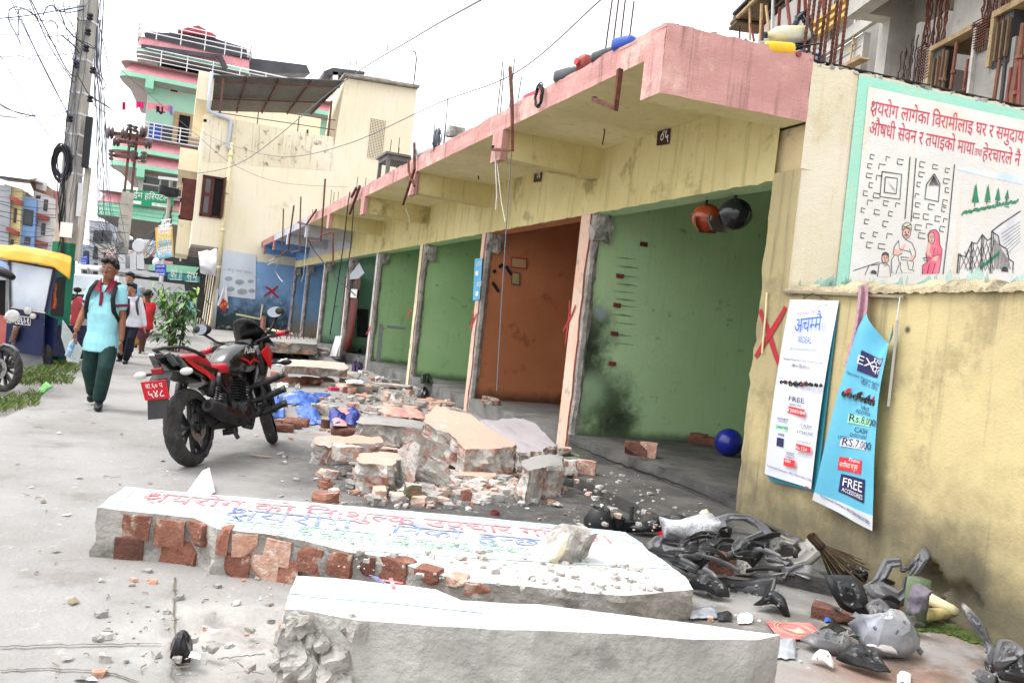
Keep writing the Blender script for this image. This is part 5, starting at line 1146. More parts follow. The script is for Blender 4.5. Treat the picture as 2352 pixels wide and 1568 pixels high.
 # upper left: overhanging formwork on props and bamboo
kpart('formwork_soffit',[(5.5,12.6,-1.5,.2,13.0,13.12,m_timd),(5.5,12.0,-1.5,.35,13.12,13.2,m_ply),(5.5,11.7,.2,.3,12.9,13.0,m_tim)])
kpart('formwork_box',[(12.0,12.55,-.9,.1,12.95,13.4,m_ply),(12.551,12.6,-.9,.12,12.9,13.42,m_plyp)]);kpart('formwork_box',[(11.9,12.7,-.9,.2,12.86,12.94,m_timd)])
kpart('dark_shutter_wall',[(5,10.4,-.45,-.32,12.15,13.0,m_ply)]);kpart('upper_wall',[(4.2,10.5,-.32,-.14,9.86,12.15,m_rc)]);kpart('upper_column',[(5.0,5.5,-.1,.02,9.86,13,m_rc)])
for k in range(5):kpart('batten',[(5.2+k*1.1,5.27+k*1.1,-.31,-.26,12.2,13.0,m_timd)])
kpart('timber_rail',[(5.5,10.3,-.3,-.2,12.1,12.18,m_tim),(5.5,10.3,-.3,-.22,12.55,12.6,m_timd)])
for k,z in enumerate((10.1,10.3,10.52)):kpart('yellow_plank',[(3.2+.2*k,6.0,.02,.18,z,z+.1,M('yellow_plank','#c9ab63','#b59854',3,.8,.1))])
for(xa,ya,xb_,yb_,r_,m)in((555,-60,560,600,.04,m_bam),(735,60,715,610,.055,m_bam),(800,90,850,540,.045,m_bam),(905,-60,890,560,.05,m_band),(570,350,620,620,.04,m_prop),(755,290,745,610,.04,m_prop),(1005,110,985,470,.05,m_prop),(1100,-60,1180,580,.055,m_prop),(1300,-60,1280,250,.05,m_prop),(1640,-60,1680,340,.05,m_prop),(1380,-60,1390,200,.05,m_prop),(408,380,405,610,.03,m_ply)):
 b=MB();b.tube([plane(*z8(xa,ya),KO+KN*.25,KN),plane(*z8(xb_,yb_),KO+KN*.1,KN)],r_,m,7);b.build('bamboo_pole' if m is m_bam else 'shoring_prop',site)
b=MB();b.prism([plane(*z7(x,y),KO+KN*.2,KN)for x,y in((165,780),(390,665),(420,690),(200,800))],-KN*.25,m_tim);b.build('loose_plank',site)
# ================================================================== two fallen wall slabs with painted lettering
m_pw=M('painted_white_dusty','#c9c7c5','#bdbab7',2.2,.9,.4,50,dirt=('#8f8983',.4,3.5,.7))
m_pwB=M('painted_white','#cbc9c7','#c0bdba',1.6,.88,.35,50,dirt=('#96918b',.35,3.5,.6))
m_side=M('old_render','#a8a49e','#8a8680',3,.92,.7,30,dirt=('#5e5b56',.35,3.5,.7),bdist=.02)
m_sideB=M('old_render_pale','#c9c6c0','#a9a6a1',2.2,.9,.5,28,dirt=('#7d7a76',.3,3,.7),streak=('#8a8681',.4),bdist=.015)
m_br1=M('brick_red','#85594a','#744a3c',12,.92,.8,45,dirt=('#c9bcae',.3,9,.7),bdist=.015);m_br2=M('brick_orange','#9a6a58','#8a5c4b',12,.92,.8,45,dirt=('#cfc4b6',.3,9,.7),bdist=.015);m_br3=M('brick_dusty','#c09a88','#b48873',12,.92,.8,45,dirt=('#d6cfc6',.4,9,.8),bdist=.015);m_br4=M('brick_dark','#6f4a3e','#5f3f35',12,.92,.8,45,dirt=('#4b4038',.3,6,.7),bdist=.015)
BRK=[m_br1,m_br2,m_br3,m_br4]
def subdiv(P,step,jit,seed):
 out=[]
 for i,p in enumerate(P):
  q=P[(i+1)%len(P)];n=max(1,int((q-p).length/step))
  for k in range(n):
   r=p.lerp(q,k/n);w_=noise.noise_vector(r*6+V((seed,0,0)))*jit+noise.noise_vector(r*25+V((seed,5,0)))*jit*.5
   out.append(r+V((w_.x,w_.y,w_.z*.3)))
 return out
def slab(P,zb,mt,ms,jit=.015,step=.04,rows=5,seed=0,rough=.018,inset=.0,brick=None):
 """broken wall piece: outline P of its upper face, ragged sides going down to zb(p)"""
 b=MB();T=subdiv([V(p)for p in P],step,jit,seed);nn=sum(((P[i]-P[0]).cross(P[i+1]-P[0])for i in range(1,len(P)-1)),V()).normalized();T=[q-nn*(q-P[0]).dot(nn)for q in T];n=len(T);c=sum(T,V())/n;rings=[T]
 for k in range(1,rows+1):
  t=k/rows;R_=[]
  for p in T:
   z=zb(p)if callable(zb)else zb;q=V((p.x,p.y,p.z+(z-p.z)*t));o=(q-c);o.z=0;o.normalize()
   q+=o*(noise.noise(q*7+V((seed,0,3)))*rough*1.6+noise.noise(q*22)*rough*.8-inset*t);R_.append(q)
  rings.append(R_)
 b.add(T,[tuple(range(n))],mt)
 for k in range(rows):
  for i in range(n):
   j=(i+1)%n;mm=ms
   if brick and noise.noise((rings[k][i])*brick[0]+V((seed,1,1)))>brick[2]:mm=brick[1]
   b.add([rings[k][i],rings[k+1][i],rings[k+1][j],rings[k][j]],[(0,1,2,3)],mm)
 b.add(rings[-1],[tuple(range(n-1,-1,-1))],ms);return b
def ccw(P):
 a=sum(P[i].x*P[(i+1)%len(P)].y-P[(i+1)%len(P)].x*P[i].y for i in range(len(P)));return P if a>0 else P[::-1]
zs_=zr(300,1850,.9046)
NA=V((.0345,0,1));PA=V((-.25,4.4,.25));A_=lambda x,y,o=0.:plane(*zs_(x,y),PA+V((0,0,o)),NA)
sa=thing('fallen_wall_slab','long fallen brick wall slab with red and blue lettering, bricks showing','wall slab',(1.2,4.1,0))
PTS=[(185,85),(265,96),(900,148),(1500,200),(1990,250),(2052,292),(2075,318),(2155,372),(2205,410),(2240,458),(2000,482),(1850,470),(1640,447),(1510,437),(1420,430),(1240,386),(1150,345),(1000,326),(830,282),(680,256),(520,240),(430,200),(250,180),(80,163)]
P=[A_(x,y)for x,y in PTS]
b=slab(ccw(P),-.01,m_pw,m_side,.012,.035,6,3,.02);b.build('slab_body',sa)
FA=V((-.25,4.42,0));FB=V((2.55,3.42,0));fn_=(FB-FA).cross(UP).normalized()
NE_=sorted((x,y)for x,y in PTS[9:])
def edge_at(x):
 for(xa,ya),(xb_,yb_)in zip(NE_,NE_[1:]):
  if xa<=x<=xb_:t=(x-xa)/(xb_-xa);return A_(x,ya+(yb_-ya)*t)
 return A_(*NE_[0])
for k,(x0,y0,x1,y1)in enumerate([(172,190,285,275),(165,288,270,365),(297,207,410,300),(280,308,470,402),(425,220,505,305),(522,238,566,330),(577,262,665,338),(560,342,648,430),(660,378,760,470),(702,283,795,370),(757,378,830,462),(812,308,914,396),(930,327,1020,408),(1035,342,1090,410),(1100,352,1235,435),(1240,388,1330,440),(1355,415,1420,445),(1410,436,1505,475)]):
 ep=edge_at((x0+x1)/2);hn=V((-ep.x,-ep.y,0)).normalized();pz=lambda x,y:plane(*zs_(x,y),ep,hn)
 wd=(pz(x1,y1)-pz(x0,y1)).length;z1_,z0_=pz((x0+x1)/2,y0).z,pz((x0+x1)/2,y1).z;d2=edge_at(x1)-edge_at(x0);c=V((ep.x,ep.y,max(.05,(z0_+z1_)/2)))-hn*.032;b=MB();ang=math.atan2(d2.y,d2.x)+random.uniform(-.06,.06)
 b.rock(c,(wd*1.06,.1,abs(z1_-z0_)*1.04),BRK[(0,3,1,0,0,1,2,0,2,2,1,0,0,3,0,0,2,1)[k]],rotm((random.uniform(-.05,.05),random.uniform(-.05,.05),ang)),seed=k,nz=.07,n=5,chip=.06);b.build('exposed_brick',sa)
m_lr=M('slab_red_ink','#cf6270','#dda4a8',16,.8,.1);m_lb=M('slab_blue_ink','#6478bb','#a5aed0',16,.8,.1);m_lg=M('slab_green_ink','#7dbfa0','#b9d6c8',16,.8,.1);m_sky=M('slab_sky_border','#a9cfe8','#b9d8ea',5,.8,.1)
b=MB()
def ln(s,A0,B0,U0,U1,m,o=.004):t=deva(s);b.text(t,fit(t,A_(*A0,o),A_(*B0,o),A_(*U1,o)-A_(*U0,o),(A_(*U1,o)-A_(*U0,o)).length,.62),m)
ln('Kयरोग को िन:शुल~क उपचार गिरन~छ।',(232,132),(1945,290),(600,172),(622,146),m_lr)
ln('Kयरोग',(535,196),(1008,240),(700,212),(722,180),m_lb);ln('िनको',(1135,250),(1400,275),(1250,262),(1262,236),m_lb);ln('हुन~छ',(1450,280),(1680,302),(1550,291),(1560,266),m_lb)
ln('नेपाल Kयरोग',(512,226),(1082,280),(700,244),(718,218),m_lg);ln('िनवारण संस~था',(1130,290),(1640,330),(1300,304),(1312,282),m_lg);ln('तथा स~वास~थ~य सेवा कार~यक~रम',(720,262),(1520,330),(1000,292),(1010,276),m_lg)
b.build('painted_lettering',sa)
b=MB();q=lambda*L:b.poly(ccw([A_(x,y,.003)for x,y in L]),m_sky)
q((186,87),(225,91),(140,165),(84,162));q((1890,240),(1990,251),(2050,291),(2015,290));q((2078,322),(2152,370),(2105,366),(2060,325))
b.ribbon([A_(1000,312,.003),A_(1500,345,.003),A_(2000,373,.003),A_(2150,382,.003)],.02,UP,m_sky);b.ribbon([A_(265,99,.003),A_(900,151,.003),A_(1500,203,.003),A_(1950,247,.003)],.025,UP,m_sky)
b.build('painted_border',sa)
b=MB();b.rock(A_(1770,290,.085),(.24,.2,.17),lambda n,c:m_cream if n.x<0 and c.x<.3 else m_brk,rotm((.1,.2,.5)),seed=5,nz=.28,n=7,chip=.5);tag(b.build('concrete_lump',smooth=False),'rough concrete lump with cream plaster lying on the lettered slab','rubble')
sb=thing('fallen_wall_slab','nearest fallen wall slab with plain white painted top and grey side','wall slab',(1.3,2.9,0))
B1=lambda x,y,z=.28:gd(x,y,z)
PTS=[(680,1322),(760,1326),(900,1340),(1000,1352),(1060,1378),(1240,1388),(1440,1412),(1600,1432),(1792,1457),(1740,1468),(1600,1468),(1440,1455),(1300,1449),(1150,1445),(1000,1437),(820,1424),(700,1400),(655,1398)]
P=[B1(x,y)for x,y in PTS]
b=slab(ccw(P),-.04,m_pwB,m_sideB,.008,.03,7,8,.012);b.build('slab_body',sb)
b=MB()
for k in range(46):
 t=random.random();p=B1(655,1400).lerp(B1(820,1424),t);p+=V((random.uniform(-.02,.02),random.uniform(-.02,.015),0));p.z=random.uniform(.0,.255)
 b.rock(p,(random.uniform(.04,.1),.06,random.uniform(.04,.09)),m_brk,rotm((random.random(),random.random(),random.random())),seed=k,nz=.3,n=3)
b.build('broken_end',sb)
b=MB();b.poly(ccw([B1(681,1324,.283),B1(706,1326,.283),B1(690,1362,.283),B1(664,1364,.283)]),m_sky);b.ribbon([B1(690,1366,.283),B1(900,1383,.283),B1(1110,1405,.283)],.016,UP,m_sky)
for k in range(4):b.ribbon([B1(848+5*k+22*math.sin(t*.35),1326+4*k+t*1.6-6,.284)for t in range(7)],.006,UP,m_lb)
b.ribbon([B1(877,1331,.284),B1(925,1338,.284)],.018,UP,m_lr);b.ribbon([B1(897,1326,.285),B1(905,1350,.285)],.016,UP,m_lr);b.build('painted_marks',sb)
b=MB();e0,e1=B1(655,1398),B1(1792,1457);en=(e1-e0).cross(UP).normalized();en=en if en.y<0 else-en
for L in([(1300,1462),(1312,1500),(1290,1520),(1325,1545),(1318,1572)],[(800,1560),(860,1525),(960,1508),(1060,1520),(1200,1500),(1330,1512)],[(960,1510),(985,1540),(980,1572)],[(1330,1512),(1450,1500),(1560,1516)]):
 P=[]
 for(xa,ya),(xb_,yb_)in zip(L,L[1:]):P+=[plane(xa+(xb_-xa)*t/6+4*noise.noise(V((xa+t,ya,1))),ya+(yb_-ya)*t/6+4*noise.noise(V((xa,ya+t,5))),e0+en*.02,en)for t in range(6)]
 b.ribbon(P,[.003+.006*abs(noise.noise(q*20))for q in P],en,M('face_crack','#6d6964',None,9,.95,0))
b.build('face_crack',sb)
# ================================================================== rubble heap before the shops
zh=zr(1200,1500,1.809);z5=zr(900,850,1.742)
def lump(zf,x0,y0,x1,y1,mats,label,z0=0.,df=.8,tilt=(0,0,0),seed=0,cat='rubble',name='rubble_block',nz=.12,n=5,chip=.3,grp=None,fl=1.):
 a=gd(*zf(x0,y1-(y1-y0)*.12),z0);c=gd(*zf(x1,y1-(y1-y0)*.12),z0);m_=gd(*zf((x0+x1)/2,y1),z0);Wd=(c-a).length
 dist=m_.length;sc=(zf(1,0)[0]-zf(0,0)[0]);d=Wd*df;D=(m_-EYE).dot(fw);hpx=(zf(0,y1)[1]-zf(0,y0)[1]);Hh=max(.03,(hpx/FPX*D-d*(CAMH-z0)/dist*.9)*fl)
 dirr=V((m_.x,m_.y,0)).normalized();cc=m_+dirr*d*.45;cc.z=z0+Hh/2
 b=MB();yaw=-math.atan2(m_.x,m_.y)+random.uniform(-.25,.25)
 b.rock(cc,(Wd*.96,d,Hh),mats,rotm((tilt[0],tilt[1],tilt[2]+yaw)),seed=seed or int(x0+y0),nz=nz,n=n,chip=chip)
 return tag(b.build(name),label,cat,grp)
m_pchtop=M('peach_plaster_dusty','#c4a594','#bb9e8f',2,.9,.35,40,dirt=('#c3beb8',.35,4,.7));m_liltop=M('lilac_plaster_dusty','#b9b1b5','#aca5a9',2,.9,.35,40,dirt=('#96908f',.3,4,.6));m_grytop=M('grey_plaster_dusty','#9d9a97','#8b8885',2,.9,.35,40,dirt=('#6d6a67',.3,4,.6));m_mort=M('rubble_mortar','#bdb9b4','#a39f9a',5,.95,.9,25,dirt=('#8b8680',.3,6,.6),bdist=.02)
def rub_extra(n,col):
 L,N=n['L'],n['N'];f_=n['rng'](n['nz'](7.5,3,None,.5),.52,.57)
 bc=n['mix'](n['rng'](n['nz'](30.,6),.3,.7),hexc('#96604d'),hexc('#b08a7a'));dust=n['rng'](n['nz'](18.,8,None,.75),.4,.62)
 return n['mix'](n['mul'](f_,n['add'](n['mul'](dust,-.75),1.)),col,bc)
m_rub=M('rubble_break','#bcb7b1','#a09b95',5,.95,.9,25,extra=rub_extra,bdist=.025)
def pm(top,side=None,br=.3,bm=m_br2,s=0):
 r_=random.Random(s)
 def f_(n,c):
  if n.z>.5 and top:return top
  return bm if noise.noise(V((c.x*1.4,c.y*1.4,n.x*3+n.y*5+s)))>br else(side or m_rub)
 return f_
def pslab(zf,pts,zvals,th,mt,label,seed,brick=None,name='wall_fragment',ms=None,**k):
 """tilted wall fragment: the three height marks fix the plane of its upper face"""
 (a,za),(b_,zb_),(c,zc_)=zvals;p1,p2,p3=gd(*zf(*a),za),gd(*zf(*b_),zb_),gd(*zf(*c),zc_);n=(p2-p1).cross(p3-p1).normalized()
 if n.z<0:n=-n
 P=ccw([plane(*zf(x,y),p1,n)for x,y in pts])
 return tag(slab(P,lambda p:max(-.01,p.z-th),mt,ms or m_rub,.035,.03,8,seed,.045,0,brick).build(name),label,'rubble')
pslab(zh,[(905,300),(985,222),(1230,280),(1300,340),(1560,500),(1545,525),(1420,520),(1330,535),(1200,540),(1150,490),(1090,430),(960,372),(905,335)],[((905,320),.46),((985,222),.56),((1545,520),.30)],.24,m_pchtop,'largest wall fragment with peach face, tilted on top of the heap',2)
pslab(zh,[(1300,325),(1600,310),(1705,352),(1850,500),(1740,550),(1600,562),(1560,510),(1420,420)],[((1300,325),.42),((1600,310),.40),((1740,550),.20)],.2,m_liltop,'wall fragment with lilac face leaning right of the peach one',4)
pslab(zh,[(415,345),(440,300),(560,288),(800,320),(900,345),(890,385),(700,370),(520,352),(450,356)],[((415,345),.26),((560,288),.3),((890,380),.26)],.2,m_grytop,'long grey rounded slab behind the heap on the cloth',6,None,ms=m_side)
pslab(zh,[(100,470),(130,442),(400,435),(590,450),(600,492),(330,500),(200,520),(110,500)],[((100,470),.2),((400,435),.24),((590,480),.2)],.2,m_pchtop,'long pale slab at the left end of the heap',9)
pslab(zh,[(735,400),(800,390),(930,440),(1060,520),(1040,560),(950,590),(870,500),(760,470)],[((735,420),.36),((930,440),.36),((1000,570),.2)],.2,m_mort,'slanting mortar covered fragment under the peach slab',12)
pslab(zh,[(830,560),(870,540),(960,590),(1075,645),(1000,655),(890,660)],[((830,560),.28),((960,590),.27),((1000,655),.2)],.2,m_pchtop,'small fragment with thin peach face in the middle of heap',14)
pslab(zh,[(1595,640),(1640,600),(1800,565),(1900,590),(1890,655),(1740,670),(1640,690)],[((1595,640),.3),((1800,565),.31),((1740,670),.27)],.3,m_grytop,'dark grey topped block at the right end of the heap',16)
pslab(zh,[(402,605),(440,570),(600,550),(780,575),(800,600),(700,615),(640,650),(560,640),(450,640)],[((402,605),.24),((600,550),.26),((640,650),.22)],.24,m_pchtop,'broad peach topped block at the front of the heap',18)
pslab(zh,[(700,535),(825,475),(870,505),(850,545),(790,575)],[((700,535),.3),((825,475),.42),((850,545),.36)],.22,m_mort,'wedge of brickwork with mortar back standing in the heap',21)
for q in((230,490,458,622,m_mort,'pale grey block with smooth face left of the front blocks',.14),(465,498,690,572,m_pchtop,'low brick ended piece behind the broad peach block',.0),(630,600,802,756,m_pchtop,'upright block with tan top beside the broad peach block',.0),(1012,512,1200,655,m_mort,'grey roof shaped lump under the peach slab edge',.0),(1092,605,1335,722,m_mort,'mortar capped pink brick block in front of the cavity',.0),(1152,690,1400,802,m_pchtop,'block with tan front and red brick end',.0),(1765,770,1876,862,m_mort,'small chunk with brick red tip at the right front',.0),(1888,605,1992,722,m_mort,'grey cube block against the front step',.1),(662,360,820,468,m_mort,'rounded pink brick piece left of the big peach slab',.08),(465,400,660,470,m_mort,'low grey rubble behind the pale block',.0),(1720,330,1842,395,m_side,'grey stone lying by the pillar foot',.1),(1335,152,1422,212,m_side,'grey stone on the orange shop floor edge',.22),(1870,515,1945,580,m_pchtop,'small tan piece wedged behind the grey topped block',.15)):
 lump(zh,*q[:4],pm(q[4],None,.12,random.choice(BRK[:3]),q[0]),q[5],q[6],seed=q[0])
for q in((365,668,506,812,pm(m_br2,None,-.1,m_br2,1),'broken brick half caked in mortar, alone left of the heap',0),(742,775,866,922,pm(m_mort,M('mossy_chunk','#6d6a55','#5b5a44',6,.95,.8,30),.3,m_br1,5),'mossy dark chunk standing alone before the heap',0),(2008,605,2122,716,m_br3,'pale brick with a stamped hollow on the front step',.1),(1857,735,1962,802,m_plinthd,'sooty black stone at the step corner',0)):
 lump(zh,*q[:4],q[4],q[5],q[6],.6,name='brick',cat='brick',chip=.12)
z3b=zr(2000,1500,2.352)
for q in((1198,620,1352,760,m_br4,'dark red brick standing on the first shop floor edge',PLI),(1330,625,1446,775,m_br3,'pale mortar stained brick beside the dark one',PLI),(1805,538,1920,642,m_br1,'brick tilted on its edge at the back of the green room',PLI),(1920,580,2050,660,m_br1,'brick lying flat behind the blue ball',PLI)):
 lump(z3b,*q[:4],q[4],q[5],q[6],.7,name='brick',cat='brick',chip=.1)
b=MB();c=gd(*z3b(2150,775),PLI);b.ball(c+V((.06,.1,.155)),.155,M('blue_ball','#1c2a8f','#172476',2,.25,0,spec=.6),32);tag(b.build('ball',smooth=True),'shiny dark blue ball on the first shop floor','ball')
b=MB();P=[gd(*z3b(575,770),.1),gd(*z3b(640,735),.16),gd(*z3b(740,775),.12)];b.prism([P[0],P[1],P[2],P[2]+V((.06,.1,0)),P[0]+V((.06,.1,0))],(0,0,.012),M('green_sherd','#7d9a6d',None,3,.7,.1));tag(b.build('plaster_sherd'),'green painted plaster sherd behind the stamped brick','rubble')
# farther debris: blocks, bricks, remnants of the front walls
far=[(275,1138,392,1182,m_br2,'orange brick lying flat left of the raised slab','brick'),(420,1143,548,1197,m_br1,'red brick under the raised slab, second from the left','brick'),(553,1145,672,1203,m_br1,'red brick under the raised slab, third from the left','brick'),(330,1105,420,1145,m_br3,'dusty brick tucked under the raised slab','brick'),(475,1085,590,1125,m_mort,'mortar block propping the raised slab','rubble'),(630,1095,692,1140,m_mort,'small block propping the middle of raised slab','rubble'),(670,1145,745,1190,m_mort,'grey block right of the red bricks','rubble'),(805,1105,912,1158,m_mort,'grey rounded block at the right end of raised slab','rubble'),(798,1190,982,1252,m_br3,'dusty brick block with white paper on it','rubble'),(980,1198,1052,1250,m_mort,'white grey lump right of the papered block','rubble'),(825,1210,895,1258,m_br2,'small orange brick bit before the papered block','brick'),(690,1180,800,1215,m_mort,'low flat mortar piece by the papered block','rubble'),(605,1330,712,1412,m_mort,'pale block at the edge of the blue tarp','rubble'),(712,1340,780,1402,m_mort,'grey block left of the dusty brick row','rubble'),(778,1360,915,1400,m_br3,'dusty brick half buried above the blue cloth','brick'),(1000,1345,1190,1400,m_mort,'flat grey piece behind the pink sheet','rubble'),(1170,1315,1265,1375,pm(m_mort,None,.2,m_cream,2),'grey lump with cream paint behind pink sheet','rubble'),(1370,1300,1590,1340,m_br3,'long pale brick strip on the kerb of the green shop','rubble'),(1050,1185,1250,1228,m_mort,'long grey kerb remnant before the pale green shop','rubble'),(1805,1280,1895,1340,m_side,'rough grey stone on the orange shop threshold','rubble'),(255,1432,335,1470,m_br4,'dark brick at the left of the brick cluster by the tarp','brick'),(288,1455,382,1508,m_br4,'brick second from left in the cluster by the tarp','brick'),(348,1470,468,1532,m_br4,'nearest brick of the cluster by the blue tarp','brick'),(422,1455,528,1508,m_br4,'brick right of the nearest one in the cluster','brick'),(300,1435,430,1468,m_br1,'brick lying behind the cluster by the tarp','brick'),(415,1425,572,1490,m_br1,'rightmost brick of the cluster by the tarp','brick'),(668,1440,725,1502,m_br4,'small dark brick bit left of the blue and pink cloth','brick'),(738,1490,918,1562,m_br4,'dark brick block under the blue and pink cloth','brick'),(918,1500,990,1560,m_br4,'dark lump right of the cloth block','brick'),(145,870,200,915,m_br1,'orange brick leaning by the low broken wall','brick'),(205,888,260,918,m_br3,'pale brick under the low broken wall','brick'),(255,890,310,922,m_br3,'dusty brick second under the low broken wall','brick'),(300,902,350,928,m_br2,'orange brick bit under the low broken wall','brick'),(410,908,490,945,m_side,'grey block under the low broken wall','rubble'),(490,920,560,950,m_br3,'dusty block at the right of the low broken wall','rubble'),(640,940,705,985,m_side,'grey lump on the teal shop threshold','rubble'),(220,950,310,985,m_side,'flat grey piece beside the foil scraps','rubble')]
for q in far:lump(z5,*q[:4],q[4]if q[6]=='brick' else(q[4]if callable(q[4])else pm(q[4],m_rub,.3,m_br3,q[0])),q[5],0,.6,cat=q[6],name='brick' if q[6]=='brick' else 'rubble_block',n=4,chip=.15 if q[6]=='brick' else.3)
pslab(z5,[(405,1065),(430,1020),(640,1030),(830,1045),(862,1085),(830,1095),(600,1075)],[((405,1060),.36),((640,1030),.38),((840,1090),.3)],.13,M('brick_laid_face','#cfa898','#c7bcb2',5,.9,.5,30,dirt=('#d9d3cc',.4,4,.8)),'flat wall slab raised on bricks before the dark banner',25,None)
b=MB();P=[(-80,865),(110,858),(300,850),(640,880),(640,920),(300,895),(110,890),(-80,905)]
tag(slab(ccw([gd(*z5(x,y),.42)for x,y in P]),.16,m_grytop,m_side,.04,.1,5,31,.06,0,(4,m_br3,.15)).build('broken_wall'),'low dark broken wall with rebar stubs before the blue rooms','wall')
for k in range(9):b=MB();p=gd(*z5(360+k*32,885),.4);b.tube([p,p+V((random.uniform(-.1,.1),0,.12)),p+V((random.uniform(-.2,.2),.1,.3))],.014,m_rust,5);tag(b.build('rebar_stub'),'rusty rebar stub sticking out of the low broken wall','rebar','rebar stubs of the broken wall')
b=MB();P=[gd(*z5(x,y),.2)for x,y in((125,905),(420,930),(640,960),(640,935),(420,905),(125,880))];tag(slab(ccw(P),-.02,m_plinth,m_plinth,.01,.2,2,1,.01).build('cement_kerb'),'low grey cement kerb in front of the blue rooms','kerb')
b=MB();b.tube([gd(*z5(285,850),.2),gd(*z5(288,815),.5),gd(*z5(300,812),.5),gd(*z5(470,848),.45)],.035,m_pipec,6);tag(b.build('bent_pipe'),'bent cream pipe standing by the low broken wall','pipe')
b=MB();b.tube([h(*z5(250,860),.4),h(*z5(268,725),.1)],.12,m_terra,6);tag(b.build('stump_post'),'short rusty red post leaning against the blue wall','post')
b=MB();b.tube([h(*z5(75,708),.06),h(*z5(245,742),.06),h(*z5(262,640),.06)],.045,m_pipec,6);tag(b.build('wall_pipe'),'cream pipe elbow fixed on the mouldy blue wall','pipe')
b=MB();cross(b,lambda x,y:h(x,y,.05),(610,658),(640,683),(638,657),(608,680),.09,(0,-1,0));b.build('sprayed_cross',house)
# sheets, tarps, bags
def crumple(zf,pts,m,label,hz=.1,seed=0,n=22,name='tarpaulin',cat='tarp',z0=0.,th=0):
 A,B_,C_,D_=pts;b=MB();e=V((seed*3.1,seed,0))
 def f_(u,v):
  jx,jy=noise.noise(V((u*4,v*4,seed)))*.12,noise.noise(V((v*4,u*4,seed+9)))*.12;uu,vv=u+jx,v+jy
  x=(A[0]*(1-uu)+B_[0]*uu)*(1-vv)+(D_[0]*(1-uu)+C_[0]*uu)*vv;y=(A[1]*(1-uu)+B_[1]*uu)*(1-vv)+(D_[1]*(1-uu)+C_[1]*uu)*vv
  p=gd(*zf(x,y),z0);r_=.7*abs(noise.noise(p*2.4+e))+.3*abs(noise.noise(p*6+e))+.12*abs(noise.noise(p*14+e));p.z=z0+.012+hz*max(0,r_*1.5)*(math.sin(math.pi*min(1,max(0,u)))*math.sin(math.pi*min(1,max(0,v))))**.45;return p
 b.grid(f_,n*2,n,m);return tag(b.build(name,smooth=True),label,cat)
m_tarp=M('blue_tarp','#3f68b8','#3559a4',3,.45,.15,20,dirt=('#b9bfc6',.4,4,.6));m_pinks=M('salmon_sheet','#cf9a8f','#c28b80',3,.7,.1,20);m_tarpd=M('navy_tarp','#28348c','#223078',3,.35,.15,20)
crumple(z5,[(235,1310),(400,1300),(415,1430),(250,1430)],m_tarp,'bunched blue tarpaulin beside the motorcycle front wheel',.3,1)
crumple(z5,[(400,1275),(735,1265),(600,1350),(390,1335)],m_tarp,'blue tarpaulin spread flat behind the bunched one',.14,2)
crumple(z5,[(480,1370),(610,1350),(690,1480),(560,1480)],m_tarp,'blue tarpaulin strip running to the brick cluster',.16,3)
crumple(z5,[(720,1400),(960,1395),(925,1480),(735,1490)],m_tarpd,'dark blue cloth folded over the dark brick block',.22,4,z0=.1)
crumple(z5,[(735,1400),(900,1385),(960,1410),(740,1425)],m_pinks,'salmon cloth edge beside the dark blue cloth',.16,5,z0=.14)
crumple(z5,[(1080,1385),(1340,1370),(1395,1440),(1120,1425)],m_pinks,'salmon sheet draped behind the peach slab',.1,6,z0=.12)
crumple(z5,[(745,1460),(850,1445),(850,1495),(750,1490)],m_pinks,'small salmon flap hanging under the dark blue cloth',.1,7,z0=.1)
crumple(z5,[(780,1000),(960,1000),(960,1035),(790,1035)],m_tarpd,'dark blue plastic on the threshold under the dark banner',.2,8)
crumple(z5,[(880,950),(965,950),(965,1010),(885,1010)],m_tarpd,'dark blue plastic heaped inside the dark banner shop',.6,9,z0=.1)
crumple(z5,[(890,1055),(960,1050),(950,1110),(880,1105)],M('purple_cloth','#3f2b52',None,3,.8,.1),'purple bag slumped at the pillar by the dark banner',.4,10)
m_bag=M('black_polythene','#131316',None,3,.3,.1,30)
crumple(z5,[(1360,1165),(1440,1160),(1445,1195),(1365,1195)],m_bag,'black polythene bag on the floor of the pale green shop',.22,11,name='polythene_bag',cat='bag',z0=PLI)
crumple(z5,[(1330,1280),(1400,1275),(1445,1305),(1345,1315)],m_bag,'black polythene bag outside the pale green shop step',.2,12,name='polythene_bag',cat='bag')
crumple(zs_,[(345,668),(425,672),(415,735),(340,735)],m_bag,'crumpled black polythene bag by the paving joint',.16,13,name='polythene_bag',cat='bag',z0=-.03)
crumple(z5,[(360,1195),(445,1190),(440,1225),(365,1228)],m_white,'small white cotton waste on the ground by the red bricks',.12,14,name='cotton_waste',cat='scrap')
crumple(z5,[(840,1175),(960,1172),(965,1192),(850,1195)],m_white,'white paper lying on the papered block',.06,15,name='paper_scrap',cat='paper',z0=.16)
m_foil=M('silver_foil','#b5b8bd','#8f9298',9,.35,.1,30,metal=.4)
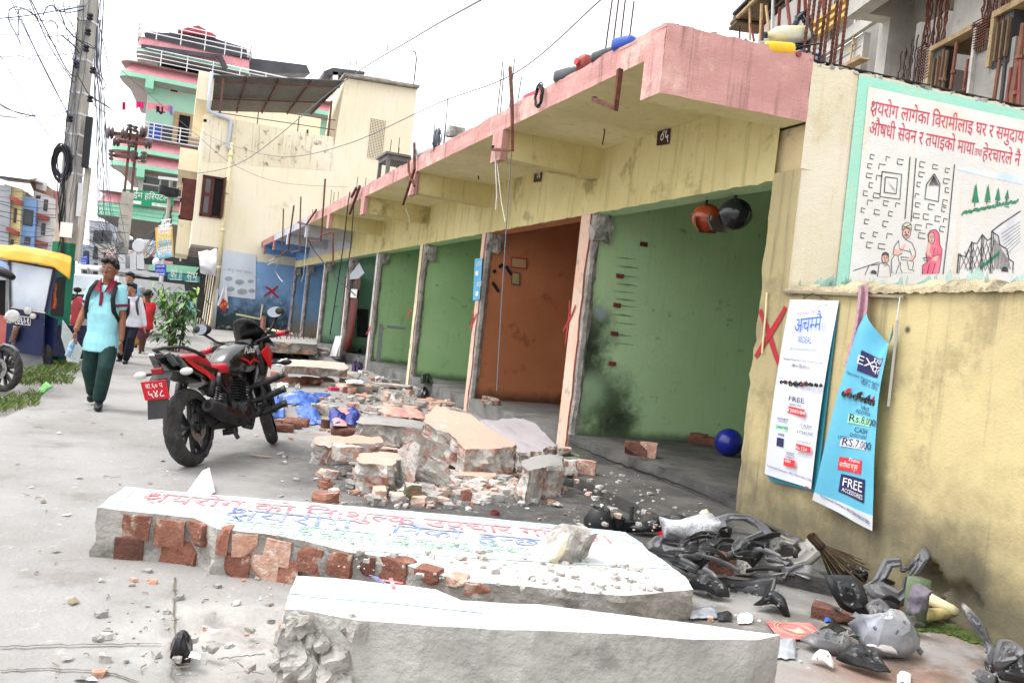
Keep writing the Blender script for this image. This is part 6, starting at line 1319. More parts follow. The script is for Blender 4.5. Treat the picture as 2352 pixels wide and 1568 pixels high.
for k,(x0,y0,x1,y1,mm,lb)in enumerate(((380,955,480,1010,m_foil,'crumpled silver foil left of the teal shop'),(480,960,570,1000,m_foil,'silver foil sheet right of the crumpled foil'),(230,1025,330,1070,m_white,'white plastic scrap beside the motorcycle mirror'),(320,985,370,1045,m_bag,'black plastic scrap between white scrap and foil'),(350,1040,450,1068,m_white,'long white plastic scrap behind the raised slab'),(560,985,650,1020,m_foil,'foil strips near the teal shop threshold'),(250,975,320,1010,m_bag,'dark rag left of the silver foil'),(480,1210,530,1230,m_side,'grey rag on the ground under the red bricks'),(165,1108,235,1128,m_bag,'flattened black scrap right of the motorcycle'),(1040,1150,1110,1180,m_menu,'pale blue torn card near the pale green shop'),(1140,1300,1190,1320,m_sky,'light blue plastic scrap near the green shop'),(430,950,470,990,m_pinks,'pinkish bubble bag in the foil scraps'))):
 crumple(z5,[(x0,y0),(x1,y0+4),(x1-6,y1),(x0+8,y1)],mm,lb,.16,20+k,8,'scrap','scrap')
b=MB();c=gd(*z5(755,1240),.0);b.box(c+V((0,0,.03)),(.16,.1,.06),M('pink_case','#d0406a',None,3,.4,0),rotm((0,0,.3)));tag(b.build('plastic_case',bevel=.01),'tiny pink plastic case on the ground before papered block','case')
b=MB();p=gd(460,1132,.0);b.prism([gd(424,1138,.02),gd(478,1138,.02),gd(462,1112,.02)+V((0,0,.1))],(.05,.12,.0),m_white);tag(b.build('paper_wedge'),'white paper wedge poking up behind the lettered slab','paper')
for k,(x0,y0,x1,y1,c,lb)in enumerate(((1000,900,1240,910,0,0),)):pass
b=MB();b.ribbon([gd(573,1042,.02),gd(600,1046,.025),(gd(625,1048,.012))],.03,UP,m_pinks);tag(b.build('rubber_strip'),'orange pink strip on the ground right of the motorcycle','scrap')
b=MB();b.lathe([(0,0),(.035,0),(.035,.03),(.028,.03),(.028,.012),(0,.012)],m_redox,16,gd(*zh(1408,1010),0));tag(b.build('round_lid'),'small dark red round lid on the black stained ground','lid')
# crumbs, far too many to count
def crumbs(name,n,area,mats,smin,smax,seed,dens=None,z0=0.):
 r_=random.Random(seed);b=MB();k=0
 while k<n:
  x,y=r_.uniform(area[0],area[2]),r_.uniform(area[1],area[3])
  if dens and r_.random()>dens(x,y):continue
  s_=smin+(smax-smin)*r_.random()**3;p=gd(*zh(x,y),z0);k+=1
  b.rock(p+V((0,0,s_*.25)),(s_*r_.uniform(.8,1.6),s_,s_*r_.uniform(.4,.8)),r_.choice(mats),rotm((0,0,r_.random()*6)),seed=k,nz=.3,n=2)
 return stuff(b.build(name),'grey crumbs of mortar and brick strewn over the ground')
hd=lambda x,y:math.exp(-(((x-1250)/430)**2+((y-800)/90)**2))*1.2+.06
crumbs('rubble_crumbs',1250,(150,560,1950,960),[m_mort,m_mort,m_mort,m_rub,m_grytop,m_br2,m_pchtop],.008,.12,1,hd)
crumbs('rubble_crumbs',420,(-200,60,1900,1250),[m_mort,m_grytop,m_br3,m_side],.01,.05,2,lambda x,y:.2+.5*(y<420))
crumbs('rubble_crumbs',260,(400,-330,1250,150),[m_mort,m_grytop,m_br3,m_br2,m_white],.03,.16,3)
crumbs('rubble_crumbs',110,(1950,700,2900,1150),[m_mort,m_grytop,m_pchtop,m_side],.01,.05,4,None,.1)
crumbs('rubble_crumbs',240,(120,60,1150,430),[m_mort,m_mort,m_grytop,m_br3,m_rub,m_pchtop],.03,.2,21,lambda x,y:.25+.75*(x>350))
crumbs('rubble_crumbs',150,(-250,-480,420,-120),[m_mort,m_grytop,m_br3,m_rub],.03,.25,22)
r_=random.Random(77);b=MB()
for k in range(260):
 x=900+1240*r_.random()**.6;y=200+(x-200)*.13+r_.uniform(-60,80)
 if not(60<y<470):continue
 p=A_(x,y,.0);s_=.006+.03*r_.random()**4;b.rock(p+V((0,0,s_*.3)),(s_*1.4,s_,s_*.7),m_mort,rotm((0,0,r_.random()*6)),seed=k,nz=.3,n=2)
stuff(b.build('rubble_crumbs'),'mortar crumbs lying on the lettered slab')
r_=random.Random(78);b=MB()
for k in range(420):
 x,y=r_.uniform(210,1700),r_.uniform(1290,1568)
 p=gd(x,y,-.02);s_=.006+.03*r_.random()**4;b.rock(p+V((0,0,s_*.3+.02)),(s_*1.4,s_,s_*.7),r_.choice((m_mort,m_side,m_grytop,m_br3)),rotm((0,0,r_.random()*6)),seed=k,nz=.3,n=2)
stuff(b.build('rubble_crumbs'),'mortar crumbs around the fallen slabs')
# joints and cracks of the paving
m_joint=M('paving_joint','#6b645b','#57514a',9,.95,.2)
for pts in([(0,1484),(120,1480),(260,1478),(385,1476)],[(402,1325),(400,1400),(404,1480),(392,1560)],[(0,1538),(100,1534),(240,1540),(330,1568)],[(330,846),(420,851),(560,858)],[(345,855),(450,860),(580,870)],[(500,1512),(560,1506),(615,1500)],[(545,1520),(570,1540),(610,1548)]):
 b=MB();P=[];
 for i in range(len(pts)-1):
  for j in range(8):t=j/8;P.append(gd(pts[i][0]+(pts[i+1][0]-pts[i][0])*t+noise.noise(V((t*5+i,3,pts[0][0])))*5,pts[i][1]+(pts[i+1][1]-pts[i][1])*t+noise.noise(V((t*5+i,7,2)))*4,.008))
 b.ribbon(P,[.006+.01*abs(noise.noise(q*6))for q in P],UP,m_joint);struct(b.build('paving_joint'))
 # ================================================================== motorcycle on its side stand
m_blk=M('gloss_black','#0c0c0e',None,3,.22,0,spec=.6,coat=.6);m_mblk=M('matt_black','#18181a','#222225',9,.55,.08,80);m_tyre=M('tyre_rubber','#2b2a2a','#3a3836',12,.85,.1,120,dirt=('#6a655f',.3,9,.4));m_bred=M('bike_red','#c01822',None,3,.3,0,coat=.5);m_seat=M('red_seat','#b3202c','#a31c28',4,.5,.1,60);m_chr=M('bright_metal','#9a9a9c',None,3,.3,0,metal=.9);m_dmet=M('dark_alloy','#2c2d2f','#3a3b3d',9,.45,.05,60,metal=.5,dirt=('#6b655c',.25,9,.5));m_lens=M('clear_lens','#c8c6c0',None,3,.12,0,spec=.7);m_smoke=M('smoked_lens','#5f6464','#4a4f50',20,.15,0,spec=.7);m_redl=M('red_lens','#8c0f16',None,3,.15,0,spec=.6);m_mirr=M('mirror_glass','#8f9499',None,3,.05,0,metal=1.);m_plate=M('plate_red','#c21f2b',None,3,.4,0);m_wht=M('plate_white','#f0eeee',None,3,.5,0)
BL,BA=(.28,6.93,0),(R(-12),0,R(59))
bike=thing('motorcycle','red and black motorcycle parked on its side stand on the forecourt','motorcycle',BL,BA)
def wheel(parent,name,c,ro,wd,rot=None,disc=1,spokes=5,fm=None):
 w_=MB();rot=rot or Matrix.Identity(3);c=V(c);n=108;prof=[]
 for j in range(15):
  a=math.pi*(j/14-.5)*1.25;prof.append((ro-wd*.52+wd*.52*math.cos(a),wd*.5*math.sin(a)/math.sin(math.pi*.62)))
 vs=[]
 for i in range(n):
  th=2*math.pi*i/n
  for j,(r_,y)in enumerate(prof):
   e=abs(j-7)
   if 1<=e<=5 and(i+e)%6<2:r_-=.007
   if e==0 and i%3==9:r_-=.004
   vs.append(c+rot@V((r_*math.cos(th),y,r_*math.sin(th))))
 k=15;w_.add(vs,[(i*k+j,i*k+j+1,((i+1)%n)*k+j+1,((i+1)%n)*k+j)for i in range(n)for j in range(k-1)],m_tyre);t=w_.build(name,parent,local=True)
 ax=rot@V((0,1,0));b=MB();ri=ro-wd*.62
 b.lathe([(ri+.012,-wd*.36),(ri-.012,-wd*.3),(ri-.022,-wd*.1),(ri-.022,wd*.1),(ri-.012,wd*.3),(ri+.012,wd*.36)],m_dmet,40,c,ax)
 b.lathe([(0,-wd*.5),(.045,-wd*.5),(.05,-.02),(.05,.02),(.045,wd*.5),(0,wd*.5)],m_dmet,18,c,ax)
 for s in range(spokes):
  for d_ in(-.17,.17):
   a0,a1=2*math.pi*s/spokes+d_*.55,2*math.pi*s/spokes+d_*1.3
   b.bar(c+rot@V((.04*math.cos(a0),0,.04*math.sin(a0))),c+rot@V(((ri-.01)*math.cos(a1),0,(ri-.01)*math.sin(a1))),.022,.03,m_dmet,ax)
 b.build('rim',t,local=True,smooth=False)
 if disc:
  b=MB();q=c+rot@V((0,-wd*.5-.015,0));b.lathe([(.055,0),(.115,0),(.115,.004),(.055,.004)],m_chr,36,q,ax)
  for s in range(5):a0=2*math.pi*s/5;b.bar(q+rot@V((.03*math.cos(a0),0,.03*math.sin(a0))),q+rot@V((.08*math.cos(a0),0,.08*math.sin(a0))),.014,.006,m_dmet,ax)
  b.build('brake_disc',t,local=True)
 return t
def bp(name,mb,parent=bike,**k):return mb.build(name,parent,local=True,**k)
wheel(bike,'rear_wheel',(0,0,.312),.312,.125)
SA=V((-.42,0,1)).normalized();SP=V((1.14,0,.86))
ST=Matrix.Translation(SP)@Matrix.Rotation(R(24),4,SA)@Matrix.Translation(-SP)
def stx(v):return ST@V(v)
wheel(bike,'front_wheel',stx((1.36,0,.297)),.297,.095,ST.to_3x3(),1)
b=MB()
for s in(-1,1):b.bar((.5,s*.09,.4),(-.04,s*.1,.312),.035,.07,m_dmet,V((0,1,0)))
b.box((-.02,-.1,.312),(.1,.03,.05),m_dmet);b.box((.5,0,.4),(.08,.2,.08),m_dmet);bp('swingarm',b,bevel=.006)
b=MB();b.bar((.05,-.12,.37),(.15,-.12,.42),.05,.05,m_mblk);b.rock((.1,-.115,.34),(.1,.05,.08),m_mblk,seed=1,nz=.05,n=3);bp('brake_caliper',b)
for s in(-1,1):
 b=MB();p,q=V((.12,s*.14,.42)),V((.27,s*.15,.72));b.tube([p,q],.017,m_chr,8);x,y,z=frame(q-p)
 b.tube([p.lerp(q,.12+.5*t/70)+x*math.cos(t*.7)*.03+y*math.sin(t*.7)*.03 for t in range(71)],.006,m_blk,5);b.tube([p.lerp(q,.62),p.lerp(q,.9)],.026,m_mblk,10)
 b.tube([p.lerp(q,.25)+V((-.06,0,.05)),p.lerp(q,.65)+V((-.06,0,.05))],.027,m_mblk,10);bp('shock_absorber',b,smooth=True)
b=MB();A,B_=V((-.02,-.19,.47)),V((.52,-.17,.30));pts=[A.lerp(B_,t)for t in(0,.03,.08,.5,.8,.95,1)]
b.tube(pts,[.05,.06,.063,.066,.06,.042,.03],m_mblk,20);ex=bp('exhaust',b,smooth=True,auto=40)
b=MB();d=(A-B_).normalized();b.lathe([(0,0),(.025,0),(.028,.014),(.05,.016),(.048,-.02)],m_dmet,20,A-d*.002,d);b.lathe([(0,.004),(.024,.004)],m_dark,16,A,d);bp('end_cap',b,ex)
b=MB();b.bar(A.lerp(B_,.35)+V((0,-.066,.02)),A.lerp(B_,.9)+V((0,-.055,.02)),.006,.05,m_blk);bp('heat_guard',b,ex)
b=MB();b.tube([B_,V((.62,-.15,.25)),V((.8,-.12,.22)),V((.93,-.08,.28)),V((.95,-.05,.42)),V((.88,-.03,.52))],.024,m_dmet,10);bp('exhaust_pipe',b,smooth=True)
b=MB();b.rock((.66,0,.37),(.36,.24,.24),m_mblk,seed=3,nz=.05,n=5,chip=.3);b.lathe([(0,0),(.07,0),(.088,.015),(.092,.05),(.06,.06)],m_mblk,24,(.66,-.18,.37),(0,1,0));b.lathe([(0,-.004),(.05,-.004),(.052,.004)],m_blk,20,(.66,-.18,.37),(0,1,0));b.lathe([(0,0),(.05,0),(.06,.05)],m_mblk,18,(.78,-.165,.33),(0,1,0))
b.box((.56,-.12,.30),(.16,.04,.1),m_mblk);bp('engine',b,smooth=True,auto=35)
b=MB();ax=V((.28,0,1)).normalized()
for k in range(8):b.box(V((.76,0,.47))+ax*(k*.024),(.19-.004*k,.2,.009),m_mblk,rotm((0,R(15),0)))
b.box(V((.76,0,.47))+ax*.1,(.12,.13,.22),m_mblk,rotm((0,R(15),0)));bp('cylinder',b)
b=MB();b.tube([(1.1,0,.85),(.97,0,.6),(.9,0,.26)],.025,m_mblk,8);b.tube([(1.08,.05,.84),(.7,.09,.7),(.3,.1,.72),(-.1,.08,.8)],.02,m_mblk,8);b.tube([(1.08,-.05,.84),(.7,-.09,.7),(.3,-.1,.72),(-.1,-.08,.8)],.02,m_mblk,8);b.tube([(.45,-.1,.7),(.52,-.09,.4)],.02,m_mblk,8);bp('frame',b,smooth=True)
# tank, side panel, seat, tail
def body(stations,m,n=20,ex_=.7):
 b=MB();rings=[]
 for x,zc_,hw,hh,sh in stations:rings.append([V((x,hw*math.copysign(abs(math.cos(a))**ex_,math.cos(a)),zc_+(hh if math.sin(a)>0 else sh)*math.copysign(abs(math.sin(a))**ex_,math.sin(a))))for a in[2*math.pi*k/n for k in range(n)]])
 b.loft(rings,m);return b
b=body([(.5,.76,.05,.03,.03),(.53,.77,.1,.07,.06),(.62,.79,.125,.12,.09),(.75,.81,.15,.16,.12),(.9,.83,.16,.165,.14),(1.02,.84,.14,.13,.13),(1.1,.85,.09,.08,.08),(1.12,.85,.04,.03,.03)],m_blk);tk=bp('tank',b,smooth=True)
def side(name,pts,m,parent,y=-.165,th=.008):
 b=MB();b.prism([V((x,yy if yy is not None else y,z))for x,z,yy in pts],(0,-th,0),m);return bp(name,b,parent)
b=MB()
def tside(x,z):return V((x,-(.152+.014*math.sin((x-.55)*6))-.004,z))
for L in(((.62,.84),(.72,.83),(.8,.8),(.88,.83),(.98,.80),(.98,.785),(.88,.81),(.8,.775),(.72,.81)),):b.prism([tside(*q)for q in L],(0,-.004,0),m_bred)
bp('red_stripe',b,tk)
b=MB();t=latin('Pulsar');vs=[(x+y*.35,y)for x,y in t[0]];b.text((vs,t[1]),fit((vs,t[1]),(.7,-.176,.875),(.93,-.176,.885),(0,0,1),.055,.72),m_wht);bp('lettering',b,tk)
b=MB();b.lathe([(0,0),(.035,0),(.035,.012),(0,.012)],m_chr,16,(.78,0,.965),(-.1,0,1));bp('fuel_cap',b,tk)
b=body([(.2,.72,.03,.02,.02),(.24,.74,.1,.07,.03),(.34,.755,.14,.05,.06),(.46,.76,.13,.045,.07),(.54,.76,.1,.05,.06),(.6,.78,.05,.03,.03)],m_seat,ex_=.6)
b2=body([(-.14,.85,.03,.015,.015),(-.1,.855,.09,.03,.04),(.05,.855,.11,.04,.06),(.17,.83,.11,.05,.07),(.25,.79,.1,.04,.05)],m_seat,ex_=.6);bp('seat',b,smooth=True);bp('pillion_seat',b2,smooth=True)
b=MB();L=[(.42,.74,.13,.58),(.25,.77,.13,.62),(.05,.815,.125,.70),(-.12,.855,.11,.765),(-.26,.895,.085,.83),(-.33,.915,.05,.88)]
b.loft([[V((x,-w_,zt)),V((x,w_,zt)),V((x,w_*.9,zb)),V((x,-w_*.9,zb))]for x,zt,w_,zb in L],m_blk);tl_=bp('tail_fairing',b,bevel=.012)
b=MB();b.prism([V((.28,-.134,.665)),V((.1,-.133,.755)),V((-.14,-.115,.85)),V((-.17,-.11,.845)),V((-.06,-.122,.775)),V((.1,-.128,.71)),V((.22,-.13,.63))],(0,-.006,0),m_bred);bp('red_panel',b,tl_)
b=MB();b.tube([(.08,-.14,.86),(-.05,-.14,.905),(-.2,-.12,.945),(-.25,0,.95),(-.2,.12,.945),(-.05,.14,.905),(.08,.14,.86)],.014,m_mblk,8);bp('grab_rail',b,smooth=True)
for s in(-1,1):
 b=MB()
 for k in range(2):q=V((-.30+.07*k,s*(.058+.03*k),.87-.025*k));b.bar(q+V((-.03,0,.035)),q+V((.06,s*.02,-.06)),.02,.05,m_smoke,V((0,1,0)))
 bp('tail_light',b)
 # rear mudguard, plate and lamps
b=MB();L=[(.12,.66,.07),(-.05,.69,.075),(-.2,.74,.075),(-.3,.76,.08),(-.36,.70,.085),(-.40,.56,.085),(-.43,.42,.075)]
b.loft([[V((x,-w_,z)),V((x,w_,z)),V((x+.012,w_,z+.014)),V((x+.012,-w_,z+.014))]for x,z,w_ in L],m_mblk);bp('rear_mudguard',b)
b=MB();c=V((-.42,0,.635));rr=rotm((0,R(-14),0));b.box(c,(.006,.205,.145),m_plate,rr);pt_=bp('number_plate',b,bevel=.003)
b=MB();ey,ez=V((0,-1,0)),rr@V((0,0,1));bx_=rr@V((-.005,0,0))
for tx,z,hh,a0,a1 in(('बा.६० प',.018,.034,-.07,.07),('५४८',-.052,.05,-.06,.065)):t=deva(tx);b.text(t,fit(t,c+bx_+ey*a0+ez*z,c+bx_+ey*a1+ez*z,ez,hh,.62),m_wht)
bp('lettering',b,pt_)
b=MB();b.box((-.37,0,.775),(.03,.09,.05),m_redl,rotm((0,-.3,0)));bp('brake_lamp',b,bevel=.008)
for s in(-1,1):b=MB();b.tube([(-.28,s*.05,.76),(-.29,s*.14,.755)],.012,m_mblk,8);b.ball((-.295,s*.19,.755),(.03,.055,.03),m_lens,12);bp('rear_indicator',b,smooth=True)
# front: fork, mudguard, fairing, handlebars, mirrors, guard
b=MB()
for s in(-1,1):b.tube([stx((1.36,s*.085,.297)),stx((1.25,s*.085,.56))],.027,m_mblk,10);b.tube([stx((1.25,s*.085,.56)),stx((1.09,s*.085,.97))],.018,m_chr,10)
b.bar(stx((1.2,-.1,.72)),stx((1.2,.1,.72)),.05,.03,m_mblk);bp('fork',b,smooth=True,auto=40)
b=MB();L=[]
for k in range(12):a=R(20+k*13);L.append([stx((1.36+.325*math.cos(a),y,.297+.325*math.sin(a)-dz))for y,dz in((-.06,.03),(-.03,0),(.03,0),(.06,.03))])
b.add([p for r_ in L for p in r_],[(i*4+j,i*4+j+1,i*4+j+5,i*4+j+4)for i in range(11)for j in range(3)],m_blk);bp('front_mudguard',b,smooth=True,solid=.006)
b=MB();L=[(1.0,.10,.60,.62),(1.06,.16,.92,.60),(1.14,.19,.99,.58),(1.22,.17,1.0,.60),(1.3,.12,.97,.65),(1.36,.05,.9,.72)]
b.loft([[V((x,-w_*.6,zb)),V((x,-w_,(zt*.6+zb*.4))),V((x,-w_*.7,zt)),V((x,w_*.7,zt)),V((x,w_,(zt*.6+zb*.4))),V((x,w_*.6,zb))]for x,w_,zt,zb in L],m_blk);fa=bp('fairing',b,smooth=True,auto=45)
b=MB();b.prism([V((1.03,-.162,.88)),V((1.13,-.2,.95)),V((1.24,-.18,.86)),V((1.14,-.195,.72))],(0,-.008,0),m_bred);b.prism([V((1.2,-.178,.80)),V((1.28,-.14,.8)),V((1.24,-.15,.72))],(0,-.008,0),m_bred);bp('red_panel',b,fa)
b=MB();b.prism([V((1.0,-.15,.86)),V((1.035,-.163,.87)),V((1.06,-.165,.7)),V((1.02,-.15,.66))],(0,-.012,0),m_dmet);bp('grey_trim',b,fa)
b=MB();b.grid(lambda u,v:V((1.08+.24*(1-v)-.02*math.cos((u-.5)*3),(u-.5)*.36*(1-.45*v**2),.96+.25*v-.03*(2*u-1)**2)),10,6,m_blk);bp('visor',b,smooth=True,solid=.006)
b=MB();b.box((1.1,0,.97),(.08,.14,.07),m_mblk,rotm((0,.6,0)));bp('instrument_cluster',b,bevel=.01)
for s in(-1,1):
 b=MB();b.tube([stx((1.08,s*.09,.97)),stx((1.04,s*.2,.985)),stx((.99,s*.29,.985))],.014,m_mblk,8);b.tube([stx((.99,s*.29,.985)),stx((.955,s*.40,.98))],.018,m_mblk,10);b.box(stx((1.0,s*.27,.985)),(.05,.06,.045),m_mblk,ST.to_3x3());hb=bp('handlebar',b,smooth=True,auto=40)
 b=MB();b.tube([stx((.985,s*.29,.988)),stx((.962,s*.375,.985))],.021,m_bred,10);b.tube([stx((1.03,s*.26,.98)),stx((1.045,s*.33,.97)),stx((1.02,s*.42,.965))],.009,m_bred,6);bp('red_grip',b,hb,smooth=True)
 b=MB();p=stx((1.12,s*.34,1.2));b.tube([stx((1.12,s*.15,1.0)),stx((1.14,s*.25,1.06)),p+V((.01,0,-.04))],.012,m_mblk,8);b.ball(p,(.035,.085,.055),m_mblk,14,rotm((0,0,s*.25)));mr=bp('mirror',b,smooth=True)
 b=MB();b.lathe([(0,0),(.05,0)],m_mirr,18,p+V((-.036,0,0)),(-1,s*.25,.1));b.v=[V((q.x,p.y+(q.y-p.y)*1.45,q.z))for q in b.v];bp('mirror_glass',b,mr)
 b=MB();b.tube([(1.2,s*.15,.78),(1.22,s*.27,.77)],.012,m_mblk,8);b.ball((1.22,s*.32,.77),(.03,.06,.028),m_mblk,12);bp('front_indicator',b,smooth=True)
 b=MB();q=V((.42,s*.2,.30));b.bar((.42,s*.1,.3),q,.03,.03,m_dmet);b.bar(q,q+V((0,s*.1,0)),.035,.03,m_mblk);bp('footpeg',b)
for k,z in enumerate((.62,.49,.36)):
 b=MB();b.tube([(.93,-.08,z-.05),(1.0,-.2,z-.02),(1.03,-.34,z+.03)],[.02,.03,.03],m_mblk,10);b.tube([(1.03,-.34,z+.03),(1.035,-.37,z+.037)],.034,m_blk,10);bp('leg_guard_bar',b,smooth=True,auto=40)
b=MB();b.tube([(.97,-.17,.6),(.97,-.19,.45),(.95,-.15,.3)],.014,m_mblk,8);bp('leg_guard_frame',b,smooth=True)
b=MB();b.tube([(.6,.1,.28),(.56,.2,.12),(.54,.3,.065)],.013,m_mblk,8);bp('side_stand',b)
b=MB();b.rock((.36,-.03,.62),(.2,.22,.14),m_mblk,seed=8,nz=.05,n=3);b.prism([V((.5,-.13,.72)),V((.3,-.14,.7)),V((.36,-.14,.6)),V((.52,-.13,.62))],(0,-.01,0),m_blk);bp('side_cover',b)
b=MB();b.tube([(.5,-.02,.34),(.3,-.0,.27),(.1,.0,.3)],.02,m_dmet,6);b.box((.5,-.08,.22),(.16,.06,.05),m_dmet);b.bar((.5,-.1,.25),(.53,-.13,.15),.03,.03,m_dmet);bp('centre_stand',b)
# ================================================================== people
def fuse(name,mb,vox,parent,mats=None,smooth=3,local=False):
 """weld overlapping closed shapes into one continuous skin"""
 o=mb.build(name,parent,local=local);m0=o.data
 r_=o.modifiers.new('fuse','REMESH');r_.mode='VOXEL';r_.voxel_size=vox
 if smooth:q=o.modifiers.new('smooth','SMOOTH');q.iterations=smooth;q.factor=.5
 me=bpy.data.meshes.new_from_object(o.evaluated_get(bpy.context.evaluated_depsgraph_get()));o.modifiers.clear();o.data=me;bpy.data.meshes.remove(m0);me.name=name
 me.materials.clear();me.materials.append(mats);me.polygons.foreach_set('material_index',[0]*len(me.polygons));me.polygons.foreach_set('use_smooth',[True]*len(me.polygons));return o
def clo(n,c,c2=None,r=.85):return M(n,c,c2,14,r,.12,60,bdist=.006)
m_skin=M('brown_skin','#8a5a42','#7d5039',6,.55,.04,60);m_hair=M('black_hair','#161413','#0e0d0d',40,.5,.4,40);m_shoe=M('black_shoe','#1f2023',None,5,.5,.05);m_eye=M('eye_white','#d6cfc8',None,3,.3,0)
def limb(mb,pts,rs,n=12,sq=(1,1),m=None):
 P=[V(p)for p in pts];o_,r_=[],[]
 a,z=(P[0]-P[1]).normalized(),(P[-1]-P[-2]).normalized()
 o_+=[P[0]+a*rs[0]*.8,P[0]+a*rs[0]*.5];r_+=[rs[0]*.35,rs[0]*.8];o_+=P;r_+=list(rs);o_+=[P[-1]+z*rs[-1]*.5,P[-1]+z*rs[-1]*.8];r_+=[rs[-1]*.8,rs[-1]*.35]
 mb.tube(o_,r_,m,n,sq=sq)
def torso(mb,c0,c1,ws,ds,rt_,n=16):
 """stacked flattened rings from c0 up to c1"""
 f_=rt_.cross(UP).normalized();k=len(ws);rings=[]
 for i,(w_,d_)in enumerate(zip(ws,ds)):
  c=c0.lerp(c1,i/(k-1));rings.append([c+rt_*(w_*math.copysign(abs(math.cos(a))**.8,math.cos(a)))+f_*(d_*math.copysign(abs(math.sin(a))**.8,math.sin(a)))for a in[2*math.pi*q/n for q in range(n)]])
 mb.loft(rings,None)
def hand(mb,wr,to,rt_,s=1.,curl=.5):
 d=(to-wr).normalized();f_=d.cross(rt_).normalized();r_=f_.cross(d).normalized();c=wr+d*.045*s
 mb.ball(c+d*.02*s,(.03*s,.016*s,.048*s),None,10,Matrix((f_,r_,d)).transposed())
 for k in range(4):
  o_=f_*(.027-.018*k)*s;L=(.062,.07,.066,.05)[k]*s;b0=c+d*.055*s+o_;b1=b0+d*L*.5+r_*curl*.008;limb(mb,[b0-d*.02,b0,b1,b1+d*L*.42-r_*curl*-.02],[.0085*s,.0088*s,.008*s,.006*s],6)
 limb(mb,[c+f_*.028*s,c+f_*.048*s+d*.03*s,c+f_*.05*s+d*.06*s],[.011*s,.0095*s,.007*s],6)
def person(label,base,head,hs,face,J,skin,vox,shirt,sl,trs,tl,hair,detail=True,group=None,long_=False):
 """J: joints; sl: how far the sleeve reaches along the arm; tl: how far the trouser leg reaches"""
 o=thing('person',label,'person',base,group=group);s=hs/.215;rt_=(J['shL']-J['shR']);rt_.z=0;rt_.normalize();fc=V(face);fc.z=0;fc.normalize();fr=fc.cross(UP)*-1
 b=MB();H=Matrix((fr,-fc,UP)).transposed();hc=V(head)
 b.ball(hc+V((0,0,.018*s)),(.074*s,.092*s,.098*s),None,16);b.ball(hc+fc*.028*s-UP*.06*s,(.05*s,.056*s,.054*s),None,14)
 b.ball(hc+fc*.096*s-UP*.022*s,(.014*s,.017*s,.02*s),None,8);b.ball(hc+fc*.09*s,(.009*s,.012*s,.03*s),None,8)
 for q in(-1,1):b.ball(hc+fr*q*.077*s-UP*.012*s,(.012*s,.02*s,.032*s),None,8)
 nk=(J['shL']+J['shR'])/2+UP*.035*s;hp=(J['hipL']+J['hipR'])/2;limb(b,[hc-UP*.05*s,nk+UP*.03*s,nk-UP*.06*s],[.054*s,.055*s,.06*s])
 sw=(J['shL']-J['shR']).length/2;torso(b,hp-UP*.04,nk-UP*.07*s,[.13*s,.13*s,.12*s,.14*s,sw*.95,sw*.5],[.09*s,.09*s,.085*s,.09*s,.075*s,.04*s],rt_)
 for q in 'LR':
  limb(b,[J['sh'+q],J['sh'+q].lerp(J['el'+q],.5),J['el'+q],J['el'+q].lerp(J['wr'+q],.35),J['wr'+q]],[.046*s,.043*s,.037*s,.036*s,.025*s]);hand(b,J['wr'+q],J['ha'+q],rt_,s)
  limb(b,[J['hip'+q],J['kn'+q],J['kn'+q].lerp(J['an'+q],.35),J['an'+q]],[.07*s,.05*s,.05*s,.034*s])
  if not detail:limb(b,[J['an'+q]-UP*.03,J['to'+q]-UP*.01],[.035*s,.028*s],8)
 fuse('body',b,vox,o,skin)
 if shirt:
  b=MB();torso(b,hp-UP*.14*s,nk+UP*.005,[.182*s,.178*s,.155*s,.165*s,sw+.035*s,sw+.03*s,sw*.62,.062*s],[.155*s,.145*s,.122*s,.12*s,.125*s,.11*s,.075*s,.06*s],rt_,20)
  for q in 'LR':
   A=[J['sh'+q],J['sh'+q].lerp(J['el'+q],.5),J['el'+q],J['wr'+q]];P=A[:2]if sl<.5 else A[:3]if sl<.9 else A;P=P if sl>=.9 else[A[0],A[0].lerp(J['el'+q],.4),A[0].lerp(J['el'+q],sl*1.0 if sl<1 else 1)]
   limb(b,P,[.07*s,.066*s,.066*s]if len(P)==3 else[.064*s,.058*s,.052*s,.04*s])
  for k,p in enumerate(b.v):b.v[k]=p+noise.noise_vector(p*9)*.008*s
  fuse('shirt',b,vox*1.2,o,shirt,2)
 if trs:
  b=MB();torso(b,hp-UP*.16*s,hp+UP*.1*s,[.1*s,.155*s,.145*s,.12*s],[.085*s,.1*s,.095*s,.08*s],rt_)
  for q in 'LR':
   A=[J['hip'+q]-UP*.02,J['hip'+q].lerp(J['kn'+q],.5),J['kn'+q],J['kn'+q].lerp(J['an'+q],.5),J['an'+q]+UP*.02];P=A if tl>.9 else A[:3]
   limb(b,P,[.088*s,.088*s,.076*s,.07*s,.066*s][:len(P)])
  for k,p in enumerate(b.v):b.v[k]=p+noise.noise_vector(p*11)*.009*s
  fuse('trousers' if tl>.9 else 'shorts',b,vox*1.2,o,trs,2)
 b=MB();b.ball(hc+UP*.045*s-fc*.018*s,(.085*s,.1*s,.084*s),hair,20,None,.12,6.,3)
 for k in range(26 if detail else 10):a=k*2.4;e=random.random();b.ball(hc+UP*(.07+.05*(1-e*.6))*s+fr*math.cos(a)*.075*e*s+fc*(math.sin(a)*.085*e+.012)*s,.026*s,hair,8,None,.3,5.,k)
 if long_:b.ball(hc-fc*.06*s-UP*.03*s,(.07*s,.05*s,.1*s),hair,12)
 b.build('hair',o,smooth=True)
 b=MB()
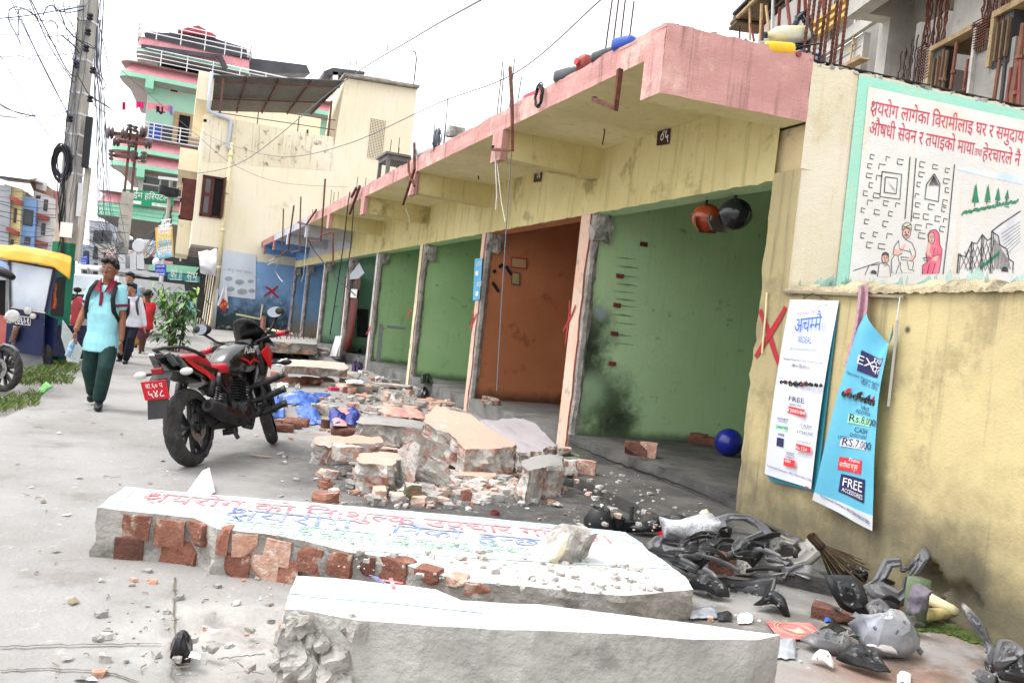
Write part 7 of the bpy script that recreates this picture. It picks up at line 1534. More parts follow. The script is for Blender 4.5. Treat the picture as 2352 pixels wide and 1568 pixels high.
 for q in(-1,1):
  e=hc+fc*.08*s+fr*q*.031*s+UP*.004*s;b.ball(e,(.013*s,.01*s,.007*s),m_eye,8);b.ball(e+fc*.008*s,.0055*s,m_hair,6);b.bar(e+UP*.02*s-fr*.016*s+fc*.008*s,e+UP*.021*s+fr*.016*s+fc*.008*s,.008*s,.006*s,m_hair)
 b.bar(hc+fc*.082*s-UP*.066*s-fr*.022*s,hc+fc*.082*s-UP*.066*s+fr*.022*s,.009*s,.01*s,M('lips','#7a463d',None,3,.5,0));b.build('facial_features',o,smooth=True)
 if detail:
  for q in 'LR':
   b=MB();d=(J['to'+q]-J['an'+q]);limb(b,[J['an'+q]-UP*.035,J['an'+q]-UP*.045+d*.5,J['to'+q]],[.042*s,.043*s,.034*s],10,(1,.9),m_shoe);b.build('shoe',o,smooth=True)
 return o,hc,fc,fr,s,nk,hp,rt_
zp=zr(0,950,2.24);D0=8.93;jp=lambda x,y,dd=0.:at(*zp(x,y),D0+dd)
J=dict(shL=jp(1078,470),shR=jp(848,455),elL=jp(1098,705),elR=jp(752,665,-.02),wrL=jp(1088,915,-.05),wrR=jp(680,828,-.12),haL=jp(1080,1010,-.06),haR=jp(672,935,-.16),hipL=jp(985,905),hipR=jp(852,900),knL=jp(945,1165,-.12),knR=jp(800,1180,.02),anL=jp(888,1450,-.02),anR=jp(830,1390,.32),toL=jp(880,1508,-.2),toR=jp(808,1432,.2))
J['toL'].z=.035;m_sh=clo('pale_turquoise_polo','#93cdd6','#8ac4ce');m_mar=clo('maroon_trim','#7f1c33');m_tr=clo('dark_green_trousers','#1d3b38','#183230')
o,hc,fc,fr,s,nk,hp,rt_=person('young man in turquoise polo and green trousers walking with a water bottle',(J['anL'].x,J['anL'].y,0),jp(985,292,-.02),.222,-fw,J,m_skin,.0085,m_sh,.62,m_tr,1.,m_hair)
b=MB()
for q in 'LR':A,B_=J['sh'+q],J['el'+q];b.tube([A.lerp(B_,.56),A.lerp(B_,.66)],[.079,.078],m_mar,16)
for q in(-1,1):b.prism([nk+rt_*q*.02+fc*.1-UP*.075,nk+rt_*q*.055+fc*.03+UP*.075,nk+rt_*q*.09-fc*.01+UP*.055,nk+rt_*q*.105+fc*.085-UP*.05],fc*.016,m_mar)
b.tube([nk+fr*math.cos(a)*.068-fc*.01+fc*math.sin(a)*.06+UP*.045 for a in[R(-30-k*12)for k in range(11)]],.022,m_mar,8)
A=nk+fc*.118-UP*.07;b.box(A-UP*.075-fc*.002,(.03,.02,.15),m_mar,Matrix((fr,-fc,UP)).transposed());b.build('collar',o)
b=MB();m_crest=M('faded_crest','#6da9ae',None,3,.8,0);c=nk+fr*.085+fc*.132-UP*.13;b.tube([c+fr*math.cos(a)*.036+UP*math.sin(a)*.036 for a in[R(20*k)for k in range(18)]],.002,m_crest,4,False,True);b.tube([c+fr*math.cos(a)*.022+UP*math.sin(a)*.022 for a in[R(20*k)for k in range(18)]],.002,m_crest,4,False,True);b.build('chest_crest',o)
m_chs0=M('spectacle_wire','#6d6a66',None,3,.35,0,metal=.6);m_pack=clo('black_backpack','#17181c');bpk=thing('backpack','black backpack worn by the walking young man','backpack',nk-UP*.3-fc*.17)
b=MB();b.ball(nk-UP*.24-fc*.2,(.16,.1,.22),m_pack,14);b.build('bag',bpk,smooth=True)
for q in(-1,1):b=MB();P=[nk+rt_*q*.10-fc*.1+UP*.0,nk+rt_*q*.115+fc*.0+UP*.045,nk+rt_*q*.125+fc*.1-UP*.04,nk+rt_*q*.135+fc*.135-UP*.14,nk+rt_*q*.15+fc*.12-UP*.26,nk+rt_*q*.175+fc*.03-UP*.38];b.tube(P,.026,m_pack,8,sq=(1,.35));b.build('strap',bpk,smooth=True)
b=MB()
for q in(-1,1):c=hc+fc*.104*s+fr*q*.034*s-UP*.0*s;b.tube([c+fr*math.cos(a)*.027*s+UP*math.sin(a)*.021*s for a in[R(24*k)for k in range(15)]],.0016,m_chs0,5,False,True);b.tube([c+fr*q*.027*s,hc+fr*q*.078*s+UP*.0*s],.0016,m_chs0,5)
b.tube([hc+fc*.106*s-fr*.008*s,hc+fc*.106*s+fr*.008*s],.0016,m_chs0,5);tag(b.build('spectacles'),'thin rimmed spectacles on the walking young man','spectacles')
b=MB();c=jp(660,925,-.17);d=(jp(615,1035,-.16)-c).normalized();b.lathe([(0,-.05),(.012,-.05),(.012,-.03),(.03,.0),(.031,.06),(.029,.1),(.031,.14),(.028,.16),(0,.162)],M('clear_bottle','#bcd3e2','#8fb6d8',30,.12,0,trans=.4),14,c+d*.02,d);bo=tag(b.build('water_bottle',smooth=True),'clear plastic water bottle in the young man\'s hand','bottle')
b=MB();b.lathe([(.0317,.03),(.0317,.09)],M('bottle_label','#3f8fd0','#bcd8ee',30,.4,0),14,c+d*.02,d);ROOT.setdefault(bo.name,Matrix.Translation(bo.location));b.build('label_band',bo)
b=MB();A=J['elR'].lerp(J['wrR'],.93);x_,y_,z_=frame(J['wrR']-J['elR']);b.tube([A+x_*math.cos(R(30*k))*.03+y_*math.sin(R(30*k))*.03 for k in range(12)],.004,M('gold_bangle','#b58a3c',None,3,.3,0,metal=.8),6,False,True);tag(b.build('bangle'),'thin gold bangle on the young man\'s wrist','bangle')
# people behind him
zq=zr(250,950,2.6133)
def behind(label,D,head,hs,face,jn,skin,shirt,sl,trs,tl,hair=None,**k):
 q=lambda x,y,dd=0.:at(*zq(x,y),D+dd);J={n:q(*v)for n,v in jn.items()};return person(label,(J['anL'].x,J['anL'].y,0),q(*head),hs,face,J,skin,.016,shirt,sl,trs,tl,hair or m_hair,**k)
m_skl=M('light_brown_skin','#a67a60',None,6,.55,.04,60);m_skd=M('dark_brown_skin','#5b3a2c',None,6,.55,.04,60);m_navy=clo('navy_trousers','#1b2130');m_wsh=clo('white_school_shirt','#d5d6de','#c9cad3')
o,hc,fc,fr,s,nk,hp,rt_=behind('schoolgirl in white shirt, tie and navy trousers behind the young man',14.5,(722,545),.21,-fw,dict(shL=(795,645),shR=(668,640),elL=(835,770),elR=(640,770),wrL=(860,920),wrR=(620,890),haL=(862,965),haR=(615,950),hipL=(765,850),hipR=(690,850),knL=(720,1050,-.1),knR=(665,1040),anL=(662,1275),anR=(605,1250,.3),toL=(650,1305,-.2),toR=(580,1285,.15)),m_skl,m_wsh,1.,m_navy,1.,long_=True)
b=MB();b.prism([nk+fc*.13-UP*.03+fr*q*.02 for q in(-1,1)]+[nk+fc*.15-UP*.3+fr*.035,nk+fc*.15-UP*.36,nk+fc*.15-UP*.3-fr*.035],fc*.01,M('blue_tie','#4b4f7e',None,3,.7,.1));b.build('tie',o)
b=MB();b.prism([nk+fc*.16+fr*q[0]-UP*q[1]for q in((.0,.1),(.04,.1),(.02,.28),(-.03,.28))],fc*.008,M('lanyard','#c45a6a','#5a7ad0',30,.6,0));b.build('lanyard',o)
b=MB()
for q in(-1,1):b.tube([nk+rt_*q*.11-fc*.1,nk+rt_*q*.12+UP*.03,nk+rt_*q*.13+fc*.12-UP*.08,nk+rt_*q*.15+fc*.06-UP*.3],.02,M('grey_strap','#4a4c58',None,3,.8,.1),6)
b.ball(nk-fc*.2-UP*.2,(.15,.09,.2),m_pack,12);tag(b.build('backpack',smooth=True),'grey strapped backpack on the schoolgirl','backpack')
behind('man with spectacles in sky blue shirt half hidden behind the schoolgirl',16.,(705,432),.22,-fw,dict(shL=(780,540),shR=(640,525),elL=(800,690),elR=(615,680),wrL=(795,840),wrR=(610,820),haL=(795,890),haR=(610,880),hipL=(745,800),hipR=(670,795),knL=(725,1000),knR=(660,1000),anL=(705,1190),anR=(640,1190),toL=(700,1215,-.2),toR=(630,1215,-.2)),m_skl,clo('sky_shirt','#7fa9c8'),.6,m_navy,1.)
behind('elderly woman with grey hair and mustard clothes behind the schoolgirl',18.5,(820,568),.2,-fw,dict(shL=(870,650),shR=(770,645),elL=(885,760),elR=(755,755),wrL=(875,860),wrR=(760,860),haL=(872,900),haR=(762,900),hipL=(850,840),hipR=(785,840),knL=(835,980),knR=(775,980),anL=(820,1120),anR=(765,1120),toL=(815,1140,-.2),toR=(755,1140,-.2)),m_skl,clo('mustard_blouse','#b9822e','#a87227'),.7,clo('mustard_skirt','#a8752b'),1.,M('grey_hair','#8d8a87','#a5a29f',30,.6,.2))
o,hc,fc,fr,s,nk,hp,rt_=behind('barefoot child in red shirt and checked shorts walking away',16.9,(888,605),.2,fw+rt*.5,dict(shL=(838,690),shR=(945,700),elL=(835,780),elR=(950,790),wrL=(850,850),wrR=(935,840),haL=(858,880),haR=(925,860),hipL=(835,890),hipR=(890,890),knL=(815,1040),knR=(860,1030),anL=(812,1195),anR=(838,1165,.2),toL=(785,1218,.05),toR=(850,1180,.35)),m_skd,clo('red_shirt','#c0272f'),.6,clo('check_shorts','#3a2233','#6a3040'),.5,detail=False)
# ================================================================== vehicles along the verge
m_nav=M('rickshaw_navy','#14204a','#111a3e',2,.35,.03,dirt=('#4a4a4f',.15,3,.4));m_cany=M('yellow_canopy','#e0a526','#d69a1f',3,.5,.1,10);m_glz=M('windscreen','#c3cedb','#dfe6ee',1.5,.08,0,spec=.7,trans=.35);m_chs=M('grey_chassis','#7d7f84','#6b6d71',4,.5,.1)
RD=12.2;v4=lambda x,y,dd=0.:at(*zp(x,y),RD+dd);dep=v4(430,900)-EYE;dep.z=0;dep.normalize()
rk=thing('electric_rickshaw','navy electric rickshaw with yellow canopy and wide windscreen by the verge','rickshaw',(v4(290,1180).x,v4(290,1180).y,0))
def vp(name,pts,dd,th,m,par=None,**k):b=MB();b.prism([v4(x,y,dd)for x,y in pts][::-1],dep*th,m);return b.build(name,par or rk,**k)
fp=vp('front_panel',[(80,628),(400,682),(378,1062),(150,1030),(105,800)],0,.12,m_nav,bevel=.012)
vp('lower_skirt',[(150,1030),(378,1062),(395,1175),(215,1160)],.1,1.2,m_chs);b=MB();b.box(v4(290,900,1.0),(.85,1.7,.5),m_nav,rotm((0,0,R(-22.7))));b.build('cabin_floor',rk)
wf2=vp('windscreen_frame',[(72,195),(490,268),(402,668),(395,660),(470,285),(95,215),(100,625),(82,628)],-.01,.05,m_dmet);vp('pane',[(95,215),(470,285),(398,660),(100,622)],.01,.008,m_glz,wf2)
vp('side_pillar',[(490,268),(520,280),(430,690),(402,668)],.0,.06,m_nav);vp('side_body',[(400,682),(525,735),(440,1180),(398,1180)],.15,.05,m_nav);vp('rear_pillar',[(590,270),(612,280),(545,740),(520,730)],1.3,.06,m_chs)
vp('seat_back',[(490,360),(590,350),(570,700),(450,690)],1.2,.15,m_mblk);vp('dashboard',[(95,560),(395,610),(398,662),(95,622)],.3,.2,m_mblk)
b=MB();cf=[(-40,95),(120,95),(300,120),(450,150),(560,175),(640,200)];lo_=[(-40,170),(80,200),(300,232),(480,265),(530,300),(625,375)]
def cp(u,v):
 k=min(4,int(u*5));t=u*5-k;q=lambda L:(L[k][0]+(L[k+1][0]-L[k][0])*t,L[k][1]+(L[k+1][1]-L[k][1])*t)
 if v<.35:w_=v/.35;A,B_=q(lo_),q(cf);p=v4(A[0]+(B_[0]-A[0])*w_,A[1]+(B_[1]-A[1])*w_,-.08+.1*w_)
 else:p=v4(*q(cf),.02)+dep*2.*(v-.35)/.65+UP*.07*math.sin(math.pi*(v-.35)/.65)
 return p+V((0,0,.012*noise.noise(p*8)))
b.grid(cp,30,16,m_cany);b.build('canopy',rk,smooth=True,solid=.01)
for(x,y,r_)in((250,657,.055),(296,702,.045)):b=MB();b.lathe([(0,0),(r_,0),(r_*.9,.04),(0,.05)],m_lens,14,v4(x,y,-.03),-dep);b.build('headlight',rk)
b=MB();P=[v4(140,700,-.02),v4(275,715,-.02),v4(270,785,-.02),v4(138,770,-.02)];b.tube(P,.006,m_wht,4,False,True);t=deva('को १ ह');b.text(t,fit(t,v4(150,735,-.02),v4(262,745,-.02),UP,.04,.62),m_wht);t=deva('७६०६');b.text(t,fit(t,v4(150,768,-.02),v4(262,778,-.02),UP,.07,.62),m_wht);b.build('number_marking',fp)
b=MB();b.tube([v4(150-t*.7+26*math.cos(t*.8),800+t*2.2+6*math.sin(t*.8),-.05+.05*math.sin(t*.8))for t in range(62)],.011,M('spring_rust','#7c5640',None,3,.6,.1),5);b.tube([v4(140,790),v4(118,960)],.03,m_chs,8);b.build('suspension_spring',rk,smooth=True)
for k in range(3):b=MB();b.tube([v4(490-12*k+5*math.sin(t),415+20*t,.05+.05*k)for t in range(12)],.022,M('red_garland','#8f2c26','#a8663a',40,.8,.3,60),6);b.build('garland',rk)
b=MB();w0=v4(432,1090,.3);b.lathe([(.1,-.05),(.19,-.05),(.21,-.03),(.21,.03),(.19,.05),(.1,.05)],m_tyre,28,V((w0.x,w0.y,.21)),(1,.1,0));t=b.build('rear_wheel',rk);b=MB();b.lathe([(0,-.03),(.1,-.035),(.1,.035),(0,.03)],m_chs,18,V((w0.x,w0.y,.21)),(1,.1,0));b.build('rim',t)
# front corner of a second rickshaw at the picture's edge
QD=9.4;v5=lambda x,y,dd=0.:at(*zp(x,y),QD+dd);dep=v5(-120,800)-EYE;dep.z=0;dep.normalize();r2=thing('electric_rickshaw','red rickshaw with blue canopy and spoked front wheel, cut by the left edge','rickshaw',(v5(20,1390).x,v5(20,1390).y,0))
def vq(name,pts,dd,th,m,**k):b=MB();b.prism([v5(x,y,dd)for x,y in pts][::-1],dep*th,m);return b.build(name,r2,**k)
vq('body_panel',[(-250,690),(20,700),(60,760),(45,960),(10,1200),(-10,1330),(-250,1300)],.05,.5,M('faded_red_body','#b0605a','#a34a48',2,.4,.1,dirt=('#c9bdb8',.3,2,.5)),bevel=.02);vq('cabin',[(-250,380),(52,385),(45,700),(-250,690)],.3,.6,m_dark);vq('door_post',[(52,375),(82,380),(75,740),(45,745)],0,.06,m_chs)
b=MB();b.grid(lambda u,v:v5(-250+335*u,150+110*u*u+100*(1-v),.0)+dep*1.*v+UP*.05*math.sin(3*v),14,8,M('blue_canopy','#5d7ea8','#4f6f9b',3,.5,.1));b.build('canopy',r2,smooth=True,solid=.01)
b=MB();b.tube([v5(-250,280,-.05),v5(0,300,-.05),(v5(80,335,-.05)),v5(125,365,-.05)],[.06,.06,.05,.03],m_bag,8);b.build('rolled_cover',r2,smooth=True)
b=MB();b.lathe([(0,0),(.075,0),(.06,.06),(0,.07)],m_lens,14,v5(112,705,-.1),-dep);b.build('headlight',r2)
wr2=Euler((0,0,R(-22.7-18))).to_matrix();cc=v5(30,1192);M0=Matrix.Translation(V((cc.x,cc.y,0)));ROOT[r2.name]=ROOT[r2.name];inv=ROOT[r2.name].inverted();wheel(r2,'front_wheel',inv@V((cc.x,cc.y,.27)),.27,.085,wr2,1,6)
b=MB();b.tube([v5(-60,1010,-.03),v5(40,955,-.03),v5(110,975,-.03),v5(160,1020,-.03)],.03,m_chs,8,sq=(1,.5));b.build('mudguard',r2,smooth=True)
# white van and red scooter behind
dep=V((fw.x,fw.y,0)).normalized();van=thing('van','white van with roof rack behind the red scooter','van',at(*zp(800,900),21.));v7=lambda x,y,dd=0.:at(*zp(x,y),21.+dd);m_vw=M('van_white','#d9dadd',None,2,.3,0,coat=.3)
def vv(name,pts,dd,th,m,par=van):b=MB();b.prism([v7(x,y,dd)for x,y in pts][::-1],dep*th,m);return b.build(name,par)
vv('body',[(610,315),(1060,345),(1080,470),(1070,720),(600,690)],0,4.2,m_vw);vv('windscreen',[(625,335),(1040,365),(1050,470),(618,455)],-.03,.025,m_glz);vv('roof_rack',[(640,232),(1040,262),(1040,300),(640,272)],.5,2.6,m_vw);vv('bumper',[(600,640),(1070,670),(1070,720),(600,690)],-.12,.1,m_mblk);vv('grille',[(620,500),(1000,530),(1000,570),(620,540)],-.04,.03,m_mblk)
for x in(650,780,900,1010):vv('rack_post',[(x,270),(x+12,271),(x+12,320),(x,318)],.4,.06,m_chs)
sc=thing('scooter','red scooter parked between navy rickshaw and white van','scooter',at(*zp(700,930),14.3));v8=lambda x,y,dd=0.:at(*zp(x,y),14.3+dd)
def vs_(name,pts,dd,th,m):b=MB();b.prism([v8(x,y,dd)for x,y in pts][::-1],dep*th,m);return b.build(name,sc,bevel=.02)
vs_('front_apron',[(615,590),(700,620),(740,660),(700,690),(650,840),(615,800),(640,690)],-.1,.25,m_bred);vs_('headlamp_cowl',[(650,560),(690,525),(715,600),(690,640),(640,610)],-.2,.15,m_bred);vs_('seat',[(700,640),(790,660),(790,700),(710,690)],.2,.3,m_mblk);vs_('side_panel',[(650,720),(700,690),(760,720),(700,800)],.0,.3,m_vw)
b=MB();b.tube([v8(635,560),v8(690,520),v8(760,545)],.02,m_mblk,6);b.tube([v8(690,520),v8(692,480)],.012,m_mblk,6);b.ball(v8(694,468),(.07,.03,.05),m_mblk,10);b.build('handlebar',sc,smooth=True)
w0=v8(745,850);b=MB();b.lathe([(.13,-.05),(.22,-.05),(.25,0),(.22,.05),(.13,.05)],m_tyre,24,(w0.x,w0.y,.25),(.5,-.8,0));t=b.build('wheel',sc,smooth=True);b=MB();b.lathe([(0,-.03),(.13,-.04),(.13,.04),(0,.03)],m_dmet,16,(w0.x,w0.y,.25),(.5,-.8,0));b.build('rim',t)
b=MB();P=[at(*zp(x,y),11.6)for x,y in((558,740),(620,830),(735,1000),(700,1128),(600,1070),(548,890))];b.prism(P,dep*.02,M('milky_plastic','#b9c6c4','#cdd6d4',4,.3,.1,20,trans=.35));tag(b.build('plastic_sheet'),'milky plastic sheet leaning beside the navy rickshaw','sheet')
# ================================================================== sapling and verge grass
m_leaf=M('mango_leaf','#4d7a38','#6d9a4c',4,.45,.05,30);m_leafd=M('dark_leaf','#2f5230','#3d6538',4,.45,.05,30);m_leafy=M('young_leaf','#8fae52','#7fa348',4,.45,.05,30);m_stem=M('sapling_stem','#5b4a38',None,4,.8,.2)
PDp=18.6;tp=lambda x,y,dd=0.:at(*zq(x,y),PDp+dd);g=tp(1150,1190);tree=thing('sapling','leafy green sapling growing at the edge of the walkway behind the motorcycle','sapling',(g.x,g.y,0))
rnd=random.Random(21);b=MB();tips=[]
for k in range(9):
 x0=1130+rnd.uniform(-60,90);x1,y1=rnd.uniform(960,1420),rnd.uniform(470,900);P=[tp(x0,1195,rnd.uniform(-.15,.15)),tp(x0*.7+x1*.3,900,rnd.uniform(-.3,.3)),tp(x1*.7+x0*.3,y1*.6+900*.4,rnd.uniform(-.4,.4)),tp(x1,y1,rnd.uniform(-.5,.5))];b.tube(P,[.022,.016,.011,.005],m_stem,6);tips.append(P)
b.build('trunk',tree);b=MB()
for k in range(430):
 P=rnd.choice(tips);t=rnd.random()**.7;i=min(2,int(t*3));c=P[i].lerp(P[i+1],t*3-i);c+=V((rnd.gauss(0,.13),rnd.gauss(0,.16),rnd.gauss(0,.1)))
 if c.z<.12:continue
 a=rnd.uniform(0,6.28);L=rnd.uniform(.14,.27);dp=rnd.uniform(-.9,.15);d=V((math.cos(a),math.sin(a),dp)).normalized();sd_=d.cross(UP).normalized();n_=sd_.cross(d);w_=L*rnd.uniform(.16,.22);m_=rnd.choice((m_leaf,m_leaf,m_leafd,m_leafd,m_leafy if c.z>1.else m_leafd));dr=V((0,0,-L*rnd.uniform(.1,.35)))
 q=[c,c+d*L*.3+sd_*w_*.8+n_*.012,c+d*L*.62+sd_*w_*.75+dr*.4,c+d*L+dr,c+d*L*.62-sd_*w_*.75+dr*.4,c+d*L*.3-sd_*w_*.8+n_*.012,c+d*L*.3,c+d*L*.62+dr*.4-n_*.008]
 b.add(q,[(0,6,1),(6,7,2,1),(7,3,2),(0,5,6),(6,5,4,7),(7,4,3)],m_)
b.build('crown',tree);crumple(zq,[(1215,1160),(1330,1150),(1345,1200),(1220,1205)],M('red_wrapper','#b83a3c','#d8c8c4',16,.4,.1),'red and white wrapper at the foot of the sapling',.2,50,10,'wrapper','wrapper')
m_grs=M('verge_grass','#587039','#6c8348',4,.7,.05);m_grs2=M('dry_grass','#8a9358','#6f7f45',4,.7,.05);b=MB();rnd=random.Random(6)
for(x0,y0,x1,y1,n_)in((-120,1480,330,1590,420),(160,1260,640,1330,380),(200,1190,480,1290,260),(460,1140,620,1180,80),(330,1240,690,1170,200)):
 for k in range(n_):
  u=rnd.random();p=gd(*zp(x0+(x1-x0)*u,y0+(y1-y0)*rnd.random()-60*u*(x0<0)),-.02);L=rnd.uniform(.04,.14);a=rnd.uniform(0,6.3);d=V((math.cos(a),math.sin(a),0));e=V((-d.y,d.x,0))*.003;b.add([p-e,p+e,p+d*L*.25+UP*L*.6+e*.7,p+d*L*.7+UP*L*.85],[(0,1,2),(0,2,3)],m_grs if k%3 else m_grs2)
stuff(b.build('grass'),'ragged green grass along the edge of the walkway')
crumple(zp,[(335,1385),(410,1315),(470,1335),(385,1395)],M('green_wrapper','#4fc24a','#8fdc7a',14,.35,.1),'bright green wrapper on the verge below the walkway edge',.15,51,10,'wrapper','wrapper')
lump(zp,115,1405,170,1465,m_br2,'small red brick bit in the grass by the walkway',-.04,.6,name='brick',cat='brick')
# ================================================================== posters, plates and small things on the shop and wall
zP=zr(2900,1150,1.5675);wp=lambda x,y,o=.05:W(*zP(x,y),o);m_ink=M('poster_navy','#2a2a55',None,3,.6,0);m_pbl=M('poster_blue','#2f6fd0',None,3,.6,0);m_pred=M('poster_red','#d8383c',None,3,.6,0);m_pgr=M('poster_mint','#9fdcb4',None,3,.6,0);m_pw1=M('poster_white','#dfe1ea','#d3d6e2',2,.45,.08,15);m_pcy=M('poster_cyan','#6fc3de','#62b6d4',1.5,.45,.1,12);m_pte=M('poster_teal','#3a8fa3',None,2,.5,.05)
def bike_icon(b,x,y,s,m,f):
 for dx in(-.55,.55):b.tube([f(x+(dx+.32*math.cos(a))*s,y+.32*math.sin(a)*s)for a in[R(36*k)for k in range(10)]],.006,m_blk,4,False,True)
 b.poly([f(x+q[0]*s,y+q[1]*s)for q in((-.6,-.15),(-.2,-.1),(.1,-.5),(.45,-.55),(.5,-.2),(.2,.25),(-.3,.2))],m);b.poly([f(x+q[0]*s,y+q[1]*s)for q in((.4,-.5),(.55,-1.),(.6,-.5))],m_blk)
def boxr(b,x0,y0,x1,y1,k,m,f,o):b.poly([f(x0,y0,o),f(x0-k*.25,y1,o),f(x1-k*.25,y1+(x1-x0)*.25,o),f(x1,y0+(x1-x0)*.25,o)],m)
def txt(b,s,A,B,h,m,f,o,fn=latin):t=fn(s);a0=f(*A,o);b.text(t,fit(t,a0,f(*B,o),UP,(f(A[0],A[1]-h,o)-a0).length,.72 if fn is latin else.62),m)
o=thing('hanging_poster','white motorcycle offer poster hanging on the ochre wall beside the red cross','poster',wp(470,650))
b=MB();E1=[(408,75),(690,78),(540,1262),(250,1165)]
def s1(u,v):p=wp(408+(690-408)*u-(158-8*u)*v,75+3*u+v*(1090+94*u),.05);return p+WN*(.02*math.sin(3*v)-.03*u*u*(1-v)+.01*math.sin(u*6))
b.grid(s1,12,20,m_pw1);b.build('sheet',o,smooth=True)
b=MB();b.prism([wp(*q,.02)for q in((640,108),(707,115),(574,1280),(300,1215),(265,1185))],-WN*.006,m_pte);tag(b.build('hanging_poster'),'teal edged poster almost hidden behind the white one','poster')
b=MB();F=lambda x,y,o_=.075:wp(x,y,o_)
for s_,A,B_,h_,m_,fn in(('TVS मा',(448,178),(478,178),20,m_pred,deva),('TVS',(615,118),(640,116),14,m_ink,latin),('UPGRADE',(482,172),(530,166),18,m_ink,latin),('डान~नेलाई',(533,164),(575,160),20,m_pred,deva),('अचम~मै',(430,285),(600,270),85,m_pbl,deva),('को',(452,342),(480,346),34,m_pbl,deva),('DEAL',(485,346),(540,350),42,m_pbl,latin),('अब TVS को EXCHANGE मा घरदैलो',(405,388),(575,402),12,m_pbl,deva),('Opposite of Punjabi Petrol Pump, Munalpath, Biratnagar',(366,450),(615,480),13,m_ink,latin),('असार १० देिख असार १६',(416,496),(528,514),18,m_ink,deva),('FREE',(398,708),(495,726),32,m_ink,latin),('ROAD TAX',(405,735),(478,750),13,m_ink,latin),('HIGHEST',(328,825),(397,840),16,m_ink,latin),('VALUATION',(332,838),(390,852),9,m_ink,latin),('CASH',(472,868),(540,882),20,m_ink,latin),('DISCOUNT',(470,880),(536,894),9,m_ink,latin),('ATTRACTIVE',(448,912),(550,932),20,m_ink,latin),('FREE',(333,925),(370,932),15,m_ink,latin),('EMI STARTING AT',(452,966),(538,984),11,m_ink,latin),('फटाफट',(382,1048),(434,1058),20,m_ink,deva),('FINANCE',(378,1062),(432,1076),13,m_ink,latin),('Parshwanath Developers, 9802793800/9805377882',(262,1120),(545,1218),15,m_ink,latin)):txt(b,s_,A,B_,h_,m_,F,.078,fn)
b.build('lettering',o)
b=MB()
for q in((378,735,500,780,m_pred),(320,850,392,884,m_pgr),(326,936,368,990,m_ink),(445,976,538,1014,m_pred),(370,1066,438,1112,m_pred),(502,1242,526,1250,m_pred)):boxr(b,q[0],q[1],q[2],q[3],18,q[4],F,.076)
for s_,A,B_,h_,m_,fn in(('FY2083/84',(378,772),(498,798),22,m_wht,latin),('GUARANTEED',(320,876),(390,888),15,m_ink,latin),('Rs.124',(444,1010),(512,1026),22,m_wht,latin),('नागिरकता',(372,1092),(410,1100),16,m_wht,deva)):txt(b,s_,A,B_,h_,m_,F,.079,fn)
for k in range(8):bike_icon(b,365+k*32,592+k*3+(6 if k in(2,3)else 0),22+10*(k in(2,3,4)),(m_blk,m_bred,m_blk,m_ink,m_bred,m_blk,m_pcy,m_pw1)[k],lambda x,y:F(x,y,.078+.001*0))
b.build('printed_blocks',o)
o=thing('hanging_poster','crumpled cyan motorcycle offer poster hung by two corners on the wall','poster',wp(800,900));m_pwe=M('poster_grey_white','#c9cdd0',None,2,.5,.08,15)
LE=[(882,160),(845,260),(815,400),(780,540),(735,700),(690,880),(640,1060),(600,1200),(556,1330)];RE=[(1075,205),(1062,330),(1048,440),(1020,600),(1000,750),(985,900),(965,1080),(950,1260),(930,1525)]
def pe(L,v):k=min(7,int(v*8));t=v*8-k;return V((L[k][0]+(L[k+1][0]-L[k][0])*t,L[k][1]+(L[k+1][1]-L[k][1])*t))
def s2(u,v,o_=0.):
 a,c=pe(LE,v),pe(RE,v);q=a.lerp(c,u);q.y+=165*max(0,1-abs(u-.6)/.45)*(1-v)**5;return wp(q.x,q.y,.06+o_)+WN*(.035*math.sin(u*7+v*2)*(1-v*.75)+.03*math.sin(3*v))
b=MB();b.grid(lambda u,v:s2(u,v*.955),26,40,m_pcy);b.grid(lambda u,v:s2(u,.955+.045*v),26,3,m_pwe);b.build('sheet',o,smooth=True)
b=MB();b.grid(lambda u,v:wp(1075+18*u-60*v,205+540*v,.05-.03*u),3,12,m_pw1);b.build('folded_edge',o,smooth=True)
def st(b,s_,u0,u1,v,h_,m,fn=latin,sl=.012):t=fn(s_);x0,x1=min(x for x,y in t[0]),max(x for x,y in t[0]);k=h_/(.72 if fn is latin else.62);b.text(t,lambda x,y:s2(u0+(u1-u0)*(x-x0)/(x1-x0),v+sl*(u1-u0)*2*(x-x0)/(x1-x0)-y*k,.006),m)
b=MB();blk=lambda u0,v0,u1,v1,m,o_=.004:b.grid(lambda u,v:s2(u0+(u1-u0)*u,v0+(v1-v0)*v+.012*u,o_),8,3,m)
blk(.28,.22,.8,.34,m_ink);blk(.3,.555,.86,.595,m_pgr);blk(.35,.83,.85,.915,m_ink);blk(.28,.745,.75,.81,m_pred);blk(.25,.66,.8,.7,m_pw1)
for q in(('EX',.25,.55,.3,.05,m_pw1,latin),('एक',.5,.75,.27,.035,m_pw1,deva),('पल',.5,.85,.325,.04,m_pw1,deva),('Opposite Punjabi Petrol Pump',.08,.95,.37,.014,m_ink,latin),('चैत ८ देिख १३',.38,.9,.405,.022,m_ink,deva),('VALUE',.48,.72,.525,.02,m_ink,latin),('ADDITION',.4,.8,.545,.018,m_ink,latin),('Rs.8,000',.32,.98,.588,.036,m_ink,latin),('CASH',.44,.78,.635,.025,m_ink,latin),('DISCOUNT',.38,.8,.655,.015,m_ink,latin),('RS.7,000',.28,.92,.695,.034,m_ink,latin),('UPTO',.2,.38,.668,.014,m_ink,latin),('Finance',.45,.7,.765,.018,m_wht,latin),('नागिरकता भए पुग~छ',.3,.66,.795,.022,m_wht,deva),('FREE',.4,.8,.885,.04,m_wht,latin),('ACCESSORIES',.4,.82,.908,.016,m_wht,latin),('Parshwanath Developers, 9802793800/9805377882',.1,.95,.965,.012,m_ink,latin)):st(b,*q)
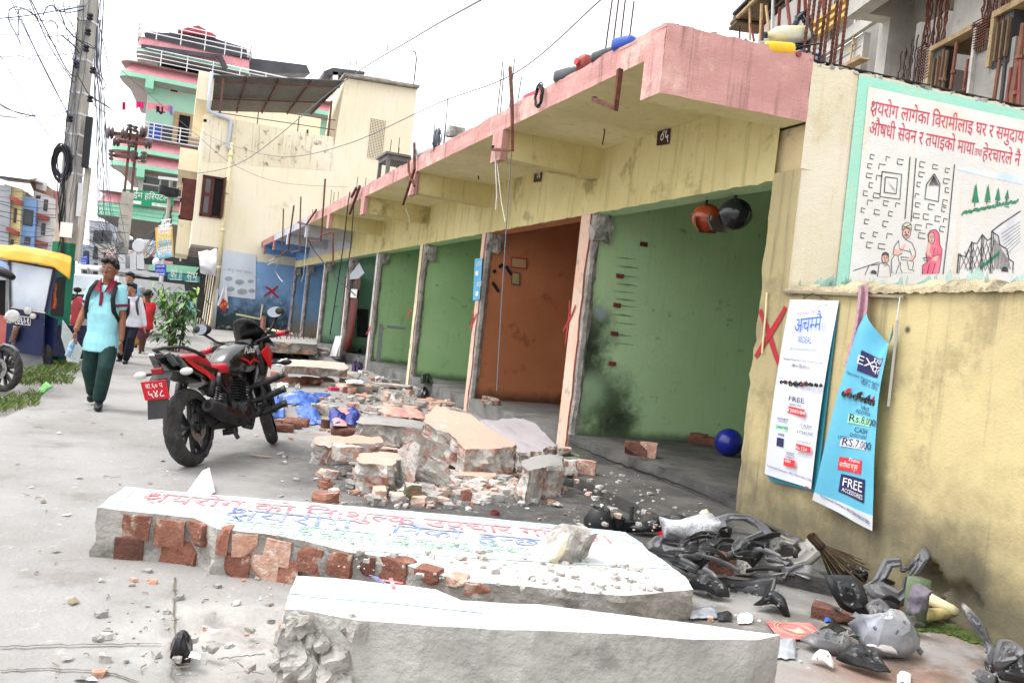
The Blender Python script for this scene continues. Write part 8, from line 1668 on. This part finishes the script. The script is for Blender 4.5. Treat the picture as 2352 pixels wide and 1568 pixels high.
for k in range(4):
 def fi(x,y):return s2(x,y,.007)
 for dx in(-.05,.05):b.tube([fi(.2+k*.2+dx+.03*math.cos(a),.47+.013*math.sin(a)+k*.004)for a in[R(45*j)for j in range(8)]],.006,m_blk,4,False,True)
 b.poly([fi(.2+k*.2+x,.46+y+k*.004)for x,y in((-.06,0),(.0,-.02),(.06,-.025),(.04,.01),(-.03,.012))],(m_bred,m_blk,m_ink,m_bred)[k])
b.build('printing',o)
b=MB();b.bar(wp(360,25,.03),wp(1125,58,.03),.018,.018,M('rail_wood','#8d8471',None,6,.8,.2));tag(b.build('poster_rail'),'thin grey batten nailed along the wall above the posters','batten')
b=MB();b.tube([wp(490,72,.055),wp(548,35,.045),wp(640,74,.055)],.003,m_cab,4);b.tube([wp(1078,200,.05),wp(1098,60,.05)],.004,m_pw1,4);tag(b.build('poster_string'),'strings tying the posters to the batten','string')
b=MB();b.grid(lambda u,v:wp(838+62*u-75*v*v+10*u*v-20*v,-10+505*v,.06+.02*math.sin(u*8)),8,24,M('spotted_scarf','#b596a2','#a8838f',30,.8,.1,dirt=('#8f3b4b',.3,40,.8)));tag(b.build('scarf',smooth=True),'dusty pink scarf knotted over the glass topped wall','scarf')
b=MB();b.tube([fx(*zP(q[0],q[1]),FAC-.02)for q in((262,30),(255,160),(232,410))],.008,m_pipec,6);tag(b.build('conduit'),'thin cream conduit down the corner pilaster','conduit')
for(x0,y0,x1,y1,tx,lb)in((1143,935,1232,1050,'०५','maroon shop number plate 05 above the first green shop'),(251,1250,304,1318,'०६','maroon shop number plate 06 above the orange shop')):
 o=thing('number_plate',lb,'sign',F6((x0+x1)/2,y1,FAC));g=lambda x,y,k:F6(x,y,FAC-k);b=MB();sl_=(x1-x0)*.3;b.prism([g(x0,y0+sl_*.6,.01),g(x1,y0-sl_*.2,.01),g(x1-8,y1-sl_*.3,.01),g(x0-8,y1+sl_*.2,.01)],(-.006,0,0),M('maroon_plate','#33121f',None,3,.3,0));b.build('plate',o)
 b=MB();t=deva(tx);b.text(t,fit(t,g(x0+14,y1-14,.018),g(x1-14,y1-28,.018),UP,.11,.62),m_wht);t=deva('कोठा नं');b.text(t,fit(t,g(x0+30,y0+35,.018),g(x1-24,y0+24,.018),UP,.025,.62),m_wht);b.build('lettering',o)
zR=zr(1800,700,1.3064);hx=lambda x,y,X=4.7:fx(*zR(x,y),X)
for(x,y,r_,c,lb,vx)in((1340,225,.142,'#a3401f','orange open helmet with tinted visor hanging in the first shop',-.1),(1490,205,.15,'#17191d','black open helmet with visor hanging beside the orange one',.11)):
 c0=hx(x,y,4.62);o=thing('helmet',lb,'helmet',c0);b=MB();b.ball(c0,(r_,r_*1.05,r_*.95),M('helmet_'+c[1:],c,None,3,.2,0,spec=.6),20);b.build('shell',o,smooth=True)
 b=MB();b.lathe([(r_*1.05*math.cos(R(a)),r_*1.05*math.sin(R(a)))for a in(-50,-30,-10,10)],M('tinted_visor','#6b5f58',None,3,.15,0,spec=.6,trans=.3),20,c0+V((-.03,vx,-.03)),(0,0,1),(100,260));b.build('visor',o,smooth=True)
 b=MB();b.tube([c0+V((-.06,-.06,r_*.7)),c0+V((-.03,-.02,r_*1.5)),c0+V((.02,.06,r_*.8))],.014,m_cab,6);b.build('chin_strap',o,smooth=True)
b=MB()
for k in range(11):y=432+k*44+random.uniform(-12,12);x=930-k*3.4+random.uniform(-14,14);b.ribbon([V(d8(*zR(x-55,y-6)))-V((0,.006,0)),V(d8(*zR(x,y)))-V((0,.006,0)),V(d8(*zR(x+55,y+6)))-V((0,.006,0))],[.004,.02 if k%2 else.012,.003],(0,-1,0),M('shelf_mark','#6d8a63','#7f9f74',20,.9,.1))
b.build('shelf_mark',shop)
for k,(x,y)in enumerate(((885,528),(870,680),(856,828),(845,985),(1010,362))):b=MB();p=V(d8(*zR(x,y)));b.box(p-V((0,.01,0)),(.09,.03,.05),m_redox if k<4 else m_rust);b.build('wall_plug',shop)
d12=lambda x,y,o=.01:dy(*zR(x,y),11.9-o)
for(x0,y0,x1,y1,c1,lb)in((320,428,404,492,'#a3423c','small framed garden picture on the orange wall'),(322,503,368,578,'#6b5560','small portrait print below the garden picture')):
 o=thing('wall_picture',lb,'picture',d12(x0,y1));b=MB();b.prism([d12(x0,y0),d12(x1,y0+8),d12(x1-2,y1),d12(x0-2,y1-8)],(0,.008,0),M('print_'+c1[1:],c1,None,3,.5,0));b.build('frame',o);b=MB();b.prism([d12(x0+6,y0+7,.014),d12(x1-6,y0+14,.014),d12(x1-8,y1-7,.014),d12(x0+4,y1-14,.014)],(0,.003,0),M('print_art','#8fa05a','#c78d7a',9,.5,0));b.build('print',o)
b=MB()
for q in((225,508,240,498),(255,482,277,468),(292,476,322,522),(222,560,255,610)):b.bar(d12(q[0],q[1]),d12(q[2],q[3]),.05,.006,m_cab,V((0,1,0)))
b.build('black_tape',shop)
y5=lambda x,y,Y,o=.012:dy(*z5(x,y),Y-o)
b=MB();m_tape=M('grey_tape','#9a9ca3',None,3,.7,.1);Y3=OPEN[3][1]+.06;b.prism([y5(1077,775,Y3),y5(1102,780,Y3),y5(1075,1082,Y3),y5(1047,1078,Y3)],(0,.008,0),m_tape);b.prism([y5(1130,785,Y3),y5(1256,798,Y3),y5(1254,815,Y3),y5(1128,803,Y3)],(0,.008,0),m_tape);b.build('door_outline',shop)
o=thing('torn_poster','torn blue and white poster strip on the peach pillar edge','poster',fx(*z5(1755,600),FAC-.01));b=MB();g=lambda x,y,k=.012:fx(*z5(x,y),FAC-k);b.prism([g(1742,322),g(1795,318),g(1775,608),g(1728,612)],(-.004,0,0),M('strip_blue','#3f9fd0','#5fb2da',6,.5,0));b.build('sheet',o);b=MB();t=deva('आउने')
for y in(378,520):b.text(t,fit(t,g(1750,y,.02),g(1786,y-5,.02),UP,.07,.62),m_wht);b.poly([g(1747,y+30,.02),g(1745,y+62,.02),g(1764,y+60,.02),g(1766,y+28,.02)],m_wht)
b.build('lettering',o)
o=thing('fabric_banner','dark banner with glowing red swirls hanging torn in the shop opening','banner',fx(*z5(880,1000),FAC));m_ban=M('dark_swirl_print','#120d0d','#5e1f14',1.3,.6,.05,20,dirt=('#a8431f',.12,1.7,.7));g=lambda x,y,k=.0:fx(*z5(x,y),FAC+.1+k)
b=MB();b.grid(lambda u,v:g(838+120*u-55*v-30*u*v,445+560*v-60*u*(1-v),.06*math.sin(u*5+v*2)),10,20,m_ban);b.build('cloth',o,smooth=True)
b=MB();b.prism([g(840,470,-.06),g(935,350,-.06),g(970,420,-.06),g(930,460,-.06)],(.01,0,0),m_pipe);b.build('folded_corner',o);b=MB();b.prism([g(880,532,-.1),g(922,535,-.1),g(915,595,-.1),g(872,590,-.1)],(.005,0,0),m_wht);b.build('white_notice',o)
b=MB();b.prism([y5(925,670,OPEN[4][1]),y5(1000,675,OPEN[4][1]),y5(990,872,OPEN[4][1]),y5(918,865,OPEN[4][1])],(0,.02,0),m_ply);b.build('dark_panel',shop)
b=MB();b.grid(lambda u,v:g(770-40*v+45*u,860+140*v,-.3-.2*u),6,8,m_white);tag(b.build('white_sheet',smooth=True),'white sheet crumpled at the foot of the pillar left of the dark banner','sheet')
# ================================================================== discarded motorcycle parts at the wall foot
zB=zr(2300,1950,2.138);zC5=zr(3200,2100,2.4855)
m_pgy=M('part_grey','#6d6d70','#5b5b5e',5,.5,.1,60,dirt=('#a9a49c',.35,6,.6));m_pbk=M('part_black','#1d1e20','#2a2b2d',6,.4,.06,60,dirt=('#77726a',.25,7,.5));m_plg=M('part_pale','#98958f','#86837d',4,.6,.1,60,dirt=('#6a665f',.3,5,.6));m_clr=M('part_clear','#a7abb3','#7b7f86',5,.2,.05,30,spec=.6,dirt=('#d6d3cc',.3,9,.5))
def shell(zf,pts,m,label,tilt=35,bulge=.05,hole=None,z0=0.,name='fairing_part',cat='motorcycle part',turn=0.,th=.008):
 """moulded plastic shell: outline standing on the ground at a tilt, bulged towards the viewer"""
 ym=max(p[1]for p in pts);xm=[p[0]for p in pts if p[1]==ym][0];P0=gd(*zf(xm,ym),z0+.01);hd_=V((-P0.x,-P0.y,0)).normalized();n=rotm((0,0,R(turn)))@(hd_*math.cos(R(tilt)))+UP*math.sin(R(tilt))
 b=MB();O=[plane(*zf(x,y),P0,n)for x,y in pts];c=sum(O,V())/len(O);N_=len(O);O2=[]
 for i in range(N_):
  for k in range(4):p0,p1,p2,p3=O[i-1],O[i],O[(i+1)%N_],O[(i+2)%N_];t=k/4;O2.append(p1.lerp(p2,t)+((p1-p0)-(p3-p2))*(.05*t*(1-t)))
 t0=hole or 0;R_=[];K=6;ax=(O[len(pts)//3]-O[0]).normalized();ax=(ax-n*ax.dot(n)).cross(n)if len(pts)%2 else ax;LL=max(abs((p-c).dot(ax))for p in O)or 1;sg=1 if bulge>0 else-1
 for k in range(K+1):t=t0+(1-t0)*k/K;R_.append([c+(p-c)*t+n*bulge*((1-t*t)if m is m_clr else.75*(1-((p-c).dot(ax)*t/LL)**2))+n*.012*((k%3==1)-(k==K))*sg+(UP+n)*(.006*noise.noise(p*9+V((k,0,0))))for p in O2])
 M_=len(O2);b.add([p for r_ in R_ for p in r_],[(i*M_+j,i*M_+(j+1)%M_,(i+1)*M_+(j+1)%M_,(i+1)*M_+j)for i in range(K)for j in range(M_)],m)
 for k in range(5):
  j=(k*7+3)%M_;q=R_[3][j];b.box(q+n*.002,(.014,.008,.01),m_pgy,rotm((k,k*.7,0)))
 return tag(b.build(name,smooth=True,solid=th,auto=28),label,cat)
S_=[([(610,500),(690,410),(1040,440),(1055,560),(900,600),(760,590),(620,560)],m_pgy,'grey instrument frame lying over the black round shell',50,.06,.35),([(830,680),(900,450),(1080,400),(1235,420),(1190,580),(1080,700),(950,745)],m_pbk,'black round headlamp shell right of the lettered slab end',40,.08,.62),([(450,360),(640,280),(860,250),(990,290),(900,350),(700,390),(540,400)],m_pbk,'long black side panel behind the red piece',60,.06,None),([(700,385),(780,370),(905,400),(920,480),(850,490),(770,450)],m_bred,'glossy red fairing piece on the grey frame',55,.05,None),([(1195,260),(1300,222),(1500,230),(1640,330),(1700,410),(1560,470),(1400,540),(1270,510),(1230,380)],m_pgy,'grey arched headlamp surround standing against the heap',35,.04,.55),([(1550,240),(1640,160),(1740,160),(1870,360),(1800,375),(1700,300),(1640,330),(1580,300)],m_pgy,'dark grey curved mudguard leaning on the ochre wall',20,.08,None),([(1930,370),(2080,205),(2140,215),(2120,290),(2010,370)],m_pbk,'black blade shaped part propped against the wall',15,.03,None),([(1780,440),(1850,380),(1950,385),(2015,460),(1960,500),(1820,500)],m_pbk,'black dome part behind the pale cowl',45,.12,None),([(1595,700),(1560,600),(1640,560),(1640,470),(1720,410),(1900,480),(2010,440),(2060,450),(2145,570),(2010,690),(1850,725),(1700,725)],m_plg,'pale grey handlebar cowl with a triangular opening',40,.07,.36),([(1390,540),(1500,440),(1660,470),(1640,560),(1560,640),(1500,700),(1420,600)],m_pbk,'black hollow casing behind the pale cowl',40,.05,.5),([(1150,770),(1280,725),(1600,740),(1725,770),(1700,870),(1560,960),(1400,960),(1260,870)],m_pbk,'black tray shaped cover in front of the brick bit',62,-.08,None),([(955,800),(1100,760),(1300,860),(1320,930),(1200,950),(1030,880)],m_pbk,'black belly cover left of the tray cover',55,.06,None),([(1290,700),(1340,635),(1480,640),(1560,720),(1480,760),(1330,740)],m_plg,'dusty flat cover under the pale cowl',60,.03,None),([(1525,1040),(1590,990),(1620,930),(1700,915),(1790,990),(1845,1095),(1800,1095),(1700,1030),(1580,1050)],m_pbk,'small black headlamp unit lying on the wet cement',55,.07,None),([(1640,945),(1700,918),(1780,980),(1830,1060),(1740,1000)],m_clr,'clear lens of the small headlamp unit',50,.09,None)]
for pts,m,lb,tl,bu,hl in S_:shell(zB,pts,m,lb,tl,bu,hl)
o=thing('headlamp_housing','black headlamp housing with a spring in its cup behind lettered slab','motorcycle part',gd(*zB(190,355),0));c=gd(*zB(190,355),.0);b=MB();b.lathe([(.10,0),(.11,.06),(.08,.12),(.065,.16),(.055,.165),(.05,.12),(0,.12)],m_pbk,20,c,(0,-.15,1));b.build('cup',o,smooth=True)
b=MB();b.tube([c+V((.03*math.cos(t*.9),.03*math.sin(t*.9),.135+t*.0014))for t in range(30)],.004,m_chr,5);b.build('spring',o);b=MB();b.bar(c+V((.05,0,.03)),c+V((.32,-.04,.05)),.1,.06,m_pbk);b.bar(c+V((.26,-.03,.04)),c+V((.27,-.0,.17)),.03,.02,m_pbk);b.lathe([(.04,0),(.045,.05),(.05,.07),(.035,.07)],m_pbk,14,c+V((.14,-.05,.03)),(0,0,1));b.build('bracket',o)
o=shell(zB,[(1130,440),(1240,370),(1335,365),(1330,410),(1230,450)],m_pbk,'black indicator pod lying across the headlamp surround',45,.06,z0=.1)
b=MB();b.rock(gd(*zB(980,420),.14)+V((0,0,.04)),(.34,.2,.14),M('bubble_wrap','#b9bcc4','#d8dade',30,.25,.5,90,trans=.2),rotm((0,-.2,-.4)),seed=4,nz=.25,n=6,chip=.5);tag(b.build('bubble_wrap',smooth=True),'silvery bubble wrap bundle on the black panels','packaging')
lump(zB,1145,540,1332,738,m_br4,'dark broken brick with stamped hollow among the black parts',0,.7,name='brick',cat='brick',chip=.2);lump(zB,1785,735,1932,852,m_plinthd,'round dark stone below the pale cowl',0,.8,cat='stone',name='stone',chip=.6);lump(zB,1905,690,2162,892,m_plinthd,'flat grey stone under the broom',0,.8,cat='stone',name='stone',chip=.5)
lump(zC5,150,780,500,972,m_br4,'chipped red brick under the big black mudguard',0,.6,cat='brick',name='brick',chip=.25);lump(zC5,985,790,1070,880,m_br4,'red brick bit beside the green wrapped pipe',0,.8,cat='brick',name='brick')
o=thing('broom','brown stick broom lying against the wall by the pale cowl','broom',gd(*zC5(400,500),.0));b=MB();hd0,tl0=gd(*zC5(110,110),.30),gd(*zC5(470,490),.06);rnd=random.Random(2);x_,y_,z_=frame(tl0-hd0)
for k in range(70):a,r_=rnd.uniform(0,6.3),rnd.random()**.5;d=x_*math.cos(a)+y_*math.sin(a);b.tube([hd0+d*.03*r_,hd0.lerp(tl0,.3)+d*.025*r_,tl0+d*.13*r_+(tl0-hd0)*rnd.uniform(-.1,.12)],.0035,m_timd,4,False)
b.build('bristles',o);b=MB();b.tube([hd0.lerp(tl0,.22),hd0.lerp(tl0,.26)],.032,m_cab,10);b.build('binding',o)
for pts,m,lb,tl,bu,hl in(([(245,520),(330,505),(540,510),(610,600),(660,740),(690,900),(560,930),(420,850),(310,700)],m_pbk,'big black front mudguard standing on the chipped brick',25,.12,None),([(620,620),(720,560),(830,340),(990,330),(1010,430),(1110,430),(1215,300),(1240,215),(1290,330),(1180,500),(1090,560),(1050,760),(960,840),(880,800),(700,720)],m_pgy,'grey bracket frame with two struts beside the big mudguard',25,.06,.45),([(465,380),(600,385),(650,470),(720,510),(640,560),(540,520),(440,490)],m_pbk,'black ribbed block behind the big mudguard',30,.05,None),([(650,810),(780,790),(900,870),(940,950),(860,1000),(740,1030),(660,1040),(690,920)],m_pgy,'grey reflector shell on top of the clear headlamp',45,.1,None),([(480,970),(640,1050),(900,880),(1060,900),(1190,1080),(1180,1200),(1040,1285),(750,1290),(600,1180),(560,1060)],m_clr,'large clear headlamp assembly lying before the wall pipe',48,.16,None),([(640,1230),(780,1150),(960,1170),(1050,1280),(820,1300)],m_wht,'white headlamp insert at the front of the clear headlamp',50,.08,None),([(0,1180),(100,1090),(240,1070),(290,1080),(380,1160),(500,1160),(480,1270),(300,1275),(120,1260)],m_pgy,'dark grey fairing shard left of the clear headlamp',65,.06,None),([(360,1310),(470,1235),(620,1215),(800,1330),(840,1420),(900,1500),(760,1505),(560,1430)],m_pbk,'black leaf shaped fairing shard in front of the headlamp',65,.05,None),([(115,1330),(160,1285),(280,1300),(330,1370),(325,1435),(230,1370)],m_wht,'white broken plastic shard on the cement',70,.03,None),([(1605,790),(1625,765),(1720,860),(1840,1020),(1900,1180),(1960,1290),(1900,1440),(1880,1300),(1820,1150),(1680,960)],m_pgy,'long grey strut shaped part at the right edge',30,.04,None),([(1890,1420),(1960,1190),(2100,1170),(2260,1280),(2280,1420),(2000,1450)],m_pgy,'grey jagged casing at the right edge',40,.1,None),([(1950,1540),(2100,1430),(2230,1330),(2300,1600),(2000,1600)],m_pbk,'black casing in the lower right corner',50,.08,None),([(1830,1360),(1860,1400),(1960,1540),(1980,1590),(1880,1500)],m_pbk,'narrow black blade at the lower right',50,.03,None),([(1715,1460),(1800,1455),(1950,1540),(1900,1590),(1780,1560)],m_pgy,'small grey plastic leaf at the lower right',65,.03,None)):shell(zC5,pts,m,lb,tl,bu,hl)
b=MB();b.tube([gd(*zC5(1270,720),.12),gd(*zC5(1480,830),.08),gd(*zC5(1570,865),.06)],.032,m_pipec,10);b.tube([gd(*zC5(1580,870),.05),gd(*zC5(1400,880),.05),gd(*zC5(1210,890),.07)],.034,M('mossy_pipe','#b9a874','#6f6d45',7,.8,.2),10);tag(b.build('drain_pipe',smooth=True),'mossy cream drain pipe bending out of the wall hole','pipe')
b=MB();b.tube([gd(*zC5(1130,1000),0),gd(*zC5(1130,1000),0)+V((0,0,.26))],.06,M('green_wrap','#4f5f45','#66705a',8,.8,.4,30),12);tag(b.build('wrapped_stub',smooth=True),'pipe stub wrapped in green cloth at the wall hole','pipe')
b=MB();b.rock(gd(*zC5(1185,740),.2),(.085,.07,.13),M('grey_rag','#77707a','#666069',9,.9,.3,40),rotm((.2,.1,.4)),seed=6,nz=.4,n=8,chip=.4);tag(b.build('rag',smooth=True),'grey rag draped over the wrapped pipe stub','rag')
z8r=zr(2200,1900,1.2405);P=[gd(*z8r(x,y),.012)for x,y in((1072,728),(1290,735),(1345,785),(1300,815),(1140,815))];o=thing('red_sheet','torn red sheet with a faded round emblem on the cement','sheet',P[4]);b=MB();b.prism(ccw(P),(0,0,.004),M('faded_red_sheet','#c0595a','#cf8481',3,.6,.1));b.build('sheet',o);b=MB();c=gd(*z8r(1215,765),.019)
for r_ in(.1,.085):b.tube([c+V((r_*math.cos(a),r_*math.sin(a),0))for a in[R(15*k)for k in range(24)]],.003,m_pchtop,4,False,True)
b.poly([c+V((x,y,0))for x,y in((-.03,-.05),(.03,-.05),(.05,.03),(0,.0),(-.05,.03))],m_pchtop);b.build('emblem',o)
for k,(x0,y0,x1,y1,m_,lb)in enumerate(((690,675,830,720,m_clr,'clear broken lens pieces behind the near slab'),(830,700,900,730,m_pbk,'black clip shard among the clear lens pieces'),(930,705,1005,745,m_wht,'white folded paper behind the near slab'),(1360,712,1400,735,m_pbl,'bright blue wrapper below the chipped brick'),(935,985,1005,1020,m_cany,'orange wrapper at the bottom edge'),(1090,830,1220,920,m_clr,'clear polythene scrap beside the red sheet'),(1720,1000,1790,1040,m_wht,'white paper at the bottom edge right'),(740,190,790,215,m_cream,'cream plaster flake on the front step'))):crumple(z8r,[(x0,y0),(x1,y0),(x1,y1),(x0,y1)],m_,lb,.09,70+k,8,'scrap','scrap',.1 if k==7 else 0)
crumbs('rubble_crumbs',300,(1500,1000,4300,2100),[m_mort,m_grytop,m_white,m_side],.004,.02,12)
m_moss=M('moss','#4c5a26','#36431d',14,.95,.6,40);b=MB();rnd=random.Random(9)
for k in range(120):u=rnd.random();p=gd(*zC5(1180+760*u,1010+250*u*u+rnd.uniform(-60,40)),.0);b.rock(p,(.05,.04,.02),m_moss,seed=k,nz=.4,n=2)
stuff(b.build('moss'),'green moss along the foot of the ochre wall')
rnd=random.Random(33)
for k in range(46):
 if k<34:x,y,zf=rnd.uniform(560,1900),rnd.uniform(300,820),zB
 else:x,y,zf=rnd.uniform(250,1150),rnd.uniform(620,1330),zC5
 hgt=max(0,.2-abs(y-560)*.0006)*rnd.random()if k<34 else 0;c=gd(*zf(x,y),hgt+.02);L,w_=rnd.uniform(.08,.26),rnd.uniform(.04,.12);rr=rotm((rnd.uniform(-.7,.7),rnd.uniform(-.5,.5),rnd.uniform(0,6.3)));cv=rnd.uniform(.0,.035);e0,e1=rnd.uniform(.2,1),rnd.uniform(.2,1)
 b=MB();b.grid(lambda u,v:c+rr@V((L*(u-.5),w_*(v-.5)*(e0+(e1-e0)*u)*(1+.3*math.sin(u*7+k)),cv*(1-(2*u-1)**2)+.02*(2*v-1)**2+.03)),9,4,rnd.choice((m_pbk,m_pbk,m_pgy)))
 tag(b.build('plastic_shard',smooth=True,solid=.005,auto=30),'thin dark plastic sliver in the heap of motorcycle parts','motorcycle part','plastic slivers in the heap of parts')
b=MB();rnd=random.Random(55);m_twig=M('dry_litter','#6f6252','#857866',9,.9,.1)
for k in range(170):
 x,y=rnd.uniform(40,1150),880+680*rnd.random()**1.3;p=gd(x,y,.008);a=rnd.uniform(0,6.3);d=V((math.cos(a),math.sin(a),0));L=rnd.uniform(.01,.09)
 if rnd.random()<.6:b.tube([p,p+d*L*.5+V((0,0,.004))+V((-d.y,d.x,0))*L*.15,p+d*L],.0016+.0012*rnd.random(),m_twig,4)
 else:e=V((-d.y,d.x,0))*L*.3;b.add([p,p+d*L*.5+e,p+d*L*.8+V((0,0,.01)),p+d*L*.4-e],[(0,1,2,3)],rnd.choice((m_twig,m_side,m_white,m_br3)))
stuff(b.build('litter'),'fine litter of twigs, chaff and paper bits on the walkway')
